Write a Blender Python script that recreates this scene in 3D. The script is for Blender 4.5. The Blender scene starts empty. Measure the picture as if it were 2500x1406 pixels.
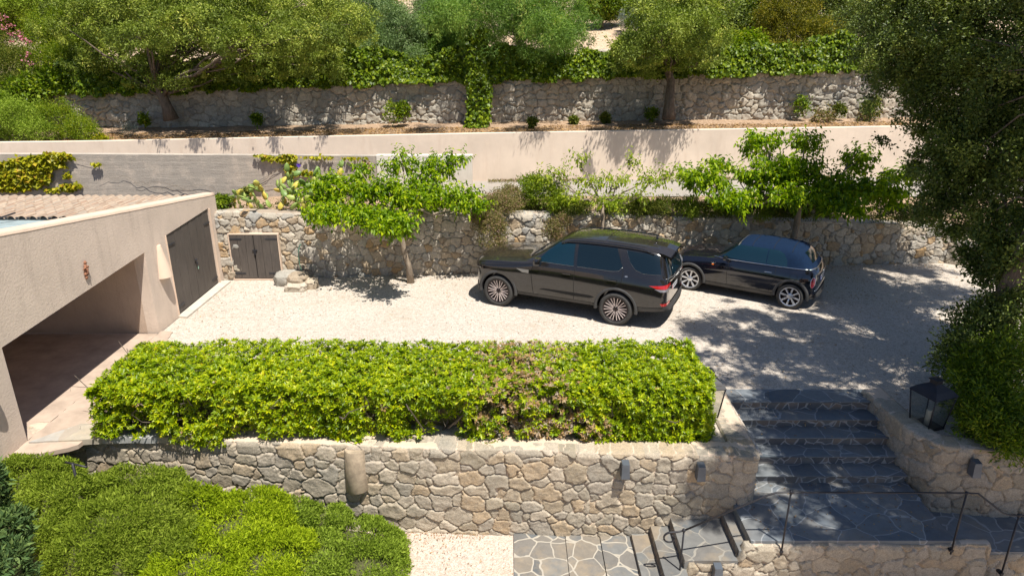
import bpy, bmesh, math, random
import numpy as np
from math import sin, cos, tan, atan, atan2, pi, radians, sqrt
from mathutils import Vector, Matrix, Euler
from mathutils.bvhtree import BVHTree

SC = bpy.context.scene
COL = SC.collection
# ---------------------------------------------------------------- camera
F_PX, PITCH, CAM_H = 1667.0, 0.344, 6.02
cam_d = bpy.data.cameras.new("camera")
cam_d.sensor_width = 36.0
cam_d.lens = 24.0
cam_d.clip_start = 0.1
cam_d.clip_end = 600.0
cam = bpy.data.objects.new("camera", cam_d)
COL.objects.link(cam)
cam.location = (0, 0, CAM_H)
cam.rotation_euler = (pi / 2 - PITCH, 0, 0)
SC.camera = cam
# ---------------------------------------------------------------- light
SUN = Vector((0.25, -0.36, 1.0)).normalized()
SUN_EL = math.asin(SUN.z)
SUN_ROT = atan2(SUN.x, SUN.y)
world = bpy.data.worlds.new("World")
SC.world = world
world.use_nodes = True
wn = world.node_tree
wn.nodes.clear()
w_out = wn.nodes.new("ShaderNodeOutputWorld")
w_bg = wn.nodes.new("ShaderNodeBackground")
w_sky = wn.nodes.new("ShaderNodeTexSky")
w_sky.sky_type = 'NISHITA'
w_sky.sun_disc = False
w_sky.sun_elevation = SUN_EL
w_sky.sun_rotation = SUN_ROT
w_sky.ozone_density = 6.0
w_bg.inputs['Strength'].default_value = 0.068
wn.links.new(w_sky.outputs[0], w_bg.inputs[0])
wn.links.new(w_bg.outputs[0], w_out.inputs[0])
sun_d = bpy.data.lights.new("sun", 'SUN')
sun_d.energy = 5.0
sun_d.angle = radians(0.55)
sun_d.color = (1.0, 0.95, 0.87)
sun_o = bpy.data.objects.new("sun", sun_d)
COL.objects.link(sun_o)
sun_o.location = (10, -14, 40)
sun_o.rotation_euler = SUN.to_track_quat('Z', 'Y').to_euler()
SC.view_settings.view_transform = 'Standard'
SC.view_settings.look = 'None'
SC.view_settings.exposure = 0.64
SC.view_settings.gamma = 1.0

# ---------------------------------------------------------------- helpers
def tag(o, label=None, cat=None, group=None, kind=None):
    if label: o['label'] = label
    if cat: o['category'] = cat
    if group: o['group'] = group
    if kind: o['kind'] = kind
    return o

def thing(name, label, cat, loc=(0, 0, 0), rz=0.0, group=None):
    o = bpy.data.objects.new(name, None)
    o.empty_display_size = 0.2
    COL.objects.link(o)
    o.location = loc
    o.rotation_euler = (0, 0, rz)
    return tag(o, label, cat, group)

def link_obj(name, me, parent=None, world=True):
    """world=True: mesh is given in world coordinates, so undo the parent's transform."""
    o = bpy.data.objects.new(name, me)
    COL.objects.link(o)
    if parent is not None:
        o.parent = parent
        if world:
            r = parent
            chain = Matrix.Identity(4)
            while r is not None:
                chain = (Matrix.LocRotScale(r.location, r.rotation_euler, r.scale)) @ chain
                if r.parent is not None:
                    chain = r.matrix_parent_inverse @ chain
                r = r.parent
            o.matrix_parent_inverse = chain.inverted()
    return o

def mesh_from(name, V, F, mats, smooth=False, mat_idx=None, attrs=None):
    me = bpy.data.meshes.new(name)
    V = np.asarray(V, dtype=np.float32).reshape(-1, 3)
    if isinstance(F, np.ndarray):
        k = F.shape[1]
        me.vertices.add(len(V)); me.vertices.foreach_set('co', V.ravel())
        me.loops.add(F.size); me.loops.foreach_set('vertex_index', F.astype(np.int32).ravel())
        me.polygons.add(len(F))
        me.polygons.foreach_set('loop_start', np.arange(0, F.size, k, dtype=np.int32))
        me.polygons.foreach_set('loop_total', np.full(len(F), k, dtype=np.int32))
        me.update(calc_edges=True)
    else:
        me.from_pydata(V.tolist(), [], F)
        me.update()
    if not isinstance(mats, (list, tuple)): mats = [mats]
    for m in mats: me.materials.append(m)
    if mat_idx is not None:
        me.polygons.foreach_set('material_index', np.asarray(mat_idx, dtype=np.int32))
    if smooth:
        me.polygons.foreach_set('use_smooth', np.ones(len(me.polygons), dtype=bool))
    if attrs:
        for an, (dom, arr) in attrs.items():
            a = me.attributes.new(an, 'FLOAT', dom)
            a.data.foreach_set('value', np.asarray(arr, dtype=np.float32))
    return me

class MB:
    """collects simple shaped pieces into one mesh"""
    def __init__(s): s.v = []; s.f = []; s.sm = []
    def add(s, V, F, smooth=False):
        n = len(s.v); s.v += [tuple(p) for p in V]
        for f in F: s.f.append(tuple(i + n for i in f)); s.sm.append(smooth)
        return s
    def box(s, c, d, rz=0, rx=0, ry=0, bev=0.0):
        x, y, z = d[0] / 2, d[1] / 2, d[2] / 2
        b = min(bev, x * .9, y * .9, z * .9)
        R = Euler((rx, ry, rz)).to_matrix()
        if b <= 0:
            P = [(-x, -y, -z), (x, -y, -z), (x, y, -z), (-x, y, -z), (-x, -y, z), (x, -y, z), (x, y, z), (-x, y, z)]
            Fs = [(0, 3, 2, 1), (4, 5, 6, 7), (0, 1, 5, 4), (1, 2, 6, 5), (2, 3, 7, 6), (3, 0, 4, 7)]
        else:
            bm = bmesh.new(); bmesh.ops.create_cube(bm, size=1)
            for v in bm.verts: v.co = Vector((v.co.x * d[0], v.co.y * d[1], v.co.z * d[2]))
            bmesh.ops.bevel(bm, geom=bm.edges[:], offset=b, segments=2, affect='EDGES', profile=.6)
            bm.verts.index_update()
            P = [tuple(v.co) for v in bm.verts]; Fs = [tuple(v.index for v in f.verts) for f in bm.faces]; bm.free()
        s.add([R @ Vector(p) + Vector(c) for p in P], Fs)
        return s
    def tube(s, pts, rad, n=8, cap=True):
        pts = [Vector(p) for p in pts]
        if not hasattr(rad, '__len__'): rad = [rad] * len(pts)
        base = len(s.v); ref = None
        for i, p in enumerate(pts):
            if i == 0: t = pts[1] - pts[0]
            elif i == len(pts) - 1: t = pts[-1] - pts[-2]
            else: t = (pts[i + 1] - pts[i - 1])
            t.normalize()
            if ref is None: ref = Vector((0, 0, 1)) if abs(t.z) < .9 else Vector((1, 0, 0))
            a = t.cross(ref).normalized(); b = t.cross(a).normalized(); ref = -b.cross(t).cross(t) if False else ref
            for k in range(n):
                an = 2 * pi * k / n
                s.v.append(tuple(p + a * (cos(an) * rad[i]) + b * (sin(an) * rad[i])))
        for i in range(len(pts) - 1):
            for k in range(n):
                k2 = (k + 1) % n
                s.f.append((base + i * n + k, base + i * n + k2, base + (i + 1) * n + k2, base + (i + 1) * n + k)); s.sm.append(True)
        if cap:
            s.f.append(tuple(base + k for k in range(n))[::-1]); s.sm.append(False)
            s.f.append(tuple(base + (len(pts) - 1) * n + k for k in range(n))); s.sm.append(False)
        return s
    def lathe(s, prof, c=(0, 0, 0), axis='Z', n=32, smooth=True, a0=0, a1=2 * pi):
        full = abs(a1 - a0 - 2 * pi) < 1e-6
        m = n if full else n + 1
        base = len(s.v)
        for (r, h) in prof:
            for k in range(m):
                a = a0 + (a1 - a0) * k / n
                if axis == 'Z': p = (c[0] + r * cos(a), c[1] + r * sin(a), c[2] + h)
                elif axis == 'Y': p = (c[0] + r * cos(a), c[1] + h, c[2] + r * sin(a))
                else: p = (c[0] + h, c[1] + r * cos(a), c[2] + r * sin(a))
                s.v.append(p)
        for i in range(len(prof) - 1):
            for k in range(n):
                k2 = (k + 1) % m
                s.f.append((base + i * m + k, base + i * m + k2, base + (i + 1) * m + k2, base + (i + 1) * m + k)); s.sm.append(smooth)
        return s
    def build(s, name, mat, parent=None, world=True, smooth=None):
        me = bpy.data.meshes.new(name); me.from_pydata(s.v, [], s.f); me.update()
        me.materials.append(mat)
        sm = s.sm if smooth is None else [smooth] * len(s.f)
        me.polygons.foreach_set('use_smooth', np.array(sm, dtype=bool))
        return link_obj(name, me, parent, world)

def W(px, py, d):
    """a point seen at picture position px,py, d metres along the view axis"""
    x = (px - 1250) / F_PX * d; u = (703 - py) / F_PX * d
    return np.array((x, d * cos(PITCH) + u * sin(PITCH), CAM_H - d * sin(PITCH) + u * cos(PITCH)))
def onz(px, py, z):
    a = atan((py - 703) / F_PX) + PITCH; Y = (CAM_H - z) / tan(a); d = Y * cos(PITCH) + (CAM_H - z) * sin(PITCH)
    return np.array(((px - 1250) / F_PX * d, Y, z))

# ---------------------------------------------------------------- noise (numpy)
def _h(ix, iy, s):
    n = (ix.astype(np.int64) * 374761393 + iy.astype(np.int64) * 668265263 + s * 974634777) & 0xffffffff
    n = ((n ^ (n >> 13)) * 1274126177) & 0xffffffff
    return ((n ^ (n >> 16)) & 0xffff) / 65535.0
def vn(x, y, s=0):
    ix = np.floor(x); iy = np.floor(y); fx = x - ix; fy = y - iy
    fx = fx * fx * (3 - 2 * fx); fy = fy * fy * (3 - 2 * fy)
    a = _h(ix, iy, s); b = _h(ix + 1, iy, s); c = _h(ix, iy + 1, s); d = _h(ix + 1, iy + 1, s)
    return (a * (1 - fx) + b * fx) * (1 - fy) + (c * (1 - fx) + d * fx) * fy
def fbm(x, y, s=0, o=4):
    t = 0; a = .5; k = 1.0
    for i in range(o): t = t + a * vn(x * k, y * k, s + i * 17); a *= .5; k *= 2.03
    return t

# ---------------------------------------------------------------- materials
def new_mat(name):
    m = bpy.data.materials.new(name); m.use_nodes = True
    nt = m.node_tree; nt.nodes.clear()
    o = nt.nodes.new('ShaderNodeOutputMaterial'); b = nt.nodes.new('ShaderNodeBsdfPrincipled')
    nt.links.new(b.outputs[0], o.inputs[0])
    return m, nt, b, o
def ramp(nt, fac, stops, interp='LINEAR'):
    r = nt.nodes.new('ShaderNodeValToRGB'); r.color_ramp.interpolation = interp
    e = r.color_ramp.elements
    while len(e) < len(stops): e.new(.5)
    for i, (p, c) in enumerate(stops):
        e[i].position = p; e[i].color = (*c, 1)
    nt.links.new(fac, r.inputs[0]); return r.outputs[0]
def coords(nt, scale=(1, 1, 1)):
    g = nt.nodes.new('ShaderNodeNewGeometry')
    m = nt.nodes.new('ShaderNodeMapping'); m.inputs['Scale'].default_value = scale
    nt.links.new(g.outputs['Position'], m.inputs[0]); return m.outputs[0]
def noise(nt, vec, scale, detail=4, rough=.6, dist=0):
    n = nt.nodes.new('ShaderNodeTexNoise'); n.inputs['Scale'].default_value = scale
    n.inputs['Detail'].default_value = detail; n.inputs['Roughness'].default_value = rough
    n.inputs['Distortion'].default_value = dist
    if vec is not None: nt.links.new(vec, n.inputs['Vector'])
    return n.outputs['Fac']
def vor(nt, vec, scale, feature='F1', rnd=1.0):
    n = nt.nodes.new('ShaderNodeTexVoronoi'); n.inputs['Scale'].default_value = scale; n.feature = feature
    n.inputs['Randomness'].default_value = rnd
    if vec is not None: nt.links.new(vec, n.inputs['Vector'])
    return n
def mix(nt, fac, a, b, mode='MIX'):
    m = nt.nodes.new('ShaderNodeMix'); m.data_type = 'RGBA'; m.blend_type = mode
    for s, v in ((m.inputs[0], fac), (m.inputs[6], a), (m.inputs[7], b)):
        if isinstance(v, (int, float)): s.default_value = v
        elif isinstance(v, tuple): s.default_value = (*v, 1)
        else: nt.links.new(v, s)
    return m.outputs[2]
def math_n(nt, op, a, b=0.0, clamp=False):
    m = nt.nodes.new('ShaderNodeMath'); m.operation = op; m.use_clamp = clamp
    for s, v in ((m.inputs[0], a), (m.inputs[1], b)):
        if isinstance(v, (int, float)): s.default_value = v
        else: nt.links.new(v, s)
    return m.outputs[0]
def bump(nt, b, h, strength, dist=0.02):
    n = nt.nodes.new('ShaderNodeBump'); n.inputs['Strength'].default_value = strength; n.inputs['Distance'].default_value = dist
    nt.links.new(h, n.inputs['Height']); nt.links.new(n.outputs[0], b.inputs['Normal'])
def attr(nt, name):
    a = nt.nodes.new('ShaderNodeAttribute'); a.attribute_name = name; return a.outputs['Fac']
def flat(name, c, rough=.6, metal=0, spec=None, coat=0, var=0.15, vs=6.0, bmp=0):
    m, nt, b, o = new_mat(name)
    v = coords(nt)
    n = noise(nt, v, vs, 5, .65)
    lo = tuple(max(0, k * (1 - var)) for k in c); hi = tuple(min(1, k * (1 + var)) for k in c)
    nt.links.new(ramp(nt, n, [(.3, lo), (.7, hi)]), b.inputs['Base Color'])
    b.inputs['Roughness'].default_value = rough; b.inputs['Metallic'].default_value = metal
    if spec is not None: b.inputs['Specular IOR Level'].default_value = spec
    if coat: b.inputs['Coat Weight'].default_value = coat; b.inputs['Coat Roughness'].default_value = .03
    if bmp: bump(nt, b, noise(nt, v, vs * 12, 4, .7), bmp, .01)
    return m
def leaf_mat(name, stops, rough=.42, trans=.32, spec=.5, yellow=1.25):
    m, nt, b, o = new_mat(name)
    a = attr(nt, 'rnd')
    col = ramp(nt, a, stops)
    nt.links.new(col, b.inputs['Base Color'])
    b.inputs['Roughness'].default_value = rough; b.inputs['Specular IOR Level'].default_value = spec
    t = nt.nodes.new('ShaderNodeBsdfTranslucent')
    tc = mix(nt, 1.0, col, (min(1, 1.35 * yellow / 1.25), 1.25, .35), 'MULTIPLY')
    nt.links.new(tc, t.inputs[0])
    ms = nt.nodes.new('ShaderNodeMixShader'); ms.inputs[0].default_value = trans
    nt.links.new(b.outputs[0], ms.inputs[1]); nt.links.new(t.outputs[0], ms.inputs[2])
    nt.links.new(ms.outputs[0], o.inputs[0])
    return m

def m_stucco(name, c, stain=(.45, .33, .24), bs=.35, scale=22):
    m, nt, b, o = new_mat(name); v = coords(nt)
    n1 = noise(nt, v, 1.1, 6, .65); n2 = noise(nt, v, scale, 4, .7); n3 = noise(nt, coords(nt, (3, 3, .5)), 1.6, 5, .7)
    base = ramp(nt, n1, [(.3, tuple(k * .88 for k in c)), (.7, tuple(min(1, k * 1.06) for k in c))])
    st = ramp(nt, n3, [(.52, (0, 0, 0)), (.8, (.6, .6, .6))])
    base = mix(nt, st, base, stain)
    sz_ = nt.nodes.new('ShaderNodeSeparateXYZ'); nt.links.new(v, sz_.inputs[0])
    splash = math_n(nt, 'MULTIPLY', ramp(nt, math_n(nt, 'ADD', sz_.outputs[2], math_n(nt, 'MULTIPLY', n1, .5)), [(.25, (1, 1, 1)), (.55, (0, 0, 0))]), .45)
    base = mix(nt, splash, base, tuple(k * .62 for k in c))
    nt.links.new(base, b.inputs['Base Color']); b.inputs['Roughness'].default_value = .9
    bump(nt, b, n2, bs, .03); return m

def m_stonewall(name, tones, mortar, bs=.5, dark_joint=.35):
    """per-stone colour comes from the 'cell' attribute, joints from 'edge' (0 joint .. 1 stone)"""
    m, nt, b, o = new_mat(name); v = coords(nt)
    cell = attr(nt, 'cell'); ed = attr(nt, 'edge')
    st = ramp(nt, cell, [(i / (len(tones) - 1), t) for i, t in enumerate(tones)])
    n1 = noise(nt, v, 13, 7, .8); n2 = noise(nt, v, 55, 4, .75); n3 = noise(nt, v, 2.6, 5, .7)
    st = mix(nt, ramp(nt, n1, [(.42, (0, 0, 0)), (.66, (.85, .85, .85))]), st, mix(nt, .65, st, (.24, .22, .185)))
    st = mix(nt, ramp(nt, n3, [(.5, (0, 0, 0)), (.8, (.5, .5, .5))]), st, (.60, .50, .37))
    st = mix(nt, .75, st, ramp(nt, n2, [(.32, (.45, .44, .42)), (.62, (1.0, 1.0, 1.0))]), 'MULTIPLY')
    mo = mix(nt, ramp(nt, n1, [(.3, (0, 0, 0)), (.8, (1, 1, 1))]), mortar, tuple(k * .75 for k in mortar))
    f = ramp(nt, math_n(nt, 'ADD', ed, math_n(nt, 'MULTIPLY', math_n(nt, 'SUBTRACT', n1, .5), .5)), [(.18, (0, 0, 0)), (.42, (1, 1, 1))])
    col = mix(nt, f, mo, st)
    nt.links.new(col, b.inputs['Base Color']); b.inputs['Roughness'].default_value = .93
    h = math_n(nt, 'ADD', math_n(nt, 'MULTIPLY', n1, .7), math_n(nt, 'MULTIPLY', n2, .3))
    bump(nt, b, h, bs, .035); return m

def m_paving(name, tones, joint, scale=2.6, jw=.035, rough=.6, wear=(.42, .30, .16), wear_amt=.3):
    m, nt, b, o = new_mat(name)
    v = coords(nt)
    d = nt.nodes.new('ShaderNodeTexNoise'); d.inputs['Scale'].default_value = 2.2; d.inputs['Detail'].default_value = 2
    nt.links.new(v, d.inputs['Vector'])
    vm = nt.nodes.new('ShaderNodeVectorMath'); vm.operation = 'SCALE'; vm.inputs['Scale'].default_value = .22
    nt.links.new(d.outputs['Color'], vm.inputs[0])
    va = nt.nodes.new('ShaderNodeVectorMath'); va.operation = 'ADD'
    nt.links.new(v, va.inputs[0]); nt.links.new(vm.outputs[0], va.inputs[1])
    e = vor(nt, va.outputs[0], scale, 'DISTANCE_TO_EDGE'); c = vor(nt, va.outputs[0], scale, 'F1')
    sep = nt.nodes.new('ShaderNodeSeparateColor'); nt.links.new(c.outputs['Color'], sep.inputs[0])
    st = ramp(nt, sep.outputs[0], [(i / (len(tones) - 1), t) for i, t in enumerate(tones)])
    n1 = noise(nt, v, 7, 6, .7); n2 = noise(nt, v, 60, 3, .6); n3 = noise(nt, v, 1.7, 5, .65)
    st = mix(nt, .6, st, ramp(nt, n1, [(.3, (.55, .55, .57)), (.7, (1, 1, 1))]), 'MULTIPLY')
    st = mix(nt, ramp(nt, n3, [(.5, (0, 0, 0)), (.75, (wear_amt,) * 3)]), st, wear)
    jn = math_n(nt, 'MULTIPLY', math_n(nt, 'ADD', noise(nt, v, 6, 3), .35), jw)
    f = math_n(nt, 'LESS_THAN', e.outputs['Distance'], jn)
    col = mix(nt, f, st, mix(nt, n1, joint, tuple(k * .7 for k in joint)))
    nt.links.new(col, b.inputs['Base Color']); b.inputs['Roughness'].default_value = rough
    h = math_n(nt, 'SUBTRACT', math_n(nt, 'MULTIPLY', n1, .4), math_n(nt, 'MULTIPLY', f, .5))
    bump(nt, b, h, .5, .012); return m

def m_gravel(name, tones, dirt, fine=70, litter=.25):
    m, nt, b, o = new_mat(name); v = coords(nt)
    c = vor(nt, v, fine); sep = nt.nodes.new('ShaderNodeSeparateColor'); nt.links.new(c.outputs['Color'], sep.inputs[0])
    st = ramp(nt, sep.outputs[0], [(i / (len(tones) - 1), t) for i, t in enumerate(tones)])
    c2 = vor(nt, v, fine * .37); s2 = nt.nodes.new('ShaderNodeSeparateColor'); nt.links.new(c2.outputs['Color'], s2.inputs[0])
    st = mix(nt, .55, st, ramp(nt, s2.outputs[1], [(0, (.68, .65, .62)), (.35, (.92, .9, .88)), (1, (1, 1, 1))]), 'MULTIPLY')
    n1 = noise(nt, v, .55, 6, .7); n2 = noise(nt, v, 5, 5, .75)
    f = math_n(nt, 'MULTIPLY', ramp(nt, n1, [(.42, (0, 0, 0)), (.68, (1, 1, 1))]), ramp(nt, n2, [(.4, (0, 0, 0)), (.7, (1, 1, 1))]))
    col = mix(nt, math_n(nt, 'MULTIPLY', f, litter), st, dirt)
    nt.links.new(col, b.inputs['Base Color']); b.inputs['Roughness'].default_value = .95
    h = math_n(nt, 'ADD', math_n(nt, 'MULTIPLY', c.outputs['Distance'], -.6), n2)
    bump(nt, b, h, .55, .02); return m

M = {}
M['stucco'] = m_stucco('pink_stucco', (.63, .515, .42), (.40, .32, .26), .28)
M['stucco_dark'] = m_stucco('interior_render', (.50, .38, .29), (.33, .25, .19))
M['beige'] = m_stucco('beige_render', (.72, .59, .47), (.58, .44, .33), .12, 30)
M['white_render'] = m_stucco('white_render', (.74, .68, .60), (.5, .44, .37), .2)
M['front_stone'] = m_stonewall('front_wall_stone', [(.46, .385, .275), (.40, .355, .28), (.54, .45, .33), (.36, .325, .265), (.58, .49, .37), (.43, .375, .30), (.50, .405, .28), (.52, .385, .24), (.33, .29, .215)], (.62, .49, .37))
M['yard_stone'] = m_stonewall('yard_wall_stone', [(.54, .47, .36), (.42, .40, .35), (.62, .54, .43), (.38, .37, .34), (.66, .58, .47), (.49, .43, .34), (.58, .49, .37), (.55, .43, .29), (.52, .33, .15), (.35, .32, .27)], (.36, .29, .22))
M['upper_stone'] = m_stonewall('upper_wall_stone', [(.54, .47, .36), (.43, .40, .34), (.62, .54, .42), (.38, .36, .31), (.66, .58, .46), (.48, .42, .33), (.34, .31, .26)], (.34, .28, .20))
M['slate_riser'] = m_paving('slate_riser_stones', [(.10, .12, .135), (.16, .17, .17), (.085, .10, .115), (.24, .20, .16), (.14, .155, .17)], (.36, .365, .36), 5.0, .055, .7, (.26, .2, .14), .4)
M['slate_tread'] = m_paving('slate_side_treads', [(.15, .155, .15), (.20, .195, .18), (.125, .135, .14), (.24, .205, .16)], (.30, .28, .24), 1.9, .020, .6, (.36, .27, .16), .6)
M['slate'] = m_paving('slate_paving', [(.12, .145, .16), (.19, .21, .225), (.10, .12, .14), (.21, .21, .20), (.15, .175, .19)], (.32, .335, .34), 2.1, .020, .6, (.24, .20, .15), .4)
M['slate_light'] = m_paving('slate_paving_worn', [(.14, .145, .145), (.19, .19, .18), (.115, .125, .13), (.23, .20, .16), (.16, .16, .155)], (.44, .40, .33), 3.0, .036, .6, (.42, .31, .18), .55)
M['flag'] = m_paving('pale_flagstone', [(.42, .42, .40), (.50, .47, .40), (.38, .37, .35), (.52, .42, .26)], (.42, .36, .29), 1.5, .03, .6)
M['gravel'] = m_gravel('yard_gravel', [(.30, .27, .235), (.48, .425, .36), (.55, .49, .42), (.42, .37, .31), (.62, .56, .49)], (.32, .25, .17), 50, .7)
M['gravel_low'] = m_gravel('path_gravel', [(.36, .30, .24), (.52, .44, .375), (.58, .495, .43), (.45, .345, .26)], (.36, .22, .11), 55, .5)
M['soil'] = m_gravel('dry_soil', [(.20, .13, .08), (.36, .24, .15), (.46, .33, .22), (.28, .19, .12)], (.16, .11, .06), 30, .6)
M['road'] = m_gravel('road_surface', [(.25, .23, .20), (.33, .30, .265), (.37, .34, .30), (.30, .27, .235)], (.36, .27, .19), 60, .5)
M['concrete'] = flat('garage_floor', (.40, .31, .24), .8, var=.22, vs=2.5, bmp=.2)
M['iron'] = flat('black_iron', (.018, .018, .022), .5, spec=.4, var=.2)
M['door'] = None
# ================================================================ SETTING
def grid_mesh(xs, ys, zf):
    X, Y = np.meshgrid(xs, ys); Z = zf(X, Y)
    V = np.stack([X, Y, Z], -1).reshape(-1, 3)
    nx, ny = len(xs), len(ys)
    i = np.arange((ny - 1) * (nx - 1)); r = i // (nx - 1); c = i % (nx - 1); a = r * nx + c
    return V, np.stack([a, a + 1, a + nx + 1, a + nx], 1)
def sheet(name, parts, mat, kind='structure'):
    Vs = []; Fs = []; n = 0
    for xs, ys, zf in parts:
        v, f = grid_mesh(xs, ys, zf); Vs.append(v); Fs.append(f + n); n += len(v)
    o = link_obj(name, mesh_from(name, np.concatenate(Vs), np.concatenate(Fs), mat, True))
    return tag(o, kind=kind)
L = np.linspace
und = lambda X, Y: .018 * (fbm(X * .9, Y * .9, 3) - .5) + .006 * (vn(X * 6, Y * 6, 5) - .5)
# yard wall line  (kinked: it leans away to the right)
def yard_wall_y(x): return np.interp(x, [-7.8, -2, 4, 9, 12.6], [17.45, 17.95, 18.42, 18.8, 19.0])
def yard_wall_top(x): return np.interp(x, [-7.8, -1, 3.5, 8, 12.6], [1.86, 1.70, 1.56, 1.30, 1.12])
def front_wall_y(x): return np.interp(x, [-12, -6, -1.65, 3.85], [9.85, 9.6, 9.29, 9.0])
# ground far and wide, below everything
tag(link_obj('ground', mesh_from('ground', *grid_mesh(L(-260, 260, 27), L(-200, 26, 24), lambda X, Y: X * 0 - 1.75), M['gravel_low'])), kind='structure')
sheet('gravel_path', [(L(-9.5, 2.6, 90), L(5.0, 9.4, 40), lambda X, Y: -1.57 + .03 * (fbm(X * 1.3, Y * 1.3, 9) - .5))], M['gravel_low'])
def bed_edge(X, Y): return Y
V1, F1 = grid_mesh(L(-7.76, 3.9, 100), L(0, 1, 16), lambda X, T: X * 0)
fy = front_wall_y(V1[:, 0]) + .12; V1[:, 1] = fy + (11.2 - fy) * V1[:, 1]; V1[:, 2] = und(V1[:, 0], V1[:, 1])
V2, F2 = grid_mesh(L(-7.76, 24, 220), L(11.2, 18.2, 80), lambda X, Y: und(X, Y))
V2b, F2b = grid_mesh(L(-7.76, 24, 160), L(18.2, 20.2, 20), lambda X, Y: und(X, Y) - 0.0)
V3, F3 = grid_mesh(L(6.62, 24, 120), L(9.3, 11.2, 24), lambda X, Y: und(X, Y))
Vg = np.concatenate([V1, V2, V2b, V3])
Fg = np.concatenate([F1, F2 + len(V1), F2b + len(V1) + len(V2), F3 + len(V1) + len(V2) + len(V2b)])
tag(link_obj('gravel_yard', mesh_from('gravel_yard', Vg, Fg, M['gravel'], True)), kind='structure')
# planted bed, road, upper strip, hillside
Vb, Fb = grid_mesh(L(-8.2, 24, 160), L(0, 1, 14), lambda X, T: X * 0)
y0 = yard_wall_y(Vb[:, 0]) + .25; z0 = yard_wall_top(Vb[:, 0]) - .05; T = Vb[:, 1].copy()
Vb[:, 1] = y0 + (20.6 - y0) * T; Vb[:, 2] = z0 + (1.62 - z0) * T + .08 * (fbm(Vb[:, 0] * 2, Vb[:, 1] * 2, 31) - .5)
tag(link_obj('planting_bed', mesh_from('planting_bed', Vb, Fb, M['soil'], True)), kind='structure')
sheet('road', [(L(-30, 60, 120), L(20.55, 24.6, 16), lambda X, Y: 1.625 + .02 * (fbm(X, Y, 4) - .5))], M['road'])
def beige_y(x): return np.interp(x, [-30, -14, -1, 13, 30], [22.3, 22.7, 23.0, 23.75, 24.8])
def beige_top(x): return np.interp(x, [-30, -14, -1, 13, 30], [2.85, 3.0, 3.22, 3.36, 3.6])
Vs, Fs = grid_mesh(L(-30, 40, 220), L(0, 1, 16), lambda X, T: X * 0)
y0 = beige_y(Vs[:, 0]) + .1; T = Vs[:, 1].copy(); zt = beige_top(Vs[:, 0])
Vs[:, 1] = y0 + (26.4 - y0) * T
Vs[:, 2] = zt - .12 + .22 * T ** 1.5 + .14 * (fbm(Vs[:, 0] * 1.4, Vs[:, 1] * 1.4, 12) - .5) * np.minimum(1, T * 6)
tag(link_obj('soil_strip', mesh_from('soil_strip', Vs, Fs, M['soil'], True)), kind='structure')
def hill_z(X, Y):
    base = np.interp(X, [-30, -17, -10, -4, 4, 10, 30], [4.2, 4.3, 4.5, 4.7, 4.9, 5.1, 5.4]) - .05
    t = Y - 26.3
    z = base + np.interp(t, [0, 2.2, 4, 9, 20, 45, 90, 175], [0, .35, 1.1, 2.2, 5.0, 13, 22, 30])
    return z + .35 * (fbm(X * .5, Y * .5, 22) - .5)
M['sand'] = m_gravel('hill_soil', [(.38, .27, .18), (.52, .38, .26), (.60, .46, .33), (.45, .33, .22)], (.30, .24, .12), 18, .6)
sheet('hillside', [(L(-70, 70, 140), L(26.3, 60, 70), hill_z), (L(-260, 260, 60), L(60, 200, 30), hill_z)], M['sand'])

# ---------------------------------------------------------------- rubble stone walls
def stone_field(S, Z, cell, seed, warp=.05, zs=1.2):
    """weighted voronoi of stones over wall coordinates; returns edge distance and stone number"""
    rng = np.random.default_rng(seed)
    cw, ch = cell
    Sw = S + warp * (vn(S * 6, Z * 6, seed) - .5) * 2 + warp * .45 * (vn(S * 15, Z * 15, seed + 5) - .5) * 2 + warp * .22 * (vn(S * 34, Z * 34, seed + 15) - .5) * 2
    Zw = Z + warp * (vn(S * 6, Z * 6, seed + 9) - .5) * 2 + warp * .45 * (vn(S * 15, Z * 15, seed + 3) - .5) * 2 + warp * .22 * (vn(S * 34, Z * 34, seed + 13) - .5) * 2
    smin, smax, zmin, zmax = S.min() - cw, S.max() + cw, Z.min() - ch, Z.max() + ch
    seeds = []
    z = zmin
    while z < zmax:
        s = smin + rng.random() * cw
        while s < smax:
            w = cw * rng.uniform(.45, 1.45)
            big = rng.random()
            wt = 0
            if big > .86: wt = ch * .35; w *= 1.35
            elif big < .26: wt = -ch * rng.uniform(.1, .3); w *= .55
            seeds.append((s + w / 2, z + ch * rng.uniform(-.30, .30), wt)); s += w
        z += ch
    seeds = np.array(seeds)
    sf = S.ravel(); swf = Sw.ravel(); zwf = Zw.ravel()
    ed = np.zeros(len(sf)); ci = np.zeros(len(sf), dtype=int)
    order = np.argsort(sf); step = cw * 3
    srt = sf[order]
    a = 0
    while a < len(order):
        b = np.searchsorted(srt, srt[a] + step, side='right')
        b = min(b, a + 40000)
        idx = order[a:b]
        m = np.where((seeds[:, 0] > srt[a] - cw * 3) & (seeds[:, 0] < srt[b - 1] + cw * 3))[0]
        d = (np.abs(swf[idx, None] - seeds[m, 0]) ** 2.7 + np.abs((zwf[idx, None] - seeds[m, 1]) * zs) ** 2.7) ** (1 / 2.7) - seeds[m, 2]
        j = np.argpartition(d, 1, axis=1)[:, :2]
        dd = np.take_along_axis(d, j, 1)
        o = np.argsort(dd, axis=1); dd = np.take_along_axis(dd, o, 1); j = np.take_along_axis(j, o, 1)
        ed[idx] = dd[:, 1] - dd[:, 0]; ci[idx] = m[j[:, 0]]
        a = b
    return ed.reshape(S.shape), ci.reshape(S.shape), len(seeds)

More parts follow.
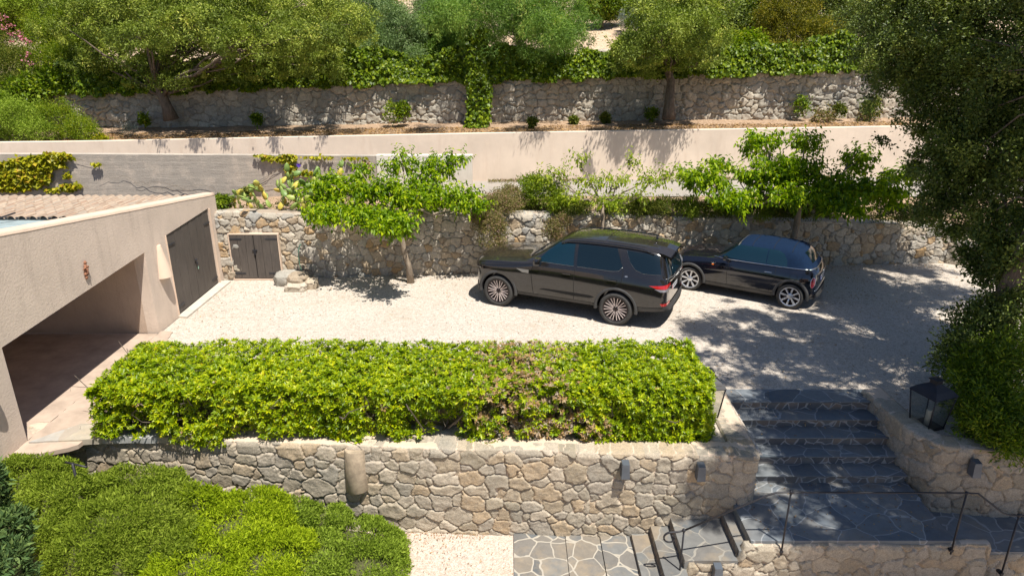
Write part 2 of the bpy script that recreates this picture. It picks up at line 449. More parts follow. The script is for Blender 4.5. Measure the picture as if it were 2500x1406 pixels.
def stone_wall(name, label, cat, path, zb, zt, ds, cell, depth, mat, seed, thick=.35, joint=.05, mortar_top=.06, warp=.05, rag=.03, flip=1, parent=None, face='stone_face', closed_right=None):
    """path: function s in 0..len -> (x,y),(nx,ny); zb,zt: functions of s"""
    Ltot, fn = path
    ns = int(Ltot / ds) + 1
    s = np.linspace(0, Ltot, ns)
    hmax = (zt(s) - zb(s)).max(); nz = int(hmax / ds) + 1
    v = np.linspace(0, 1, nz)
    S, Vv = np.meshgrid(s, v)
    ZT = zt(s) + rag * (fbm(s * 1.7, s * 0 + seed, seed) - .5) * 2; ZB = zb(s)
    Z = ZB[None, :] + (ZT - ZB)[None, :] * Vv
    ed, ci, n = stone_field(S, Z, cell, seed, warp)
    rng = np.random.default_rng(seed + 1)
    bul = rng.uniform(-.35, .35, n)[ci]; tone = rng.random(n)[ci]
    tx = rng.uniform(-1, 1, n)[ci]
    e = np.clip(ed / (joint * 2), 0, 1)
    prof = 1 - (1 - e) ** 2.5
    fill = np.clip((fbm(S * 1.1, Z * 1.1, seed + 7) - .5) * 4, 0, 1) * .5   # places where mortar stands flush
    top_m = np.clip((ZT[None, :] - Z) / mortar_top, 0, 1) if mortar_top > 0 else 1
    disp = depth * (prof * (1 + bul) * (1 - fill * .5)) + depth * .8 * (fbm(S * 7, Z * 7, seed + 2, 5) - .5) * prof + .006 * (vn(S * 40, Z * 40, 3) - .5)
    disp = disp * (0.35 + .65 * top_m)
    edge = prof * (1 - fill * (1 - np.clip(ed / (joint * 3), 0, 1))) * (.55 + .45 * top_m)
    (x, y), (nx, ny) = fn(S)
    P = np.stack([x + nx * disp, y + ny * disp, Z], -1)
    # cap strip going back
    k = max(4, int(thick / (ds * 2)))
    Pc = []; ec = []; cc = []
    (x0, y0), (n0, m0) = fn(s)
    for t in np.linspace(0, 1, k)[1:]:
        zz = ZT + .02 * (fbm(s * 5, s * 0 + t * thick * 5, seed + 4) - .5) + .01
        edd, cci, _ = stone_field(s[None, :], np.full((1, ns), 50 + t * thick), cell, seed + 50, warp)
        Pc.append(np.stack([x0 - n0 * t * thick, y0 - m0 * t * thick, zz], -1))
        ec.append(np.clip(edd[0] / (joint * 2), 0, 1) * .75 * (fbm(s * 1.5, s * 0 + t, seed + 6) > .42)); cc.append(tone[-1])
    Pall = np.concatenate([P, np.array(Pc)]); E_ = np.concatenate([edge, np.array(ec)]); C_ = np.concatenate([tone, np.array(cc)])
    # back side down
    back = Pall[-1:].copy(); back[..., 2] = ZB[None, :]
    Pall = np.concatenate([Pall, back]); E_ = np.concatenate([E_, E_[-1:] * 0]); C_ = np.concatenate([C_, C_[-1:]])
    R = Pall.shape[0]
    i = np.arange((R - 1) * (ns - 1)); r = i // (ns - 1); c = i % (ns - 1); a = r * ns + c
    F = np.stack([a, a + 1, a + ns + 1, a + ns], 1)
    # end faces
    VV = Pall.reshape(-1, 3)
    me = mesh_from(name, VV, F, mat, True, attrs={'edge': ('POINT', E_.ravel()), 'cell': ('POINT', C_.ravel())})
    o = link_obj(name if parent is None else face, me, parent)
    if parent is None: tag(o, label, cat)
    return o
def poly_path(pts, side=1):
    """straight segments; normals point to the viewer's side (side=1: right-hand of travel)"""
    P = np.array(pts, float); d = np.diff(P, axis=0); l = np.hypot(d[:, 0], d[:, 1]); cum = np.concatenate([[0], np.cumsum(l)])
    ang = np.arctan2(d[:, 1], d[:, 0])
    def fn(S):
        x = np.interp(S, cum, P[:, 0]); y = np.interp(S, cum, P[:, 1])
        mid = (cum[:-1] + cum[1:]) / 2
        a = np.interp(S, mid, np.unwrap(ang)) if len(ang) > 1 else np.full(np.shape(S), ang[0])
        # smooth corner normals only close to corners
        return (x, y), (np.sin(a) * side, -np.cos(a) * side)
    return cum[-1], fn
def round_corner(pts, i, r=.25, n=8):
    A, B, C = (np.array(p, float) for p in pts[i - 1:i + 2])
    a = B + (A - B) / np.linalg.norm(A - B) * r; c = B + (C - B) / np.linalg.norm(C - B) * r
    arc = [tuple((1 - t) ** 2 * a + 2 * t * (1 - t) * B + t * t * c) for t in np.linspace(0, 1, n)]
    return list(pts[:i]) + arc + list(pts[i + 1:])
def corner_path(pts, side=1):
    P = np.array(pts, float); d = np.diff(P, axis=0); l = np.hypot(d[:, 0], d[:, 1]); cum = np.concatenate([[0], np.cumsum(l)])
    t = d / l[:, None]
    vt = np.concatenate([t[:1], (t[:-1] + t[1:]), t[-1:]]); vt /= np.linalg.norm(vt, axis=1)[:, None]
    def fn(S):
        x = np.interp(S, cum, P[:, 0]); y = np.interp(S, cum, P[:, 1])
        a = np.interp(S, cum, vt[:, 0]); b = np.interp(S, cum, vt[:, 1]); q = np.hypot(a, b)
        return (x, y), (b / q * side, -a / q * side)
    return cum[-1], fn
C_ = lambda v: (lambda s: np.full(np.shape(s), float(v)))
# front retaining wall, turning the corner up along the stairs
fp = [(-9.5, 9.78), (-6, 9.6), (-1.65, 9.29), (3.80, 9.0), (3.86, 11.15)]
fp = round_corner(fp, 3, .16, 7)
Lf, fn = corner_path(fp)
stone_wall('retaining_wall', 'warm rubble stone retaining wall under the long clipped hedge, with a dark wall light near its right end', 'stone wall', (Lf, fn), C_(-1.62),
           lambda s: np.interp(s, [0, Lf - 2.2, Lf], [0.0, .04, .06]),     .0135, (.30, .215), .046, M['front_stone'], 11, thick=.38, joint=.024, warp=.04)
# right parapet and retaining wall
rp = [(6.40, 11.05), (6.52, 9.75), (6.72, 9.28), (7.6, 9.14), (14, 8.95)]
rp = round_corner(rp, 2, .12, 4)
Lr, fr = corner_path(rp)
stone_wall('retaining_wall', 'shaded rubble wall to the right of the dark steps, curving round below the large lantern', 'stone wall', (Lr, fr), C_(-1.62),
           lambda s: np.interp(s, [0, 1.2, Lr], [.10, .07, .03]), .016, (.30, .22), .05, M['front_stone'], 23, thick=.32, joint=.025)
# low wall under landing
lp = [(2.28, 8.10), (3.4, 8.10), (7.0, 8.14)]
Ll, fl = corner_path(lp)
stone_wall('retaining_wall', 'low stone wall in dappled shade carrying the slate landing, at the bottom right', 'stone wall', (Ll, fl), C_(-2.4),
           lambda s: np.interp(s, [0, .30, .31, 1.02, 1.12, 4.12, 4.13, Ll], [-1.30, -1.28, -1.14, -1.14, -.87, -.87, -.88, -.88]), .0145, (.27, .2), .045, M['front_stone'], 37, thick=.1, joint=.022)
lp2 = [(7.0, 8.30), (12.0, 8.34)]
Ll, fl = corner_path(lp2)
stone_wall('retaining_wall', 'dark low stone wall below the lower landing in the bottom right corner', 'stone wall', (Ll, fl), C_(-2.4), C_(-1.18), .02, (.27, .2), .045, M['front_stone'], 39, thick=.1, joint=.03)
# yard back wall
yw = [(x, float(yard_wall_y(x))) for x in (-7.77, -2, 4, 9, 12.6)]
Ly, fyw = corner_path(yw)
sx = lambda s: fyw(s)[0][0]
stone_wall('yard_wall', 'pale rubble stone wall behind the two parked cars, with small plank doors at its left', 'stone wall', (Ly, fyw), C_(-.1),
           lambda s: yard_wall_top(sx(s)), .019, (.25, .21), .06, M['yard_stone'], 41, thick=.40, joint=.028, mortar_top=.10)
# its lower stepped return at the right
stone_wall('yard_wall', 'low crumbling stone wall stub continuing the yard wall under the big oak', 'stone wall', corner_path([(12.6, 18.95), (13.4, 18.4), (16, 18.0)]), C_(-.1),
           lambda s: np.interp(s, [0, .8, 3.4], [.95, .6, .4]), .03, (.27, .18), .05, M['yard_stone'], 43, thick=.5)
# upper wall
uw = [(-30, 26.2), (-9, 26.0), (4, 26.0), (14, 26.0), (26, 26.3)]
Lu, fu = corner_path(uw)
sxu = lambda s: fu(s)[0][0]
stone_wall('terrace_wall', 'long rubble stone terrace wall dappled by tree shade, under the ivy at the top', 'stone wall', (Lu, fu), C_(2.9),
           lambda s: np.interp(sxu(s), [-17.6, -15, -9.7, -3.7, 3.7, 9.7, 26], [4.28, 4.4, 4.52, 4.72, 4.93, 5.1, 5.5]), .030, (.34, .26), .09, M['upper_stone'], 53, thick=.4, joint=.045, warp=.06)

# ---------------------------------------------------------------- rendered walls
def wall_strip(name, label, path, zb, zt, thick, mat, ds=.2, cope=0.0, cope_h=.04, mat_cope=None):
    Lw, fn_ = path; n = int(Lw / ds) + 2
    s = np.linspace(0, Lw, n); (x, y), (nx, ny) = fn_(s)
    zb_ = zb(x); zt_ = zt(x) + .012 * (fbm(x * .8, y, 5) - .5)
    rings = [(0, zb_), (.0, zt_ - .012), (-.012, zt_), (-thick + .012, zt_), (-thick, zt_ - .012), (-thick, zb_)]
    V = np.array([np.stack([x + nx * o_, y + ny * o_, z_], -1) for o_, z_ in rings])
    R = len(rings); V = V.reshape(-1, 3)
    i = np.arange((R - 1) * (n - 1)); r = i // (n - 1); c = i % (n - 1); a = r * n + c
    F = [tuple(q) for q in np.stack([a, a + 1, a + n + 1, a + n], 1).tolist()]
    F.append(tuple(k * n for k in range(R))); F.append(tuple(k * n + n - 1 for k in range(R))[::-1])
    o = link_obj(name, mesh_from(name, V, F, mat))
    tag(o, label, 'wall'); return o
bp = [(x, float(beige_y(x))) for x in (-30, -14, -1, 13, 30)]
wall_strip('boundary_wall', 'smooth beige rendered wall along the far side of the lane, patterned with tree shadows', corner_path(bp), lambda x: x * 0 + 1.4, beige_top, .18, M['beige'])

# grey board-marked concrete wall
m, nt, b, o_ = new_mat('board_marked_concrete'); v = coords(nt); vz = coords(nt, (.25, .25, 1))
n1 = noise(nt, coords(nt, (.6, .6, 5)), 3, 6, .7); n2 = noise(nt, v, 2.2, 6, .7); n3 = noise(nt, v, 30, 4, .7)
w_ = nt.nodes.new('ShaderNodeTexWave'); w_.bands_direction = 'Z'; w_.inputs['Scale'].default_value = 1.35; w_.inputs['Distortion'].default_value = 1.2; w_.inputs['Detail'].default_value = 3
nt.links.new(v, w_.inputs[0])
c_ = ramp(nt, n1, [(.3, (.33, .285, .24)), (.7, (.47, .41, .34))])
c_ = mix(nt, ramp(nt, n2, [(.5, (0, 0, 0)), (.68, (.8, .8, .8))]), c_, (.60, .50, .40))
c_ = mix(nt, ramp(nt, w_.outputs['Fac'], [(.86, (0, 0, 0)), (.99, (.28, .28, .28))]), c_, (.58, .50, .41))
c_ = mix(nt, .5, c_, ramp(nt, n3, [(.3, (.6, .6, .6)), (.7, (1, 1, 1))]), 'MULTIPLY')
nt.links.new(c_, b.inputs['Base Color']); b.inputs['Roughness'].default_value = .92
bump(nt, b, math_n(nt, 'ADD', n1, n3), .4, .02)
M['board_concrete'] = m
gw = wall_strip('concrete_wall', 'weathered grey concrete wall behind the cactus bed, whitewashed at its right end', corner_path([(-24, 20.55), (-1.2, 20.5)]), lambda x: x * 0 + 1.3, lambda x: np.interp(x, [-24, -12.7, -1.2], [2.94, 2.91, 2.85]), .22, M['board_concrete'])
# whitewashed end: a thin render coat standing proud of the concrete
o = MB().box((-2.62, 20.492, 2.09), (2.86, .03, 1.5), bev=.004).build('whitewash', M['white_render'], gw)
MB().box((-2.62, 20.61, 2.86), (2.87, .265, .03), bev=.006).build('coping', M['white_render'], gw)
# ================================================================ GARAGE
def m_wood(name, c, axis='Z', plank=.0):
    m, nt, b, o = new_mat(name)
    sc = (14, 14, 1.2) if axis == 'Z' else (14, 1.2, 14)
    n = noise(nt, coords(nt, sc), 2.2, 6, .7); n2 = noise(nt, coords(nt), 1.2, 4, .6)
    col = ramp(nt, n, [(.3, tuple(k * .7 for k in c)), (.7, tuple(k * 1.25 for k in c))])
    col = mix(nt, ramp(nt, n2, [(.5, (0, 0, 0)), (.75, (.4, .4, .4))]), col, tuple(k * 1.6 for k in c))
    nt.links.new(col, b.inputs['Base Color']); b.inputs['Roughness'].default_value = .72
    bump(nt, b, n, .3, .01); return m
M['door'] = m_wood('brown_door_wood', (.082, .068, .058))
M['weathered'] = m_wood('weathered_wood', (.20, .16, .12))
M['strap'] = flat('dark_hinge_iron', (.03, .03, .034), .55)
M['zinc'] = flat('zinc_sheet', (.30, .36, .36), .5, metal=.0, var=.25, vs=3)
M['dark'] = flat('dark_gap', (.012, .011, .010), .9)
M['plaster_light'] = m_stucco('pale_plaster', (.66, .50, .38), (.5, .4, .3), .2)
XF = -7.77
garage = thing('garage', 'pink stucco garage at the left edge, with open bay, plank doors and tiled roof', 'garage', (XF, 14, 0))
def ftop(Y): return 2.34 + (17.45 - Y) * .128
# facade outline in (Y,z) with openings, built as rectangular/trapezoid cells with thickness .26
def facade_cells():
    Ys = [3.0, 9.48, 13.84, 14.80, 17.10, 17.62]
    return Ys
OT = 1.80   # carport lintel
bm = bmesh.new()
def prism(bm, pts, x0, x1):
    a = [bm.verts.new((x0, y, z)) for y, z in pts]; b_ = [bm.verts.new((x1, y, z)) for y, z in pts]
    bm.faces.new(a); bm.faces.new(b_[::-1])
    n = len(pts)
    for i in range(n):
        j = (i + 1) % n
        bm.faces.new((a[j], a[i], b_[i], b_[j]))
def lint(Y): return np.interp(Y, [9.48, 13.84], [1.66, 1.86])
def dtop(Y): return np.interp(Y, [14.8, 17.12], [1.96, 2.05])
out = [(3.0, -1.7), (9.48, -1.7), (9.48, float(lint(9.48))), (13.84, float(lint(13.84))), (13.84, -.05), (14.80, -.05), (14.80, 1.96), (17.12, 2.05), (17.12, -.05), (17.62, -.05), (17.62, ftop(17.62)), (3.0, ftop(3.0))]
prism(bm, out, XF, XF - .26)
bmesh.ops.recalc_face_normals(bm, faces=bm.faces[:])
bmesh.ops.triangulate(bm, faces=bm.faces[:])
me = bpy.data.meshes.new('facade'); bm.to_mesh(me); bm.free(); me.materials.append(M['stucco'])
link_obj('facade', me, garage)
# rounded worn coping along the sloping top
mb = MB(); n = 60; prof = [(-.27, -.03), (-.265, .02), (-.22, .045), (-.05, .045), (-.005, .02), (.006, -.03)]
V = []
for i in range(n + 1):
    Y = 3 + (17.63 - 3) * i / n; j = .008 * (random.Random(i).random() - .5)
    for (dx, dz) in prof: V.append((XF + dx, Y, ftop(Y) + dz + j))
k = len(prof); Fq = [(i * k + q, i * k + q + 1, (i + 1) * k + q + 1, (i + 1) * k + q) for i in range(n) for q in range(k - 1)]
Fq.append(tuple(n * k + q for q in range(k))); Fq.append(tuple(range(k))[::-1])
mb.add(V, Fq, True).build('coping', M['plaster_light'], garage)
# interior of the carport
mb = MB()
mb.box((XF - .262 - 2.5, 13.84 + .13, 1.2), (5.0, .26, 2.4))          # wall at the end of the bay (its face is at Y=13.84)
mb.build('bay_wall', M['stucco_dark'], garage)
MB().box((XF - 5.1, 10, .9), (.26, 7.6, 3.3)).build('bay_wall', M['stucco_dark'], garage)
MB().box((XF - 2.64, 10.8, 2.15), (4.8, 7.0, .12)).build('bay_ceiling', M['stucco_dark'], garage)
o = MB().box((XF - 2.53, 10.55, -.06), (5.0, 6.5, .135)).build('garage_floor', M['concrete'])
tag(o, kind='structure')
# lit strip of concrete apron just outside the bay
ap = [(-7.78, 8.9), (-6.9, 9.35), (-6.75, 10.4), (-7.15, 12.2), (-7.5, 13.9), (-7.78, 13.9)]
def slab_poly(name, poly, z0, z1, mat, parent=None, jag=0.0, seed=0):
    rng = random.Random(seed); P = []
    for i in range(len(poly)):
        a, b_ = poly[i], poly[(i + 1) % len(poly)]; m_ = max(1, int(math.dist(a, b_) / .12)) if jag else 1
        for q in range(m_):
            t = q / m_; P.append((a[0] + (b_[0] - a[0]) * t + rng.uniform(-jag, jag), a[1] + (b_[1] - a[1]) * t + rng.uniform(-jag, jag)))
    bm = bmesh.new(); lo = [bm.verts.new((x, y, z0)) for x, y in P]; hi = [bm.verts.new((x, y, z1)) for x, y in P]
    bm.faces.new(hi); bm.faces.new(lo[::-1])
    for i in range(len(P)):
        j = (i + 1) % len(P); bm.faces.new((lo[i], lo[j], hi[j], hi[i]))
    bmesh.ops.recalc_face_normals(bm, faces=bm.faces[:]); bmesh.ops.triangulate(bm, faces=[f for f in bm.faces if len(f.verts) > 4])
    me = bpy.data.meshes.new(name); bm.to_mesh(me); bm.free(); me.materials.append(mat)
    return link_obj(name, me, parent)
tag(slab_poly('concrete_apron', ap, -.05, .022, M['concrete'], jag=.025, seed=3), kind='structure')
tag(slab_poly('flagstone_paving', [(-7.7, 9.40), (-7.2, 9.98), (-6.4, 9.84), (-5.2, 9.72), (-5.2, 9.54), (-6.3, 9.52)], -.05, .05, M['flag'], jag=.012, seed=5), kind='structure')
# big plank doors in the facade
dr = thing('garage_door', None, None, (XF + .01, 14.81, 0)); dr.parent = garage; dr.matrix_parent_inverse = Matrix.Translation(garage.location).inverted()
dr['label'] = 'tall dark brown pair of vertical plank doors'
def plank(mb, y0, y1, zb, t0, t1, x, th=.035):
    mb.add([(x, y0, zb), (x, y1, zb), (x, y1, t1), (x, y0, t0), (x - th, y0, zb), (x - th, y1, zb), (x - th, y1, t1), (x - th, y0, t0)],
           [(0, 1, 2, 3), (7, 6, 5, 4), (0, 4, 5, 1), (1, 5, 6, 2), (2, 6, 7, 3), (3, 7, 4, 0)])
for half, (a, b_) in enumerate(((14.83, 15.955), (15.97, 17.09))):
    mb = MB(); np_ = 6
    for i in range(np_):
        y0 = a + (b_ - a) * i / np_ + .004; y1 = a + (b_ - a) * (i + 1) / np_ - .004
        plank(mb, y0, y1, .06, float(dtop(y0)) - .02, float(dtop(y1)) - .02, XF - .015 - (i % 2) * .004)
    leaf = mb.build('door_leaf', M['door'], dr)
    for zz in (.22, 1.70):
        yh = a if half == 0 else b_
        sg = 1 if half == 0 else -1
        MB().box((XF - .008, yh + sg * .17, zz), (.012, .32, .045), bev=.003).build('hinge', M['strap'], leaf)
MB().box((XF + .012, 16.02, 1.02), (.03, .10, .03), bev=.006).box((XF + .02, 16.03, .93), (.03, .05, .07), bev=.01).build('door_handle', M['strap'], dr)
MB().box((XF + .012, 16.07, .80), (.014, .03, .07), bev=.004).build('padlock', flat('green_brass', (.25, .42, .32), .4), dr)
MB().box((XF - .14, 15.96, -.0), (.25, 2.3, .05)).build('gap_shade', M['dark'], dr)  # black strip standing for the shade under the door leaves
MB().box((XF - .12, 15.96, 1.0), (.06, 2.34, 2.1)).build('gap_shade_sheet', M['dark'], dr)  # black sheet that paints the shade seen between the planks
MB().box((XF + .008, 17.135, 1.02), (.05, .04, 2.04), bev=.004).build('door_frame', M['plaster_light'], dr)
MB().box((XF + .004, 14.79, .97), (.03, .03, 1.98), bev=.004).build('door_frame', M['plaster_light'], dr)
# cement threshold in front of it
tag(slab_poly('threshold', [(-7.78, 14.75), (-7.55, 14.70), (-7.52, 17.25), (-7.78, 17.25)], -.05, .045, flat('cement', (.50, .45, .38), .85, bmp=.4)), kind='structure')
# half-cone plaster light shells
def cone_shell(y, z0, h, r0, r1, mat):
    mb = MB(); n = 20; V = []; rings = [(0, r0), (.5, (r0 + r1) / 2 + .01), (1, r1)]
    for t, r in rings:
        for i in range(n + 1):
            a = pi * i / n - pi / 2
            V.append((XF - .003 + r * cos(a), y + r * sin(a), z0 + h * t))
    F = [(q * (n + 1) + i, q * (n + 1) + i + 1, (q + 1) * (n + 1) + i + 1, (q + 1) * (n + 1) + i) for q in range(len(rings) - 1) for i in range(n)]
    mb.add(V, F, True)
    mb.add([V[i] for i in range(n + 1)], [tuple(range(n + 1))[::-1]])
    mb.add([V[2 * (n + 1) + i] for i in range(n + 1)], [tuple(range(n + 1))])
    return mb
tag(cone_shell(14.42, 1.13, .72, .20, .055, 0).build('wall_light', M['plaster_light']), 'pink half-cone plaster wall light between the carport bay and the plank doors', 'wall light')
tag(cone_shell(8.86, 1.18, .72, .20, .055, 0).build('wall_light', M['plaster_light']), 'half-cone plaster light on the carport pillar at the left edge', 'wall light')
# terracotta ornament (small gecko-like cluster of leaves)
rng = random.Random(4); mb = MB()
pts = [(0, 0), (.02, .07), (-.02, -.07), (.035, .13), (-.015, -.135), (0, .035), (.01, -.035)]
for i, (dy, dz) in enumerate(pts):
    r = .045 - .004 * i * .5
    n0 = len(mb.v); mb.lathe([(0.001, -.6 * r), (r * .6, -.4 * r), (r, 0), (r * .6, .45 * r), (.001, .6 * r)], (XF + .02, 11.79 + dy, 2.14 + dz), 'X', 10)
for i in range(9):
    a = rng.uniform(0, 2 * pi); l = rng.uniform(.06, .1); dz = rng.uniform(-.12, .12)
    mb.tube([(XF + .02, 11.79, 2.14 + dz), (XF + .05, 11.79 + cos(a) * l * .6, 2.14 + dz + sin(a) * l * .5), (XF + .012, 11.79 + cos(a) * l, 2.14 + dz + sin(a) * l)], [.02, .016, .004], 6)
tag(mb.build('wall_ornament', flat('terracotta', (.30, .13, .07), .8, var=.4)), 'small rusty terracotta ornament fixed on the pink garage facade', 'ornament')
# roof: canal tiles and zinc sheet
TILE = new_mat('canal_tiles'); m, nt, b, o_ = TILE; cell = attr(nt, 'rnd'); v = coords(nt)
c_ = ramp(nt, cell, [(0, (.28, .19, .13)), (.3, (.42, .31, .22)), (.55, (.34, .28, .22)), (.8, (.50, .39, .28)), (1, (.30, .18, .12))])
c_ = mix(nt, .6, c_, ramp(nt, noise(nt, v, 7, 5, .7), [(.3, (.6, .6, .6)), (.7, (1.0, 1.0, 1.0))]), 'MULTIPLY')
nt.links.new(c_, b.inputs['Base Color']); b.inputs['Roughness'].default_value = .9; bump(nt, b, noise(nt, v, 30, 4, .7), .4, .02)
roof = thing('roof_covering', None, None, (XF, 15, 2)); roof.name = 'roof'; roof.parent = garage; roof.matrix_parent_inverse = Matrix.Translation(garage.location).inverted()
V = []; F = []; A = []
rng = random.Random(8)
def rz_(Y): return ftop(Y) - .12
pitch = .21; ncol = 70
for c in range(ncol):
    x = XF - .30 - c * pitch
    Y = 17.5; row = 0
    while Y > 13.0:
        l = .34; y1 = Y; y0 = Y - l
        jj = rng.uniform(-.008, .008); r_a = .075 + rng.uniform(-.004, .004)
        base = len(V)
        for (yy, rr, lift) in ((y1, r_a, .035), (y0, r_a * .86, .0)):
            for i in range(9):
                a = pi * i / 8
                V.append((x + jj + rr * cos(a) * 1.12, yy, rz_(yy) + lift + rr * sin(a)))
        for i in range(8):
            F.append((base + i, base + i + 1, base + 9 + i + 1, base + 9 + i)); A.append(rng.random())
        F.append(tuple(base + i for i in range(9))); A.append(rng.random())
        Y -= .30; row += 1
me = mesh_from('tiles', V, F, m, False, attrs={'rnd': ('FACE', A)}); link_obj('tiles', me, roof)
V, Fm = grid_mesh(L(XF - 14.9, XF - .27, 40), L(13.0, 17.6, 4), lambda X, Y: rz_(Y) + .0)
link_obj('roof_deck', mesh_from('roof_deck', V, Fm, flat('tile_underlay', (.22, .14, .10), .95)), roof)
V, Fm = grid_mesh(L(XF - 14.9, XF - .27, 40), L(9.0, 13.0, 8), lambda X, Y: rz_(Y) - .02 + .01 * (vn(X * 2, Y * 2, 3) - .5))
zs = link_obj('zinc_sheet', mesh_from('zinc_sheet', V, Fm, M['zinc']), roof)
MB().box((XF - 7.5, 13.02, rz_(13.0) + .01), (14.5, .05, .05), bev=.01).build('gutter_edge', M['strap'], roof)
for xx in (-9.6, -12.2): MB().box((xx, 11.9, rz_(11.9) + .008), (.03, 2.0, .02)).build('zinc_seam', M['strap'], roof)

# ================================================================ SMALL DOORS IN THE YARD WALL
sd = thing('cupboard_doors', 'small pair of dark brown plank cupboard doors set in the pale stone wall', 'door', (-6.83, 17.45, 0))
def ywy(x): return float(yard_wall_y(x)) - .075
mb = MB()
X0, X1, Z0, Z1 = -7.48, -6.20, .03, 1.27
yA = ywy(-6.84)
mb.box((-6.84, yA, Z1 + .012), (X1 - X0 + .05, .10, .03), bev=.004); mb.box((X0 - .012, yA, .64), (.028, .10, Z1), bev=.004); mb.box((X1 + .012, yA, .64), (.03, .10, Z1), bev=.004)
mb.box((-6.84, yA, .02), (X1 - X0 + .02, .12, .05), bev=.004)
mb.build('door_frame', M['plaster_light'], sd)
for half in (0, 1):
    mb = MB(); a = X0 + .008 + half * (X1 - X0) / 2; w = (X1 - X0) / 2 - .02; ws = [.33, .33, .34]
    x = a
    for q in ws:
        mb.box((x + q * w / 2, yA - .028 - .003 * half, .66), (q * w - .006, .03, 1.19), bev=.003); x += q * w
    lf = mb.build('door_leaf', M['door'], sd)
    sg = 1 if half == 0 else -1; xe = X0 + .01 if half == 0 else X1 - .01
    for zz in (.20, 1.15):
        MB().box((xe + sg * .16, yA - .047, zz), (.32, .010, .045), bev=.002).build('hinge', M['strap'], lf)
MB().box((-6.83, yA - .055, .84), (.13, .03, .035), bev=.006).box((-6.83, yA - .065, .77), (.05, .03, .10), bev=.01).build('latch', M['iron'], sd)
MB().box((-6.84, yA - .008, .65), (1.26, .012, 1.22)).build('gap_shade', M['dark'], sd)  # black sheet behind the planks, shade in the gaps put into colour
# rough stone block by the wall + hose
def boulder(name, label, loc, r, mat, seed, cat='stone'):
    bm = bmesh.new(); bmesh.ops.create_icosphere(bm, subdivisions=4, radius=1)
    P = np.array([v.co for v in bm.verts])
    q = np.sign(P) * np.abs(P) ** .5
    q /= np.max(np.abs(q)); n = fbm(P[:, 0] * 2 + seed, P[:, 1] * 2 + P[:, 2] * 1.7, seed) - .5
    n2_ = fbm(P[:, 0] * 5 + seed, P[:, 1] * 5 + P[:, 2] * 5, seed + 2) - .5
    q = q * (1 + n[:, None] * .5 + n2_[:, None] * .22)
    for v, c in zip(bm.verts, q): v.co = Vector((c[0] * r[0], c[1] * r[1], c[2] * r[2]))
    me = bpy.data.meshes.new(name); bm.to_mesh(me); bm.free(); me.materials.append(mat)
    a1 = me.attributes.new('edge', 'FLOAT', 'POINT'); a1.data.foreach_set('value', np.ones(len(me.vertices), dtype=np.float32))
    a2 = me.attributes.new('cell', 'FLOAT', 'POINT'); a2.data.foreach_set('value', np.full(len(me.vertices), (seed * .37) % 1, dtype=np.float32))
    me.polygons.foreach_set('use_smooth', np.ones(len(me.polygons), dtype=bool))
    o = bpy.data.objects.new(name, me); COL.objects.link(o); o.location = loc; tag(o, label, cat); return o
boulder('stone_block', 'squat pale stone at the foot of the yard wall right beside the cupboard doors', (-5.98, 17.22, .12), (.30, .34, .20), M['yard_stone'], 3)
boulder('stone_block', 'pale stone in the little outcrop under the wall hose', (-5.62, 16.98, .13), (.26, .30, .22), M['yard_stone'], 8)
boulder('stone_block', 'grey stone nearest the viewer in the little outcrop at the yard wall foot', (-5.58, 16.66, .05), (.28, .20, .13), M['yard_stone'], 6)
boulder('stone_block', 'small stone at the right of the little outcrop at the yard wall foot', (-5.25, 16.85, .08), (.16, .20, .14), M['yard_stone'], 10)
mb = MB(); mb.tube([(-5.63, 17.42, .98), (-5.66, 17.38, .86), (-5.68, 17.38, .62), (-5.66, 17.36, .4), (-5.6, 17.33, .24), (-5.56, 17.26, .12)], .014, 8)
mb.tube([(-5.62, 17.50, .98), (-5.62, 17.38, .98)], .02, 8)
tag(mb.build('wall_tap_hose', flat('green_hose', (.10, .20, .14), .5)), 'short green hose hanging from a tap on the pale stone wall', 'hose')

# ================================================================ STAIRS
ED = [(11.17, 10.79, 0.0), (10.79, 10.463, -.162), (10.463, 10.145, -.325), (10.145, 9.828, -.487), (9.828, 9.515, -.65)]
steps = thing('stone_steps', 'broad flight of dark slate crazy-paved steps in shade rising to the gravel yard', 'steps', (5.15, 9.5, -.81))
for i, (yb, yf, z) in enumerate(ED):
    zt = z + .006 if i == 0 else z
    mb = MB(); mb.box((5.16, (yb + yf) / 2 + .03, zt - .011), (2.66, yb - yf + .10, .022), bev=.006)
    st_ = mb.build('step', M['slate'], steps)
    MB().box((5.16, (yb + yf) / 2 + .05, zt - .022 - .35), (2.64, yb - yf + .06, .70)).build('riser', M['slate_riser'], st_)
o = MB().box((4.99, 8.87, -.81 - .4), (3.0 + .0, 1.46, .80), bev=.01).build('landing', M['slate'])
tag(o, kind='structure')
o = MB().box((5.2, 9.45, -.81 - .203), (2.65, .7, .40)).build('landing_base', M['slate']); tag(o, kind='structure')
# right lower landing
o = MB().box((9.2, 8.85, -1.14 - .2), (5.4, 1.12, .40)).build('lower_landing', M['slate']); tag(o, kind='structure')
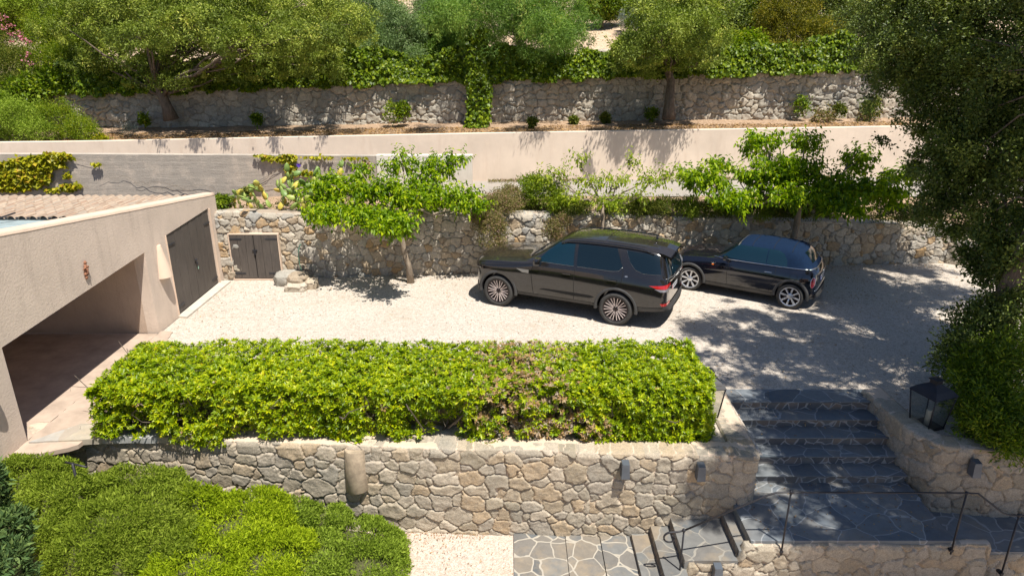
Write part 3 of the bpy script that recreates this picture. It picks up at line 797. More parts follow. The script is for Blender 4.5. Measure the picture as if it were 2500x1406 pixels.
# side flight going down to the left: risers face left
side = thing('stone_steps', 'side flight of worn slate steps with shaded risers going down left from the landing', 'steps', (2.6, 8.6, -1.57))
RI = [(3.64, -.81, 8.13), (3.35, -.96, 8.13), (2.56, -1.11, 8.10), (2.25, -1.27, 7.95), (1.95, -1.42, 7.9)]
M['riser'] = flat('shaded_riser_stone', (.16, .13, .105), .85, var=.5, vs=14, bmp=.5)  # darker than the treads, the risers' shade is put into this colour
for i in range(1, 5):
    x1 = RI[i - 1][0]; x0, z, yn = RI[i]
    mb = MB(); mb.box(((x0 + x1) / 2 - .01, (yn + 9.02) / 2, z - .4), (x1 - x0 + .035, 9.06 - yn, .80 - .004), bev=.008)
    tr = mb.build('step', M['slate_tread'], side)
for i in range(5):
    x0, z, yn = RI[i]
    nseg = 14; V = []; rr = random.Random(i)
    for k in range(nseg + 1):
        y = yn + .01 + (9.02 - yn) * k / nseg; jx = rr.uniform(-.012, .006)
        V += [(x0 - .022 + jx, y, z - .012), (x0 - .034 + jx, y, z - .15)]
    F = [(2 * k, 2 * k + 2, 2 * k + 3, 2 * k + 1) for k in range(nseg)]
    mb = MB(); mb.add(V, F); 
    o = mb.build('riser', M['riser'], side)
tag(slab_poly('slate_path', [(.03, 7.2), (.86, 7.2), (.86, 9.22), (.03, 9.27)], -1.60, -1.538, M['slate_light']), kind='structure')
tag(slab_poly('slate_path', [(.87, 7.2), (1.42, 7.2), (1.42, 9.14), (.87, 9.14)], -1.60, -1.53, M['slate_light']), kind='structure')
tag(slab_poly('slate_path', [(1.43, 7.2), (2.2, 7.2), (2.2, 9.1), (1.43, 9.1)], -1.60, -1.50, M['slate_light']), kind='structure')

# ================================================================ HANDRAIL
rail = thing('handrail', 'thin black wrought iron handrail with a scrolled end along the slate landing', 'railing', (4.5, 8.1, -.9))
Yr = 8.06
pts = [(2.47, Yr, -.565), (3.60, Yr, .04), (3.72, Yr, .085), (3.92, Yr, .09), (6.39, Yr, .075), (6.55, Yr, .07), (6.98, Yr, -.26), (7.10, Yr, -.30), (7.9, Yr, -.30), (9.5, Yr, -.30)]
mb = MB(); mb.tube([Vector(p) for p in pts], 0.0135, 8)
cur = []
for k in range(22):
    a = k / 21 * pi * 1.9; r = .10 - .055 * k / 21
    cur.append((2.285 - sin(a) * r * 1.1, Yr, -.675 - .0 + cos(a) * r - .02))
lead = [(2.47, Yr, -.565), (2.38, Yr, -.59)]
mb.tube(lead + cur, [0.0135] * 2 + [.016 - .005 * k / 21 for k in range(22)], 8)
mb.build('rail', M['iron'], rail)
for (xb, zb_, xt, zt_) in ((3.92, -1.0, 3.92, .09), (6.39, -.98, 6.39, .075), (7.22, -1.4, 7.22, -.30), (2.47, -1.62, 2.47, -.56)):
    mb = MB(); mb.tube([(xb, Yr, zb_), (xt, Yr, zt_)], 0.0135, 8)
    mb.lathe([(.0, -.03), (.022, -.02), (.028, 0), (.022, .02), (0, .03)], (xt, Yr, zt_), 'Z', 10)
    mb.build('post', M['iron'], rail)
    MB().box((xb, Yr + .035, zb_ + .06), (.05, .10, .04), bev=.005).build('bracket', M['iron'], rail)

# ================================================================ LANTERNS
GL = new_mat('lantern_glass'); m, nt, b, o_ = GL
b.inputs['Base Color'].default_value = (.8, .85, .85, 1); b.inputs['Roughness'].default_value = .04
tp = nt.nodes.new('ShaderNodeBsdfTransparent'); tp.inputs[0].default_value = (.82, .85, .84, 1)
ms = nt.nodes.new('ShaderNodeMixShader'); ms.inputs[0].default_value = .13
gg = nt.nodes.new('ShaderNodeBsdfGlossy'); gg.inputs['Roughness'].default_value = .05
nt.links.new(tp.outputs[0], ms.inputs[1]); nt.links.new(gg.outputs[0], ms.inputs[2]); nt.links.new(ms.outputs[0], o_.inputs[0])
def lantern(label, loc, rz, s=1.0, wb=.17, wt=.235, hb=.62):
    t = thing('lantern', label, 'lantern', loc, rz)
    fr = MB(); 
    def ring(w, z, th=.02):
        for sx_, sy_ in ((1, 0), (-1, 0), (0, 1), (0, -1)):
            fr.box((sx_ * w, sy_ * w, z), (th if sx_ else 2 * w + th, th if sy_ else 2 * w + th, th), bev=.003)
    fr.box((0, 0, .02), (2 * wb + .03, 2 * wb + .03, .025), bev=.004)
    for sx_, sy_ in ((1, 1), (1, -1), (-1, 1), (-1, -1)):
        fr.tube([(sx_ * wb, sy_ * wb, 0), (sx_ * wt, sy_ * wt, hb)], .012, 6)
    ring(wt, hb)
    fr.build('frame', M['iron'], t, False)
    g = MB()
    for k in range(4):
        c, s_ = cos(k * pi / 2), sin(k * pi / 2)
        P = [(-wb, -wb, .03), (wb, -wb, .03), (wt, -wt, hb), (-wt, -wt, hb)]
        q = [(x * c - y * s_, x * s_ + y * c, z) for x, y, z in P]
        MB().add(q, [(0, 1, 2, 3)]).build('glass_pane', GL[0], t, False)
    rf = MB(); a = wt + .02; zt_ = hb + .008
    rings = [(a, zt_), (a * .72, zt_ + .085), (.075, zt_ + .155), (.065, zt_ + .165), (.065, zt_ + .225), (.085, zt_ + .228), (.085, zt_ + .245), (.03, zt_ + .262)]
    V = []
    for r, z in rings: V += [(-r, -r, z), (r, -r, z), (r, r, z), (-r, r, z)]
    F = [(q * 4 + i, q * 4 + (i + 1) % 4, (q + 1) * 4 + (i + 1) % 4, (q + 1) * 4 + i) for q in range(len(rings) - 1) for i in range(4)]
    F.append(tuple(len(V) - 4 + i for i in range(4))); F.append((3, 2, 1, 0))
    rf.add(V, F).build('lid', M['iron'], t, False)
    MB().lathe([(0, .03), (.045, .03), (.045, .30), (.04, .305), (0, .305)], (0, 0, 0), 'Z', 16).build('candle', flat('ivory_wax', (.62, .56, .44), .5), t, False)
    t.scale = (s, s, s)
    return t
LR = onz(2252, 1033, 0)
lantern('big black metal lantern standing on gravel beside the dark bush, right of the steps', (6.93, 9.98, .0), radians(20), 1.0)
lantern('black metal lantern half hidden behind the right end of the long hedge', (3.29, 10.30, .0), radians(4), 1.0)

# ================================================================ WALL DOWNLIGHTS
M['gunmetal'] = flat('gunmetal', (.10, .115, .135), .42, metal=.3)
def wall_lamp(label, x, y, z):
    t = thing('wall_light', label, 'wall light', (x, y, z), 0, 'small metal lights on the stone walls')
    mb = MB(); w = .055
    V = [(-w, .06, .13), (w, .06, .13), (w, -.06, .11), (-w, -.06, .11), (-w * 1.2, .06, -.13), (w * 1.2, .06, -.13), (w * 1.2, -.085, -.13), (-w * 1.2, -.085, -.13)]
    mb.add(V, [(0, 3, 2, 1), (4, 5, 6, 7), (3, 7, 6, 2), (0, 4, 7, 3), (2, 6, 5, 1), (1, 5, 4, 0)])
    mb.build('housing', M['gunmetal'], t, False)
    MB().box((0, .05, 0), (.09, .08, .17), bev=.008).build('back_plate', M['iron'], t, False)
    MB().box((0, -.01, -.131), (.09, .09, .006)).build('lens', flat('frosted_lens', (.5, .5, .48), .3), t, False)
wall_lamp('small grey wall light on the sunny retaining wall, left of the pair near the steps', 1.75, float(front_wall_y(1.75)) - .12, -.17)
wall_lamp('small dark wall light nearest the corner of the retaining wall by the steps', 2.90, float(front_wall_y(2.9)) - .12, -.17)
wall_lamp('dark wall light on the shaded wall right of the steps', 7.2, 9.05, -.19)
wall_lamp('grey wall light low on the stone wall below the handrail', 3.0, 7.99, -1.25)
# terracotta spout / half-round shell on the retaining wall
mb = MB(); n = 24; V = []; rings = [(-.78, .205), (-.765, .215), (-.4, .20), (-.06, .18), (-.04, .17)]
yb_ = float(front_wall_y(-2.5))
for z, r in rings:
    for i in range(n + 1):
        a = pi * i / n
        V.append((-2.50 + r * .92 * cos(a), yb_ + .02 - r * .95 * sin(a), z))
F = [(q * (n + 1) + i + 1, q * (n + 1) + i, (q + 1) * (n + 1) + i, (q + 1) * (n + 1) + i + 1) for q in range(len(rings) - 1) for i in range(n)]
mb.add(V, F, True); mb.add([V[i] for i in range(n + 1)], [tuple(range(n + 1))]); mb.add([V[(len(rings) - 1) * (n + 1) + i] for i in range(n + 1)], [tuple(range(n + 1))[::-1]])
tag(mb.build('wall_shell', flat('weathered_cement', (.34, .27, .19), .9, var=.35, vs=8, bmp=.6)), 'half-round weathered cement shell light on the front stone wall', 'wall light')

# lamp post on the far slope, far buildings
def hz(x, y): return float(hill_z(np.array([x]), np.array([y]))[0])
p = W(1553, 45, 29.5)
t = thing('lamp_post', 'thin black lamp post among lavender at the top of the picture', 'lamp post', (p[0], p[1], hz(p[0], p[1])))
MB().tube([(0, 0, -.2), (0, 0, 2.6)], .035, 8).build('post', M['iron'], t, False)
MB().lathe([(.06, 2.55), (.14, 2.6), (.16, 2.85), (.05, 2.95), (0, 3.0)], (0, 0, 0), 'Z', 12).build('lamp_head', M['iron'], t, False)
M['house_white'] = m_stucco('house_white', (.66, .63, .62)); M['house_pink'] = m_stucco('house_pink', (.58, .42, .32))
def house(label, x, y, w, d, h, mat, roofm=None, rz=0):
    z = hz(x, y) - .6
    t = thing('house', label, 'house', (x, y, z), rz)
    MB().box((0, 0, h / 2), (w, d, h)).build('wall', mat, t, False)
    V = [(-w / 2 - .3, -d / 2 - .3, h), (w / 2 + .3, -d / 2 - .3, h), (w / 2 + .3, d / 2 + .3, h), (-w / 2 - .3, d / 2 + .3, h), (-w / 2 - .3, 0, h + 1.1), (w / 2 + .3, 0, h + 1.1)]
    MB().add(V, [(0, 1, 5, 4), (2, 3, 4, 5), (0, 4, 3), (1, 2, 5), (3, 2, 1, 0)]).build('roof', flat('roof_tile', (.40, .22, .14), .9), t, False)
    k = 0
    for xx in np.arange(-w / 2 + 1.3, w / 2 - .8, 2.4):
        wd = MB().box((xx, -d / 2 - .012, h * .55), (1.0, .06, 1.25), bev=.01).build('window', flat('shutter_grey', (.25, .28, .30), .5), t, False)
        MB().box((xx, -d / 2 - .05, h * .55), (.8, .02, 1.05)).build('pane', flat('window_glass', (.04, .05, .06), .1), wd, False)
p = W(720, 20, 44); house('white house glimpsed through the oak branches at the top left', float(p[0]) - 2, float(p[1]), 11, 6, 4.2, M['house_white'])
p = W(1780, -10, 46); house('pinkish house just showing above the trees at the top right', float(p[0]), float(p[1]), 12, 6, 4.0, M['house_pink'])
# low dry-stone walls on the slope
def slope_wall(label, xa, xb, y, h, seed):
    n = corner_path([(xa, y), (xb, y)])
    stone_wall('garden_wall', label, 'stone wall', n, lambda s: hill_z(xa + s, s * 0 + y) - .2, lambda s: hill_z(xa + s, s * 0 + y) + h, .06, (.35, .22), .07, M['upper_stone'], seed, thick=.4)
slope_wall('low dry-stone wall on the sandy slope left of the lamp post', 3.0, 7.5, 29.0, .35, 71)
slope_wall('grey dry-stone wall high on the slope at the top right', 8.5, 17, 31.0, .8, 73)
slope_wall('pinkish garden wall half hidden by shrubs above the terrace, centre left', -8.5, -1.0, 30.2, .8, 75)

# the owner's house stands behind the photographer, seen only as a reflection in the car windows
t = thing('house', 'rendered house behind the viewpoint, mirrored in the car windows', 'house', (2, -15, -1.7))
MB().box((0, 0, 3.6), (17, 7, 7.2)).build('wall', M['house_pink'], t, False)
MB().add([(-9, -4, 7.2), (9, -4, 7.2), (9, 4, 7.2), (-9, 4, 7.2), (-9, 0, 9.0), (9, 0, 9.0)], [(0, 1, 5, 4), (2, 3, 4, 5), (0, 4, 3), (1, 2, 5), (3, 2, 1, 0)]).build('roof', flat('roof_tile_near', (.30, .18, .12), .9), t, False)
for k in range(5):
    wd = MB().box((-6.5 + k * 3.2, 3.53, 3.4 if k % 2 else 2.8), (1.3, .1, 1.6), bev=.01).build('window', flat('shutter_white', (.5, .5, .48), .5), t, False)
    MB().box((-6.5 + k * 3.2, 3.60, 3.4 if k % 2 else 2.8), (1.0, .03, 1.3)).build('pane', flat('window_glass_near', (.04, .05, .06), .1), wd, False)
# ================================================================ CARS
def paint(name, c, rough=.12, dust=.05):
    m, nt, b, o = new_mat(name); g = nt.nodes.new('ShaderNodeNewGeometry')
    sp = nt.nodes.new('ShaderNodeSeparateXYZ'); nt.links.new(g.outputs['Normal'], sp.inputs[0])
    up = math_n(nt, 'MULTIPLY', math_n(nt, 'MAXIMUM', sp.outputs[2], 0.15), math_n(nt, 'ADD', noise(nt, coords(nt), 3.5, 5, .7), noise(nt, coords(nt), 60, 3, .7)))
    f = math_n(nt, 'MULTIPLY', up, dust, True)
    nt.links.new(mix(nt, f, c, (.42, .34, .25)), b.inputs['Base Color'])
    b.inputs['Roughness'].default_value = rough; b.inputs['Coat Weight'].default_value = 1; b.inputs['Coat Roughness'].default_value = .03
    nt.links.new(ramp(nt, f, [(0, (rough,) * 3), (.3, (.5,) * 3)]), b.inputs['Roughness'])
    return m
M['suv_paint'] = paint('black_suv_paint', (.006, .006, .007), .12, .045)
M['mini_paint'] = paint('black_blue_paint', (.004, .005, .010), .10, .012)
def plain(name, c, rough, metal=0, spec=.5, coat=0):
    m, nt, b, o = new_mat(name); b.inputs['Base Color'].default_value = (*c, 1); b.inputs['Roughness'].default_value = rough
    b.inputs['Metallic'].default_value = metal; b.inputs['Specular IOR Level'].default_value = spec; b.inputs['Coat Weight'].default_value = coat; return m
M['car_glass'] = plain('tinted_glass', (.004, .010, .014), .03, 0, .6, .3)
M['roof_glass'] = paint('dusty_roof_glass', (.008, .010, .008), .10, .05)
M['side_glass'] = plain('sky_teal_side_glass', (.003, .018, .027), .03, 0, .8, .5)  # glass tint plus the sky's reflection put into the teal base colour
M['rubber'] = flat('tyre_rubber', (.045, .043, .040), .85, var=.3, vs=20)
M['cladding'] = flat('dark_plastic', (.045, .044, .043), .6, var=.25)
M['blackgloss'] = plain('gloss_black_trim', (.004, .004, .005), .08, 0, .5, 1)
M['chrome'] = plain('chrome', (.75, .76, .78), .12, 1)
M['satin'] = plain('satin_silver', (.45, .44, .43), .3, .8)
M['rim_pink'] = plain('polished_wheel', (.78, .68, .66), .28, .55)
M['rim_dark'] = plain('dark_wheel', (.03, .022, .022), .35, .6)
M['rim_silver'] = plain('silver_wheel', (.66, .68, .72), .25, .7)
M['red_lens'] = plain('red_lens', (.42, .012, .012), .1, 0, .6, 1)
M['red_dark'] = plain('dull_red_lens', (.20, .02, .03), .15, 0, .6, 1)
M['white_lens'] = plain('clear_lens', (.26, .26, .29), .1, .2, .6, 1)
M['orange_lens'] = plain('orange_lens', (.7, .16, .02), .2, 0, .6, 1)
M['plate'] = plain('number_plate', (.74, .74, .76), .4); M['plate_blue'] = plain('plate_blue', (.02, .06, .4), .4); M['plate_red'] = plain('plate_mark', (.5, .04, .05), .5); M['plate_dark'] = plain('plate_marks', (.05, .05, .06), .5)
M['fabric'] = flat('navy_canvas', (.005, .016, .042), .9, spec=.12, var=.25, vs=30, bmp=.2)
M['gap'] = plain('panel_gap', (.002, .002, .002), .8)

def loft_body(name, stations, crease=(), level=2, arches=(), mat=None):
    """stations: list of rings, each a list of (x,y,z) from the underside centre line round to the roof centre"""
    n = len(stations[0]); V = []; F = []
    for st in stations:
        for p in st: V.append(p)
    ns = len(stations); off = ns * n; idx = {}
    for i, st in enumerate(stations):
        for j, p in enumerate(st):
            if j == n - 1: idx[(i, j)] = i * n + j
            else:
                idx[(i, j)] = len(V); V.append((p[0], -p[1], p[2]))
    Lf_ = lambda i, j: i * n + j
    Rf_ = lambda i, j: idx[(i, j)]
    for i in range(ns - 1):
        for j in range(n - 1):
            F.append((Lf_(i, j), Lf_(i + 1, j), Lf_(i + 1, j + 1), Lf_(i, j + 1)))
            F.append((Rf_(i, j + 1), Rf_(i + 1, j + 1), Rf_(i + 1, j), Rf_(i, j)))
        F.append((Rf_(i, 0), Rf_(i + 1, 0), Lf_(i + 1, 0), Lf_(i, 0)))
    for i, rev in ((0, False), (ns - 1, True)):
        loopL = [Lf_(i, j) for j in range(n)]; loopR = [Rf_(i, j) for j in range(n - 1)]
        q = []
        for j in range(n - 3):
            q.append((Lf_(i, j), Lf_(i, j + 1), Rf_(i, j + 1), Rf_(i, j)))
        q.append((Lf_(i, n - 3), Lf_(i, n - 2), Lf_(i, n - 1), Rf_(i, n - 2), Rf_(i, n - 3)))
        F += [t[::-1] if rev else t for t in q]
    bm = bmesh.new(); bv = [bm.verts.new(v) for v in V]
    for f in F: bm.faces.new([bv[k] for k in f])
    bmesh.ops.recalc_face_normals(bm, faces=bm.faces[:])
    cl = bm.edges.layers.float.new('crease_edge')
    cset = {}
    for (j, val) in crease:
        for i in range(ns - 1):
            for g in (Lf_, Rf_): cset[frozenset((g(i, j), g(i + 1, j)))] = val
    for i in (0, ns - 1):
        pass
    bm.verts.index_update()
    for e in bm.edges:
        k = frozenset((e.verts[0].index, e.verts[1].index))
        if k in cset: e[cl] = cset[k]
    me = bpy.data.meshes.new(name); bm.to_mesh(me); bm.free(); me.materials.append(mat)
    o = bpy.data.objects.new(name, me); COL.objects.link(o)
    md = o.modifiers.new('s', 'SUBSURF'); md.levels = level; md.render_levels = level
    cut = []
    for (x, z, r) in arches:
        for s in (1, -1):
            c = MB(); c.lathe([(0, -.22), (r * .96, -.22), (r, -.18), (r, .25), (0, .25)], (x, s * 1.0 - s * .10, z), 'Y', 40)
            cm = bpy.data.meshes.new('cut'); b2 = bmesh.new(); vs = [b2.verts.new(v) for v in c.v]
            for f in c.f: b2.faces.new([vs[k] for k in f])
            bmesh.ops.remove_doubles(b2, verts=b2.verts[:], dist=1e-5); bmesh.ops.recalc_face_normals(b2, faces=b2.faces[:])
            b2.to_mesh(cm); b2.free(); co = bpy.data.objects.new('cut', cm); COL.objects.link(co); cut.append(co)
            bo_ = o.modifiers.new('b', 'BOOLEAN'); bo_.operation = 'DIFFERENCE'; bo_.solver = 'EXACT'; bo_.object = co
    dg = bpy.context.evaluated_depsgraph_get(); dg.update()
    # uncut shape for projecting trim onto
    show = [m_ for m_ in o.modifiers if m_.type == 'BOOLEAN']
    for m_ in show: m_.show_viewport = False
    dg.update(); raw = bpy.data.meshes.new_from_object(o.evaluated_get(dg))
    for m_ in show: m_.show_viewport = True
    dg.update(); fin = bpy.data.meshes.new_from_object(o.evaluated_get(dg))
    for c in cut: bpy.data.objects.remove(c)
    bpy.data.objects.remove(o)
    b3 = bmesh.new(); b3.from_mesh(raw); tree_ = BVHTree.FromBMesh(b3)
    fin.polygons.foreach_set('use_smooth', np.ones(len(fin.polygons), dtype=bool))
    fin.name = name
    return fin, tree_, b3
def auto_sharp(me, ang=35):
    bm = bmesh.new(); bm.from_mesh(me)
    for e in bm.edges:
        if len(e.link_faces) == 2 and e.calc_face_angle(0) > radians(ang): e.smooth = False
    bm.to_mesh(me); bm.free()

class Car:
    def __init__(s, root, tree_): s.root = root; s.tree = tree_
    def cast(s, a, b, view, sgn):
        if view == 'side': o = Vector((a, sgn * 3, b)); d = Vector((0, -sgn, 0))
        elif view == 'end': o = Vector((sgn * 8, a, b)); d = Vector((-sgn, 0, 0))
        elif view == 'top': o = Vector((a, b, 4)); d = Vector((0, 0, -1))
        h = s.tree.ray_cast(o, d)
        return h[0], h[1]
    def panel(s, name, poly, view, mat, sgn=1, off=.004, grid=.05, parent=None, holes=None):
        bm = bmesh.new(); vs = [bm.verts.new((a, b, 0)) for a, b in poly]; bm.faces.new(vs)
        A = np.array(poly); 
        for ax in (0, 1):
            lo, hi = A[:, ax].min(), A[:, ax].max(); k = int((hi - lo) / grid)
            for i in range(1, k + 1):
                c = [0, 0, 0]; c[ax] = lo + (hi - lo) * i / (k + 1); nn = [0, 0, 0]; nn[ax] = 1
                bmesh.ops.bisect_plane(bm, geom=bm.verts[:] + bm.edges[:] + bm.faces[:], plane_co=c, plane_no=nn)
        bad = []
        for v in bm.verts:
            h, nrm = s.cast(v.co.x, v.co.y, view, sgn)
            if h is None: bad.append(v); continue
            if view == 'side' and nrm.y * sgn < 0: nrm = -nrm
            if view == 'end' and nrm.x * sgn < 0: nrm = -nrm
            if view == 'top' and nrm.z < 0: nrm = -nrm
            v.co = h + nrm * off
        bmesh.ops.delete(bm, geom=bad, context='VERTS')
        bmesh.ops.triangulate(bm, faces=[f for f in bm.faces if len(f.verts) > 4])
        bmesh.ops.recalc_face_normals(bm, faces=bm.faces[:])
        c = Vector((0, sgn, 0)) if view == 'side' else (Vector((sgn, 0, 0)) if view == 'end' else Vector((0, 0, 1)))
        if bm.faces and sum(f.normal.dot(c) for f in bm.faces) < 0: bmesh.ops.reverse_faces(bm, faces=bm.faces[:])
        me = bpy.data.meshes.new(name); bm.to_mesh(me); bm.free(); me.materials.append(mat)
        me.polygons.foreach_set('use_smooth', np.ones(len(me.polygons), dtype=bool))
        return link_obj(name, me, parent or s.root, False)
    def strip(s, name, line, view, mat, w=.008, sgn=1, off=.005, parent=None, rad=None):
        """a thin line of trim following the body"""
        P = []; 
        for i in range(len(line) - 1):
            a, b = np.array(line[i]), np.array(line[i + 1]); k = max(1, int(np.linalg.norm(b - a) / .04))
            for q in range(k): P.append(a + (b - a) * q / k)
        P.append(np.array(line[-1])); pts = []
        for p in P:
            h, nrm = s.cast(p[0], p[1], view, sgn)
            if h is not None: pts.append(h + nrm * (off if (nrm.y * sgn if view == 'side' else 1) > 0 else -off) * .3)
        if len(pts) < 2: return None
        mb = MB(); mb.tube(pts, w / 2, 6); return mb.build(name, mat, parent or s.root, False)

def wheel(root, x, y, R, rr, wd, style, steer=0.0, side=1):
    w = bpy.data.objects.new('wheel', None); COL.objects.link(w); w.empty_display_size = .1
    w.parent = root; w.location = (x, y, R - .006); w.rotation_euler = (0, 0, (0 if side > 0 else pi) + steer)
    h = wd / 2; t = MB()
    t.lathe([(rr - .005, -h * .80), (rr + .01, -h * .96), (rr + (R - rr) * .55, -h), (R - .03, -h * .93), (R - .006, -h * .72), (R, -h * .4), (R, h * .4), (R - .006, h * .72), (R - .03, h * .93), (rr + (R - rr) * .55, h), (rr + .01, h * .96), (rr - .005, h * .80)], (0, 0, 0), 'Y', 64)
    # tread grooves
    for g in (-.5, -.17, .17, .5):
        t.lathe([(R + .0005, h * g - .004), (R + .0005, h * g + .004)], (0, 0, 0), 'Y', 64)
    t.build('tyre', M['rubber'], w, False)
    lipm = M['rim_dark'] if style == 'twin' else M['rim_silver']
    r = MB(); r.lathe([(rr - .005, -h * .8), (rr * .88, -h * .6), (rr * .86, h * .2), (rr * .90, h * .45), (rr - .012, h * .78), (rr + .004, h * .90), (rr + .008, h * .82)], (0, 0, 0), 'Y', 64)
    r.lathe([(rr * .87, h * .05), (.05, h * .0), (0, h * .0)], (0, 0, 0), 'Y', 48)
    r.build('rim', lipm if style == 'twin' else M['rim_dark'], w, False)
    lip = MB(); lip.lathe([(rr - .022, h * .80), (rr - .010, h * .90), (rr + .002, h * .90)], (0, 0, 0), 'Y', 64); lip.build('rim_lip', M['rim_silver'] if style != 'twin' else M['rim_dark'], w, False)
    sp = MB()
    def bar(a, r0, r1, w0, w1, y0, y1, da=0.0, dep=.03):
        ca, sa = cos(a), sin(a); cb, sb = cos(a + da), sin(a + da)
        p0 = Vector((r0 * ca, y0, r0 * sa)); p1 = Vector((r1 * cb, y1, r1 * sb)); t_ = (p1 - p0).normalized(); n_ = t_.cross(Vector((0, 1, 0))).normalized()
        V = []
        for p, w_ in ((p0, w0), (p1, w1)):
            V += [p - n_ * w_ - Vector((0, dep, 0)), p - n_ * w_ * .75, p + n_ * w_ * .75, p + n_ * w_ - Vector((0, dep, 0))]
        sp.add(V, [(0, 1, 5, 4), (1, 2, 6, 5), (2, 3, 7, 6), (4, 5, 6, 7), (3, 2, 1, 0)])
    if style == 'twin':
        for k in range(10):
            a = 2 * pi * k / 10
            for s_ in (1, -1): bar(a + s_ * .10, .065, rr * .955, .0075, .0085, h * .62, h * .80, s_ * .045 - s_ * .0, .03)
            sp.add([Vector((rr * .93 * cos(a + q), h * .80, rr * .93 * sin(a + q))) for q in (-.15, .15)] + [Vector((rr * .97 * cos(a + q), h * .80, rr * .97 * sin(a + q))) for q in (.15, -.15)], [(0, 1, 2, 3)])
    else:
        for k in range(8):
            a = 2 * pi * k / 8 + .2
            bar(a, .05, rr * .5, .013, .024, h * .55, h * .74); bar(a, rr * .5, rr * .93, .024, .030, h * .74, h * .82)
    sp.build('spokes', M['rim_pink'] if style == 'twin' else M['rim_silver'], w, False)
    hb = MB(); hb.lathe([(.078, h * .45), (.078, h * .60), (.05, h * .64), (.035, h * .70), (0, h * .71)], (0, 0, 0), 'Y', 24); hb.build('hub_cap', M['rim_dark'] if style == 'twin' else M['rim_silver'], w, False)
    nt_ = MB()
    for k in range(5):
        a = 2 * pi * k / 5 + .3; nt_.lathe([(.008, h * .60), (.008, h * .66), (0, h * .665)], (.055 * cos(a), 0, .055 * sin(a)), 'Y', 6)
    nt_.build('wheel_nuts', M['chrome'], w, False)
    return w
def arch_trim(root, x, z, r, y, wdt, mat, sgn, a0=0.0, a1=pi, out=.012):
    mb = MB(); n = 36; V = []
    for i in range(n + 1):
        a = a0 + (a1 - a0) * i / n
        for rr_, yy in ((r - .012, y - .10), (r - .012, y + out * .4), (r, y + out), (r + wdt, y + out * .7), (r + wdt + .006, y - .03)):
            V.append((x + rr_ * cos(a), sgn * yy, z + rr_ * sin(a)))
    F = [(i * 5 + q, i * 5 + q + 1, (i + 1) * 5 + q + 1, (i + 1) * 5 + q) for i in range(n) for q in range(4)]
    mb.add(V, F, True); return mb.build('wheel_arch', mat, root, False)

# ---------------------------------------------------------------- four-wheel drive
SUVR = thing('parked_car', 'large dusty black four-wheel drive parked in full sun on the gravel', 'car', (2.719, 15.179, .0), 2.714)
def sring(x, w, zb, zsh, zbt, yb, yr, zr, zc, xt=None, k=0.0, w1=None, xr=None):
    """one body ring. w half width; xt/xr shift the belt and roof points lengthways"""
    xt = x if xt is None else xt; xr = xt if xr is None else xr
    pl = lambda xx, y: xx - k * (abs(y) / 1.0) ** 4
    return [(pl(x, .3), w * .45, zb), (pl(x, w * .9), w * .88, zb), (pl(x, w), w * .975, zb + .13), (pl(x, w), w, .66), (pl(x, w), w * .998, zsh), (pl(xt, yb), yb + .022, zbt - .045), (pl(xt, yb), yb, zbt), (pl(xr, yr), yr, zr), (pl(xr, yr * .5), yr * .55, (zr + zc * 2) / 3), (xr, 0, zc)]
ST = [
 sring(3.76, .80, .36, .86, .96, .72, .52, .985, 1.0, k=.40),
 sring(3.70, .89, .31, .93, 1.02, .80, .58, 1.06, 1.08, k=.36),
 sring(3.52, .955, .28, .98, 1.07, .86, .62, 1.115, 1.14, k=.16),
 sring(3.2, .985, .30, 1.0, 1.11, .885, .63, 1.155, 1.18, k=.03),
 sring(2.75, .99, .32, 1.0, 1.14, .90, .63, 1.185, 1.215),
 sring(2.42, .985, .32, 1.0, 1.165, .91, .64, 1.21, 1.235),
 sring(2.22, .98, .32, 1.0, 1.18, .91, .66, 1.235, 1.26, xr=2.20),
 sring(1.9, .975, .32, 1.0, 1.20, .91, .70, 1.46, 1.50, xr=1.86),
 sring(1.52, .972, .32, 1.0, 1.205, .905, .695, 1.72, 1.765, xr=1.46),
 sring(1.25, .972, .32, 1.0, 1.21, .905, .69, 1.775, 1.825, xr=1.22),
 sring(.6, .972, .32, 1.0, 1.215, .90, .685, 1.805, 1.855),
 sring(-.1, .98, .32, 1.0, 1.22, .90, .68, 1.80, 1.85),
 sring(-.6, .985, .34, 1.01, 1.225, .89, .665, 1.775, 1.825),
 sring(-.92, .965, .38, 1.02, 1.23, .86, .64, 1.735, 1.785, k=-.06, xr=-.86),
 sring(-1.10, .93, .42, 1.02, 1.22, .80, .60, 1.64, 1.68, k=-.10, xt=-1.02, xr=-.96),
 sring(-1.19, .90, .44, 1.00, 1.17, .78, .50, 1.20, 1.22, k=-.16, xt=-1.13, xr=-1.16),
 sring(-1.21, .80, .46, .94, 1.08, .68, .42, 1.12, 1.13, k=-.20, xt=-1.17, xr=-1.18),
]
fin, tr, braw = loft_body('body', ST, crease=((5, .5), (6, .4), (2, .3)), level=3, arches=((0, .40, .455), (2.923, .40, .455)), mat=M['suv_paint'])
auto_sharp(fin, 40); link_obj('body', fin, SUVR, False)
K = Car(SUVR, tr)
W1 = [(1.96, 1.245), (1.04, 1.245), (1.08, 1.70), (1.50, 1.675), (1.72, 1.49)]
W2 = [(.96, 1.245), (.12, 1.245), (-.02, 1.27), (-.09, 1.36), (.10, 1.715), (1.0, 1.715)]
W3 = [(-.12, 1.70), (-.24, 1.47), (-.38, 1.33), (-.55, 1.275), (-.94, 1.275), (-.84, 1.66)]
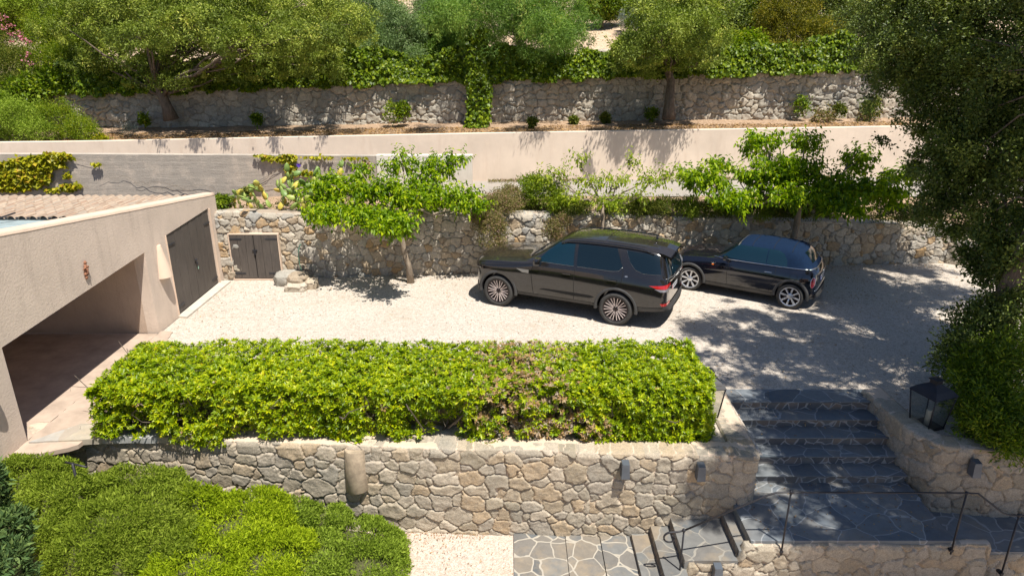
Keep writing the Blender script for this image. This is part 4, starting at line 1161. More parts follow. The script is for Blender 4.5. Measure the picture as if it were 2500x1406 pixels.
for sg in (1, -1):
    for i, w_ in enumerate((W1, W2, W3)):
        wn_ = K.panel('side_window', w_, 'side', M['side_glass'] if i < 1 else M['car_glass'], sg, .006)
    K.strip('window_trim', [W1[0], W1[1]], 'side', M['satin'], .010, sg); K.strip('window_trim', [W2[0], W2[1], W2[2], W2[3]], 'side', M['satin'], .010, sg)
    K.strip('window_trim', [W3[0], W3[1], W3[2], W3[3], W3[4]], 'side', M['satin'], .008, sg)
    # doors: gaps and handles
    K.strip('door_gap', [(2.02, 1.20), (2.06, .95), (2.00, .45)], 'side', M['gap'], .010, sg)
    K.strip('door_gap', [(1.0, 1.22), (1.0, .42)], 'side', M['gap'], .010, sg)
    K.strip('door_gap', [(-.12, 1.25), (-.10, 1.05), (.10, .86), (.38, .72), (.47, .55)], 'side', M['gap'], .010, sg)
    K.strip('door_gap', [(-.12, 1.25), (.06, 1.72)], 'side', M['gap'], .009, sg)
    K.strip('bonnet_gap', [(3.3, 1.00), (2.8, 1.06), (2.3, 1.12), (2.05, 1.18)], 'side', M['gap'], .009, sg)
    for hx in (1.18, .10):
        h, nn = K.cast(hx, 1.06, 'side', sg)
        MB().box((h.x, h.y + sg * .022, h.z), (.20, .022, .028), bev=.009).build('door_handle', M['blackgloss'], SUVR, False)
    K.panel('door_recess_reflection', [(1.85, .60), (1.75, .632), (1.0, .635), (.60, .63), (.50, .60), (.60, .565), (1.0, .555)], 'side', M['gap'], sg, .004)  # dark spindle painted as the reflection shape at the lower door recess
    K.panel('sill', [(2.42, .455), (.50, .455), (.50, .36), (2.42, .36)], 'side', M['cladding'], sg, .008)
    K.panel('side_vent', [(2.44, 1.03), (2.12, 1.03), (2.12, .955), (2.28, .955)], 'side', M['satin'], sg, .006, .03)
    K.panel('badge', [(-.20 + .035 * cos(a), 1.215 - 0.04 + .016 * sin(a)) for a in np.linspace(0, 2 * pi, 16)[:-1]], 'side', M['satin'], sg, .006, .03)
    for ax_ in (0, 2.923): arch_trim(SUVR, ax_, .40, .452, .972, .05, M['cladding'], sg, -.12, pi + .12)
    # tail light wrapping the corner
    K.panel('tail_light', [(-.72, 1.045), (-1.10, 1.07), (-1.12, .985), (-.90, .99)], 'side', M['red_lens'], sg, .008, .03)
    K.panel('tail_light_lens', [(-.84, .985), (-1.12, .98), (-1.13, .93), (-.98, .925)], 'side', M['white_lens'], sg, .007, .03)
    K.panel('tail_light', [(sg * .86, 1.07), (sg * .60, 1.09), (sg * .60, 1.035), (sg * .86, .985)], 'end', M['red_lens'], -1, .008, .03)
    K.panel('tail_light_lens', [(sg * .86, .975), (sg * .62, 1.02), (sg * .62, .985), (sg * .86, .93)], 'end', M['white_lens'], -1, .007, .03)
    K.panel('reflector', [(-.98, .66), (-1.12, .665), (-1.12, .60), (-1.02, .60)], 'side', M['red_lens'], sg, .008, .03)
    K.panel('reflector', [(sg * .86, .665), (sg * .66, .66), (sg * .70, .60), (sg * .86, .60)], 'end', M['red_lens'], -1, .008, .03)
    K.panel('headlight', [(3.66, .93), (3.28, .99), (3.22, .92), (3.58, .86)], 'side', M['blackgloss'], sg, .006, .04)
    K.panel('headlight_lens', [(3.60, .905), (3.40, .935), (3.38, .92), (3.58, .89)], 'side', M['satin'], sg, .009, .04)
    # roof rail
    rp_ = []
    for x in np.linspace(1.42, -.72, 16):
        h, nn = K.cast(x, sg * .655, 'top', 1); lift = .055 * min(1, (1.42 - x) / .25, (x + .72) / .18) if -.72 < x < 1.42 else 0
        rp_.append((x, sg * .655, h.z + lift + .008))
    MB().tube(rp_, .017, 8).build('roof_rail', M['blackgloss'], SUVR, False)
    # mirror
    mr = MB().box((1.86, sg * 1.085, 1.30), (.17, .24, .17), rz=sg * .15, bev=.055).build('mirror', M['suv_paint'], SUVR, False)
    MB().box((1.90, sg * .97, 1.235), (.06, .12, .03), bev=.01).build('mirror_arm', M['blackgloss'], mr, False)
    MB().box((1.770, sg * 1.09, 1.305), (.012, .19, .125), rz=sg * .15, bev=.005).build('mirror_glass', M['car_glass'], mr, False)
K.panel('windscreen', [(2.18, -.64), (2.22, 0), (2.18, .64), (1.50, .62), (1.44, 0), (1.50, -.62)], 'top', M['car_glass'], 1, .006)
for s_ in (.25, -.30):
    a, _n = K.cast(2.20, s_ + .35, 'top', 1); b_, _n = K.cast(2.10, s_ - .25, 'top', 1); MB().tube([a + Vector((0, 0, .02)), b_ + Vector((0, 0, .025))], .009, 5).build('wiper', M['gap'], SUVR, False)
K.panel('glass_roof', [(1.30, -.52), (1.30, .52), (.42, .53), (.42, -.53)], 'top', M['roof_glass'], 1, .006)
K.panel('glass_roof', [(.36, -.53), (.36, .53), (-.52, .52), (-.52, -.52)], 'top', M['roof_glass'], 1, .006)
K.panel('rear_window', [(-.60, 1.235), (-.55, 1.60), (.55, 1.60), (.60, 1.235)], 'end', M['car_glass'], -1, .006)
# spoiler
V = []
for (x, dz) in ((-.62, .006), (-.92, .012), (-1.13, -.0)):
    for y in (-.60, -.3, 0, .3, .60):
        hz0 = K.cast(max(x, -.80), y, 'top', 1)[0].z
        V.append((x + .05 * (y / .6) ** 2 * (x < -1), y, hz0 + dz - .06 * max(0, -.80 - x) - (.03 if x < -1 else 0)))
F = [(i * 5 + j, i * 5 + j + 1, (i + 1) * 5 + j + 1, (i + 1) * 5 + j) for i in range(2) for j in range(4)]
n0 = len(V); V += [(x, y, z - .05) for x, y, z in V]; F += [tuple(n0 + q for q in f[::-1]) for f in F[:8]]
ring_ = [0, 1, 2, 3, 4, 9, 14, 13, 12, 11, 10, 5]; F += [(ring_[i], ring_[(i + 1) % 12], n0 + ring_[(i + 1) % 12], n0 + ring_[i]) for i in range(12)]
MB().add(V, F, False).build('spoiler', M['suv_paint'], SUVR, False)
MB().lathe([(.0, .075), (.01, .07), (.035, .0)], (-.62, 0, 1.85), 'Z', 10).build('aerial', M['blackgloss'], SUVR, False)
K.panel('rear_bumper', [(-.90, .60), (-.90, .47), (.90, .47), (.90, .60)], 'end', M['cladding'], -1, .012)
for sg in (1, -1): K.panel('rear_bumper', [(-.47, .52), (-1.18, .575), (-1.18, .48), (-.47, .41)], 'side', M['cladding'], sg, .009)
K.panel('front_bumper', [(-.85, .55), (-.85, .36), (.85, .36), (.85, .55)], 'end', M['cladding'], 1, .012)
K.panel('grille', [(-.45, .93), (-.42, .72), (.42, .72), (.45, .93)], 'end', M['gap'], 1, .008)
pl_ = K.panel('number_plate', [(-.05, .97), (-.05, .86), (.47, .86), (.47, .97)], 'end', M['plate'], -1, .012, .06)
K.panel('plate_mark', [(.42, .965), (.42, .865), (.465, .865), (.465, .965)], 'end', M['plate_red'], -1, .014, .06, parent=pl_)
for q, x0 in enumerate((.02, .08, .17, .23, .32)): K.panel('plate_character', [(x0, .945), (x0, .885), (x0 + .035, .885 + .02 * (q % 2)), (x0 + .035, .945)], 'end', M['plate_dark'], -1, .014, .06, parent=pl_)
# raised lettering across the tailgate
h, nn = K.cast(0, 1.155, 'end', -1)
fc = bpy.data.curves.new('lettering', 'FONT'); fc.body = 'DISCOVERY'; fc.size = .10; fc.align_x = 'CENTER'; fc.align_y = 'CENTER'; fc.extrude = .004; fc.space_character = 1.75
fo = bpy.data.objects.new('lettering', fc); COL.objects.link(fo); dg = bpy.context.evaluated_depsgraph_get(); dg.update()
lm = bpy.data.meshes.new_from_object(fo.evaluated_get(dg)); bpy.data.objects.remove(fo)
for v in lm.vertices:
    y = -v.co.x; hh, n_ = K.cast(y, 1.125 + v.co.y, 'end', -1)
    v.co = (hh.x - .004 - v.co.z, y, 1.125 + v.co.y) if hh else (-1.2, y, 1.125 + v.co.y)
lm.materials.append(M['satin']); link_obj('lettering', lm, SUVR, False)
K.strip('tailgate_trim', [(-.78, 1.185), (0, 1.19), (.78, 1.185)], 'end', M['satin'], .010, -1)
for (x, st_) in ((0, 0), (2.923, .0)):
    wheel(SUVR, x, .845, .391, .288, .275, 'twin', st_, 1); wheel(SUVR, x, -.845, .391, .288, .275, 'twin', st_, -1)
MB().box((1.4, 0, .36), (4.0, 1.5, .10), bev=.02).build('underbody', M['gap'], SUVR, False)

# ---------------------------------------------------------------- small convertible
MIN = thing('parked_car', 'small black convertible with navy canvas roof, parked in tree shade', 'car', (7.09, 16.02, 0), 2.578)
def mring(x, w, zb, zsh, zbt, yb, yr, zr, zc, xt=None, k=0.0, xr=None):
    xt = x if xt is None else xt; xr = xt if xr is None else xr
    pl = lambda xx, y: xx - k * (abs(y) / .84) ** 4
    return [(pl(x, .3), w * .45, zb), (pl(x, w * .9), w * .88, zb), (pl(x, w), w * .97, zb + .10), (pl(x, w), w, .52), (pl(x, w), w * .99, zsh), (pl(xt, yb), yb + .02, zbt - .035), (pl(xt, yb), yb, zbt), (pl(xr, yr), yr, zr), (pl(xr, yr * .5), yr * .55, (zr + zc * 2) / 3), (xr, 0, zc)]
ST = [
 mring(3.04, .66, .26, .62, .70, .58, .40, .72, .74, k=.34),
 mring(2.98, .74, .20, .68, .78, .64, .44, .82, .85, k=.30),
 mring(2.80, .81, .18, .74, .86, .70, .48, .91, .935, k=.12),
 mring(2.45, .84, .19, .76, .90, .735, .50, .955, .985),
 mring(2.1, .84, .19, .77, .925, .745, .52, .985, 1.01),
 mring(1.84, .84, .19, .78, .94, .75, .58, 1.01, 1.035, xr=1.82),
 mring(1.60, .84, .19, .78, .95, .755, .60, 1.19, 1.23, xr=1.60),
 mring(1.38, .84, .19, .78, .955, .755, .61, 1.345, 1.38, xr=1.38),
 mring(1.12, .84, .19, .78, .96, .755, .61, 1.375, 1.41, xr=1.12),
 mring(.6, .84, .19, .79, .965, .75, .605, 1.385, 1.425),
 mring(.15, .84, .19, .79, .97, .74, .60, 1.375, 1.415),
 mring(-.10, .835, .20, .79, .975, .72, .58, 1.335, 1.385, xr=-.06),
 mring(-.30, .815, .22, .79, .97, .70, .54, 1.17, 1.21, k=-.06, xr=-.26),
 mring(-.45, .77, .25, .78, .955, .66, .50, 1.0, 1.01, k=-.12, xt=-.41, xr=-.38),
 mring(-.57, .72, .28, .72, .90, .62, .42, .93, .945, k=-.16, xt=-.50, xr=-.50),
 mring(-.60, .62, .32, .66, .80, .54, .36, .84, .85, k=-.2, xt=-.56, xr=-.56),
]
fin, tr, braw = loft_body('body', ST, crease=((5, .4), (6, .5)), level=3, arches=((0, .32, .365), (2.467, .32, .365)), mat=M['mini_paint'])
auto_sharp(fin, 40); link_obj('body', fin, MIN, False)
K = Car(MIN, tr)
# canvas roof: everything above the belt behind the windscreen
bm = braw.copy(); bm.verts.ensure_lookup_table()
kill = [f for f in bm.faces if not (f.calc_center_median().z > .985 + .0 * f.calc_center_median().x and -.42 < f.calc_center_median().x < 1.38) or (f.calc_center_median().x > 1.34 and f.calc_center_median().z < 1.35)]
bmesh.ops.delete(bm, geom=kill, context='FACES')
bm.normal_update()
for v in bm.verts: v.co += v.normal * .012
me = bpy.data.meshes.new('soft_top'); bm.to_mesh(me); bm.free(); me.materials.clear(); me.materials.append(M['fabric'])
me.polygons.foreach_set('use_smooth', np.ones(len(me.polygons), dtype=bool)); link_obj('soft_top', me, MIN, False)
for sg in (1, -1):
    K.panel('side_window', [(1.72, 1.0), (.66, 1.0), (.66, 1.33), (1.36, 1.315)], 'side', M['side_glass'], sg, .018)
    K.panel('side_window', [(.64, 1.0), (.16, 1.0), (.19, 1.14), (.28, 1.27), (.40, 1.32), (.64, 1.33)], 'side', M['side_glass'], sg, .018)
    K.strip('belt_trim', [(1.95, .965), (1.4, .972), (.6, .980), (0, .986), (-.40, .985)], 'side', M['chrome'], .020, sg, .06)
    K.strip('door_gap', [(1.52, .95), (1.54, .6), (1.50, .30)], 'side', M['gap'], .008, sg); K.strip('door_gap', [(.40, .96), (.40, .62), (.48, .42), (.52, .30)], 'side', M['gap'], .008, sg)
    h, nn = K.cast(.56, .83, 'side', sg); MB().box((h.x, h.y + sg * .02, h.z), (.17, .022, .022), bev=.008).build('door_handle', M['chrome'], MIN, False)
    for ax_ in (0, 2.467): arch_trim(MIN, ax_, .32, .362, .828, .055, M['cladding'], sg, -.10, pi + .10, .014)
    K.panel('sill', [(2.05, .34), (.42, .34), (.42, .20), (2.05, .20)], 'side', M['cladding'], sg, .010)
    ov_ = [(1.93 + .075 * cos(a), .80 + .022 * sin(a)) for a in np.linspace(0, 2 * pi, 16)[:-1]]
    K.panel('side_repeater', ov_, 'side', M['blackgloss'], sg, .008, .03)
    K.panel('side_indicator', [(1.90 + .03 * cos(a) - .0, .80 + .016 * sin(a)) for a in np.linspace(0, 2 * pi, 12)[:-1]], 'side', M['orange_lens'], sg, .012, .03)
    K.strip('fuel_cap', [(-.02 + .085 * cos(a), .80 + .085 * sin(a)) for a in np.linspace(0, 2 * pi, 28)], 'side', M['gap'], .007, sg)
    tl = [(-.44 + .045 * cos(a), .70 + .12 * sin(a)) for a in np.linspace(0, 2 * pi, 24)[:-1]]
    K.panel('tail_light', tl, 'side', M['red_dark'], sg, .014, .03)
    K.strip('tail_light_ring', tl + [tl[0]], 'side', M['chrome'], .014, sg, .03)
    mr = MB().box((1.58, sg * .90, 1.03), (.11, .17, .10), bev=.04).build('mirror', M['mini_paint'], MIN, False)
    MB().box((1.525, sg * .905, 1.03), (.01, .13, .075), bev=.004).build('mirror_glass', M['car_glass'], mr, False)
    K.panel('headlight', [(2.80 + .11 * cos(a), .74 + .10 * sin(a)) for a in np.linspace(0, 2 * pi, 20)[:-1]], 'side', M['white_lens'], sg, .012, .03)
K.panel('windscreen', [(1.80, -.57), (1.82, 0), (1.80, .57), (1.42, .57), (1.41, 0), (1.42, -.57)], 'top', M['car_glass'], 1, .008)
for xs_ in (1.05, .55, .12): K.strip('roof_seam', [(xs_, -.56), (xs_ + .01, 0), (xs_, .56)], 'top', M['gap'], .012, 1, .05)
K.strip('screen_frame', [(1.39, -.58), (1.38, 0), (1.39, .58)], 'top', M['satin'], .03, 1)
K.panel('rear_window', [(-.38, 1.08), (-.36, 1.30), (.36, 1.30), (.38, 1.08)], 'end', M['car_glass'], -1, .018)
K.strip('belt_trim', [(-.66, .975), (-.4, .978), (0, .98), (.4, .978), (.66, .975)], 'end', M['chrome'], .020, -1, .05)
K.strip('boot_gap', [(-.52, .95), (-.52, .62), (.52, .62), (.52, .95)], 'end', M['gap'], .008, -1)
pl_ = K.panel('number_plate', [(-.26, .77), (-.26, .66), (.26, .66), (.26, .77)], 'end', M['plate'], -1, .014, .06)
K.panel('plate_band', [(.21, .77), (.21, .66), (.26, .66), (.26, .77)], 'end', M['plate_blue'], -1, .017, .06, parent=pl_)
for q, x0 in enumerate((-.20, -.14, -.07, 0, .06, .14)): K.panel('plate_character', [(x0, .745), (x0, .685), (x0 + .035, .685 + .02 * (q % 2)), (x0 + .035, .745)], 'end', M['plate_dark'], -1, .017, .06, parent=pl_)
MB().tube([(K.cast(y, .875, 'end', -1)[0] + Vector((-.02, 0, 0))) for y in (-.14, 0, .14)], .013, 8).build('boot_handle', M['chrome'], MIN, False)
K.strip('bumper_trim', [(-.68, .50), (0, .505), (.68, .50)], 'end', M['chrome'], .018, -1)
K.panel('rear_bumper', [(-.64, .42), (-.64, .30), (.64, .30), (.64, .42)], 'end', M['cladding'], -1, .012)
for (x, st_) in ((0, 0), (2.467, .10)):
    wheel(MIN, x, .738, .315, .236, .205, 'spoke', st_, 1); wheel(MIN, x, -.738, .315, .236, .205, 'spoke', st_, -1)
MB().box((1.2, 0, .25), (3.0, 1.25, .08), bev=.02).build('underbody', M['gap'], MIN, False)
# ================================================================ PLANTS
def unit(v): return v / (np.linalg.norm(v, axis=-1, keepdims=True) + 1e-9)
def leaf_mesh(name, P, N, D, S, mat, asp=.42, fold=.18, rnd=None, mat_idx=None, droop=0.0):
    """each leaf: a folded four-point blade starting at P, running along D, facing N"""
    n = len(P); D = unit(D); N = unit(N - (N * D).sum(1, keepdims=True) * D); Wd = np.cross(D, N)
    S = S[:, None]
    base = P; tip = P + D * S - N * S * droop
    mid = P + D * S * .48
    a = mid + Wd * S * asp * .5 + N * S * fold * asp; b = mid - Wd * S * asp * .5 + N * S * fold * asp
    V = np.stack([base, a, tip, b], 1).reshape(-1, 3)
    i = np.arange(n)[:, None] * 4
    F = np.concatenate([i + np.array([[0, 2, 1]]), i + np.array([[0, 3, 2]])], 1).reshape(-1, 3)
    r = rnd if rnd is not None else np.random.default_rng(1).random(n)
    mi = np.repeat(mat_idx, 2) if mat_idx is not None else None
    return mesh_from(name, V, F, mat, False, mat_idx=mi, attrs={'rnd': ('FACE', np.repeat(r, 2))})
def rdir(rng, n):
    return unit(rng.normal(size=(n, 3)))
def clumps(rng, blobs, n_cl, up=.25, shell=(.62, 1.04), lump=.28, low=.0):
    """clump centres and outward directions over a set of ellipsoids (c, r) or (c,(rx,ry,rz))"""
    C = np.array([b[0] for b in blobs], float); R = np.array([np.ones(3) * b[1] if np.isscalar(b[1]) else b[1] for b in blobs], float)
    w = (R[:, 0] * R[:, 1] * R[:, 2]) ** (2 / 3); w /= w.sum()
    k = rng.choice(len(blobs), n_cl, p=w)
    d = rdir(rng, n_cl); d[:, 2] += up; d = unit(d)
    lum = 1 + lump * (rng.random(n_cl) - .5) * 2
    rad = rng.uniform(shell[0], shell[1], n_cl) * lum
    return C[k] + d * R[k] * rad[:, None], unit(d / R[k]), k
def crown(name, rng, blobs, n_cl, per, cr, size, mat, parent, asp=.42, up=.25, shell=(.6, 1.04), lump=.25, updir=.5, spread=.8, droop=.1, flatten=.75, fold=.18, szvar=.35, tone=.35, hang=0.0):
    cc, out, k = clumps(rng, blobs, n_cl, up, shell, lump)
    crr = cr * rng.uniform(.6, 1.35, n_cl)
    off = rng.normal(size=(n_cl, per, 3)) * .5
    off -= (off * out[:, None]).sum(-1, keepdims=True) * out[:, None] * (1 - flatten)
    P = (cc[:, None] + off * crr[:, None, None]).reshape(-1, 3)
    O = np.repeat(out, per, 0)
    N = unit(O * .6 + np.array([0, 0, updir]) + rng.normal(size=P.shape) * .7)
    D = unit(unit(off.reshape(-1, 3)) * .7 + O * .4 + rng.normal(size=P.shape) * spread + np.array([0, 0, -hang]))
    S = size * rng.uniform(1 - szvar, 1 + szvar, len(P))
    ct = rng.random(n_cl)
    r = np.clip(tone * np.repeat(ct, per) + (1 - tone) * rng.random(len(P)), 0, 1)
    me = leaf_mesh(name, P, N, D, S, mat, asp, fold, r, None, droop)
    return link_obj(name, me, parent), cc
def limb_pts(a, b, rng, k=5, wob=.12, sag=0):
    a = np.array(a, float); b = np.array(b, float); l = np.linalg.norm(b - a); pts = []
    for i in range(k + 1):
        t = i / k; p = a + (b - a) * t
        if 0 < i < k: p = p + rng.normal(size=3) * l * wob * .4
        p[2] += sag * l * t * (1 - t) * 2
        pts.append(Vector(p))
    return pts
def trunk(name, rng, path, r0, r1, targets, mat, parent, rl=.35, frac=(.45, 1), n=10):
    mb = MB(); k = len(path)
    rs = [r0 + (r1 - r0) * (i / (k - 1)) ** .8 for i in range(k)]; rs[0] *= 1.25
    mb.tube(path, rs, n)
    P = np.array([tuple(p) for p in path])
    for t in targets:
        f = rng.uniform(*frac) * (k - 1); i = int(min(f, k - 2)); q = P[i] + (P[i + 1] - P[i]) * (f - i)
        rr = (r0 + (r1 - r0) * f / (k - 1)) * rl * rng.uniform(.7, 1.2)
        pts = limb_pts(q, t, rng, 5, .12 if np.linalg.norm(np.array(t) - q) < 3 else .04)
        mb.tube(pts, [rr * (1 - .16 * j) for j in range(6)], 6)
    o = mb.build(name, mat, parent); return o
def m_bark(name, c):
    m, nt, b, o = new_mat(name); v = coords(nt, (9, 9, 1.6)); n = noise(nt, v, 2.0, 6, .75)
    nt.links.new(ramp(nt, n, [(.3, tuple(k * .45 for k in c)), (.7, tuple(k * 1.3 for k in c))]), b.inputs['Base Color'])
    b.inputs['Roughness'].default_value = .95; bump(nt, b, n, .9, .05); return m
M['bark_oak'] = m_bark('oak_bark', (.20, .15, .11)); M['bark_mul'] = m_bark('mulberry_bark', (.34, .27, .20)); M['twig'] = m_bark('twigs', (.20, .16, .12))
M['l_hedge'] = leaf_mat('hedge_leaf', [(0, (.022, .050, .003)), (.3, (.12, .20, .003)), (.6, (.30, .38, .004)), (.82, (.47, .50, .006)), (.97, (.62, .54, .012)), (1, (.55, .28, .03))], .38, .34, .28)
M['l_dry'] = leaf_mat('dry_leaf', [(0, (.16, .09, .04)), (.35, (.34, .20, .08)), (.6, (.38, .27, .15)), (.8, (.36, .29, .24)), (1, (.50, .42, .36))], .7, .2, .2)
M['l_mul'] = leaf_mat('mulberry_leaf', [(0, (.04, .10, .004)), (.35, (.13, .22, .004)), (.7, (.30, .40, .006)), (1, (.55, .56, .014))], .42, .42, .25)
M['l_mul_y'] = leaf_mat('mulberry_leaf_pale', [(0, (.14, .20, .012)), (.5, (.27, .34, .018)), (1, (.42, .42, .04))], .45, .42, .25)
M['l_oak'] = leaf_mat('oak_leaf', [(0, (.07, .10, .015)), (.5, (.20, .255, .036)), (.85, (.35, .385, .06)), (1, (.50, .45, .10))], .5, .25, .2)
M['l_oakd'] = leaf_mat('holm_oak_leaf', [(0, (.035, .058, .010)), (.5, (.105, .145, .022)), (.85, (.21, .25, .042)), (1, (.34, .33, .09))], .45, .14, .3)
M['l_feather'] = leaf_mat('mimosa_leaf', [(0, (.05, .10, .018)), (.5, (.14, .24, .038)), (.85, (.27, .37, .065)), (1, (.42, .34, .10))], .5, .3, .2)
M['l_blue'] = leaf_mat('silver_leaf', [(0, (.07, .12, .04)), (.5, (.16, .24, .08)), (1, (.32, .40, .17))], .5, .25, .25)
M['l_ivy'] = leaf_mat('ivy_leaf', [(0, (.035, .07, .005)), (.5, (.13, .20, .008)), (.85, (.27, .33, .012)), (1, (.45, .44, .03))], .42, .3, .28)
M['l_yel'] = leaf_mat('yellow_green_leaf', [(0, (.05, .06, .006)), (.45, (.13, .13, .009)), (.8, (.30, .25, .015)), (1, (.42, .30, .02))], .5, .3, .2)
M['l_bright'] = leaf_mat('bright_shrub_leaf', [(0, (.07, .12, .007)), (.5, (.18, .25, .010)), (1, (.36, .37, .02))], .45, .35, .22)
M['l_juni'] = leaf_mat('juniper_needle', [(0, (.11, .16, .014)), (.5, (.24, .33, .034)), (1, (.38, .46, .07))], .6, .35, .12)
M['l_juni_y'] = leaf_mat('juniper_needle_bright', [(0, (.13, .19, .006)), (.5, (.30, .39, .012)), (1, (.47, .54, .025))], .6, .35, .12)
M['l_juni_o'] = leaf_mat('juniper_needle_olive', [(0, (.09, .13, .012)), (.5, (.215, .285, .026)), (1, (.37, .43, .06))], .6, .35, .12)
M['l_con'] = leaf_mat('blue_conifer_needle', [(0, (.03, .06, .022)), (.5, (.08, .14, .045)), (.9, (.16, .22, .06)), (1, (.32, .28, .06))], .55, .2, .15)
M['l_vine'] = leaf_mat('vine_leaf', [(0, (.14, .16, .006)), (.5, (.32, .31, .010)), (.85, (.48, .42, .018)), (1, (.50, .26, .04))], .45, .35, .2)
M['l_grass'] = leaf_mat('verge_leaf', [(0, (.04, .07, .008)), (.5, (.11, .14, .016)), (1, (.28, .26, .05))], .6, .3, .15)
M['l_flower'] = leaf_mat('pink_brown_flower_leaf', [(0, (.09, .12, .02)), (.4, (.19, .18, .05)), (.65, (.28, .20, .10)), (.88, (.36, .21, .16)), (1, (.50, .34, .36))], .6, .3, .15)
M['petal_pink'] = leaf_mat('pink_petal', [(0, (.60, .16, .26)), (1, (.75, .32, .40))], .5, .35, .3)
M['petal_purple'] = leaf_mat('purple_petal', [(0, (.12, .06, .50)), (1, (.2, .1, .6))], .5, .35, .3)
M['l_lav'] = leaf_mat('lavender_leaf', [(0, (.16, .19, .16)), (1, (.34, .38, .34))], .7, .2, .2)
M['core'] = flat('shade_core', (.07, .07, .025), .95, var=.5, vs=20)  # dark colour stands for the shade inside the bushes

def thing_at(name, label, cat, p, group=None): return thing(name, label, cat, tuple(float(q) for q in p), 0, group)

# ---------------------------------------------------------------- the long clipped hedge
rng = np.random.default_rng(5)
hedge = thing('hedge', 'long box-clipped bright green hedge with a browned purplish patch, on the stone retaining wall', 'hedge', (-1.8, 10.4, 0))
def hedge_surf(rng, n):
    """points on the rounded hedge box, with outward normals"""
    X0, X1, Z1 = -6.72, 3.22, 1.0
    # choose face by area: top, front, back, left, right
    A = np.array([1.65 * 10.2, 1.15 * 10.2, .5 * 10.2, 1.6, 1.6]); A = A / A.sum(); f = rng.choice(5, n, p=A)
    u = rng.random(n); v = rng.random(n)
    x = X0 + (X1 - X0) * u
    yf = 9.42 + .10 * (x < -5) * ((-5 - x) / 2) ; yb = 11.28
    P = np.zeros((n, 3)); N = np.zeros((n, 3))
    y = yf + (yb - yf) * v; z = -.12 + (Z1 + .12) * v
    P[:, 0] = x; P[:, 1] = np.where(f == 0, y, np.where(f == 1, yf, yb)); P[:, 2] = np.where(f == 0, Z1, z)
    N[f == 0] = (0, 0, 1); N[f == 1] = (0, -1, 0); N[f == 2] = (0, 1, 0)
    for k, xe, s in ((3, X0, -1), (4, X1, 1)):
        m_ = f == k; P[m_, 0] = xe; P[m_, 1] = 9.58 + (yb - 9.6) * u[m_]; P[m_, 2] = z[m_]; N[m_] = (s, 0, 0)
    # round the edges: pull corners in
    c = np.array([(X0 + X1) / 2, 10.35, .43]); h = np.array([(X1 - X0) / 2, .93, .57]); r = .15
    q = P - c; inner = np.clip(q, -(h - r), h - r); d = q - inner; l = np.linalg.norm(d, axis=1, keepdims=True) + 1e-6
    P = c + inner + d / l * r; N = d / l
    P[:, 2] += .02 * np.where(N[:, 2] > .5, np.sin(P[:, 0] * 1.1) + .6 * np.sin(P[:, 0] * 2.7 + 1), 0)
    lum = np.where(N[:, 2] > .6, .05, .12) * (fbm(P[:, 0] * 1.9 + P[:, 1], P[:, 2] * 2.2 + P[:, 1] * 1.3, 77) - .5) * 2 + .05 * (vn(P[:, 0] * 7, P[:, 2] * 7 + P[:, 1] * 5, 7) - .5)
    # front face bulges out at mid height and hangs over the wall in tufts
    P = P + N * lum[:, None]
    return P, N
nr = 20500
P, N = hedge_surf(rng, nr)
depth = rng.random(nr) ** 1.4 * .24
P = P - N * depth[:, None]
holes = fbm(P[:, 0] * 3.1, P[:, 2] * 3.4 + P[:, 1] * 2, 91)
front = (N[:, 1] < -.4)
keep = ~(front & (holes < .40) & (depth < .13))
low = (P[:, 2] < .10) & front & (fbm(P[:, 0] * 2.3, P[:, 0] * 0, 19) < .47); keep &= ~low
# sparse bare hollow
bx = (np.hypot((P[:, 0] - (-.95)) / .32, (P[:, 2] - .15) / .22) < 1) & front; keep &= ~(bx & (rng.random(nr) < .75))
P = P[keep]; N = N[keep]; nr = len(P)
ax = unit(N * .65 + np.array([0, -.12, .62]) + rng.normal(size=(nr, 3)) * .30)
per = 8
sz = rng.uniform(.045, .092, nr)
t1 = unit(np.cross(ax, rng.normal(size=(nr, 3)))); t2 = np.cross(ax, t1)
ph = rng.random(nr) * 6.28
LP = []; LD = []; LN = []; LS = []
for k in range(per):
    a = ph + k * 2 * pi / per * 1.02 + rng.normal(size=nr) * .15; el = rng.uniform(.10, .85, nr) if k < 6 else rng.uniform(.9, 1.3, nr)
    r_ = t1 * np.cos(a)[:, None] + t2 * np.sin(a)[:, None]
    d = r_ * np.cos(el)[:, None] + ax * np.sin(el)[:, None]
    LP.append(P + d * .006); LD.append(d); LN.append(ax * np.cos(el)[:, None] - r_ * np.sin(el)[:, None]); LS.append(sz * rng.uniform(.75, 1.15, nr) * (1 if k < 6 else .6))
LP = np.concatenate(LP); LD = np.concatenate(LD); LN = np.concatenate(LN); LS = np.concatenate(LS)
# dry patch (a real dead zone in the bush)
px_ = P[:, 0]
dz = np.exp(-((px_ - .25) / .75) ** 2) * np.where(N[:, 2] > .4, 1.0, .75) + .8 * np.exp(-((px_ - .95) / .65) ** 2) * (P[:, 2] < .45)
dryr = (rng.random(nr) + .8 * (fbm(P[:, 0] * 4, P[:, 1] * 4 + P[:, 2] * 4, 3) - .5)) < dz * .50
dryr &= dz > .22
dryr |= rng.random(nr) < .003
mi = np.tile(dryr.astype(int), per)
rn = np.clip(np.tile(rng.random(nr) * .35 + .25 * fbm(px_ * 1.5, P[:, 1] * 1.5, 8), per) + rng.random(len(LP)) * .45 - .02 + np.repeat(np.array([0, 0, 0, 0, 0, 0, .18, .18]), nr), 0, 1)
link_obj('foliage', leaf_mesh('foliage', LP, LN, LD, LS, [M['l_hedge'], M['l_dry']], .40, .12, rn, mi, .08), hedge)
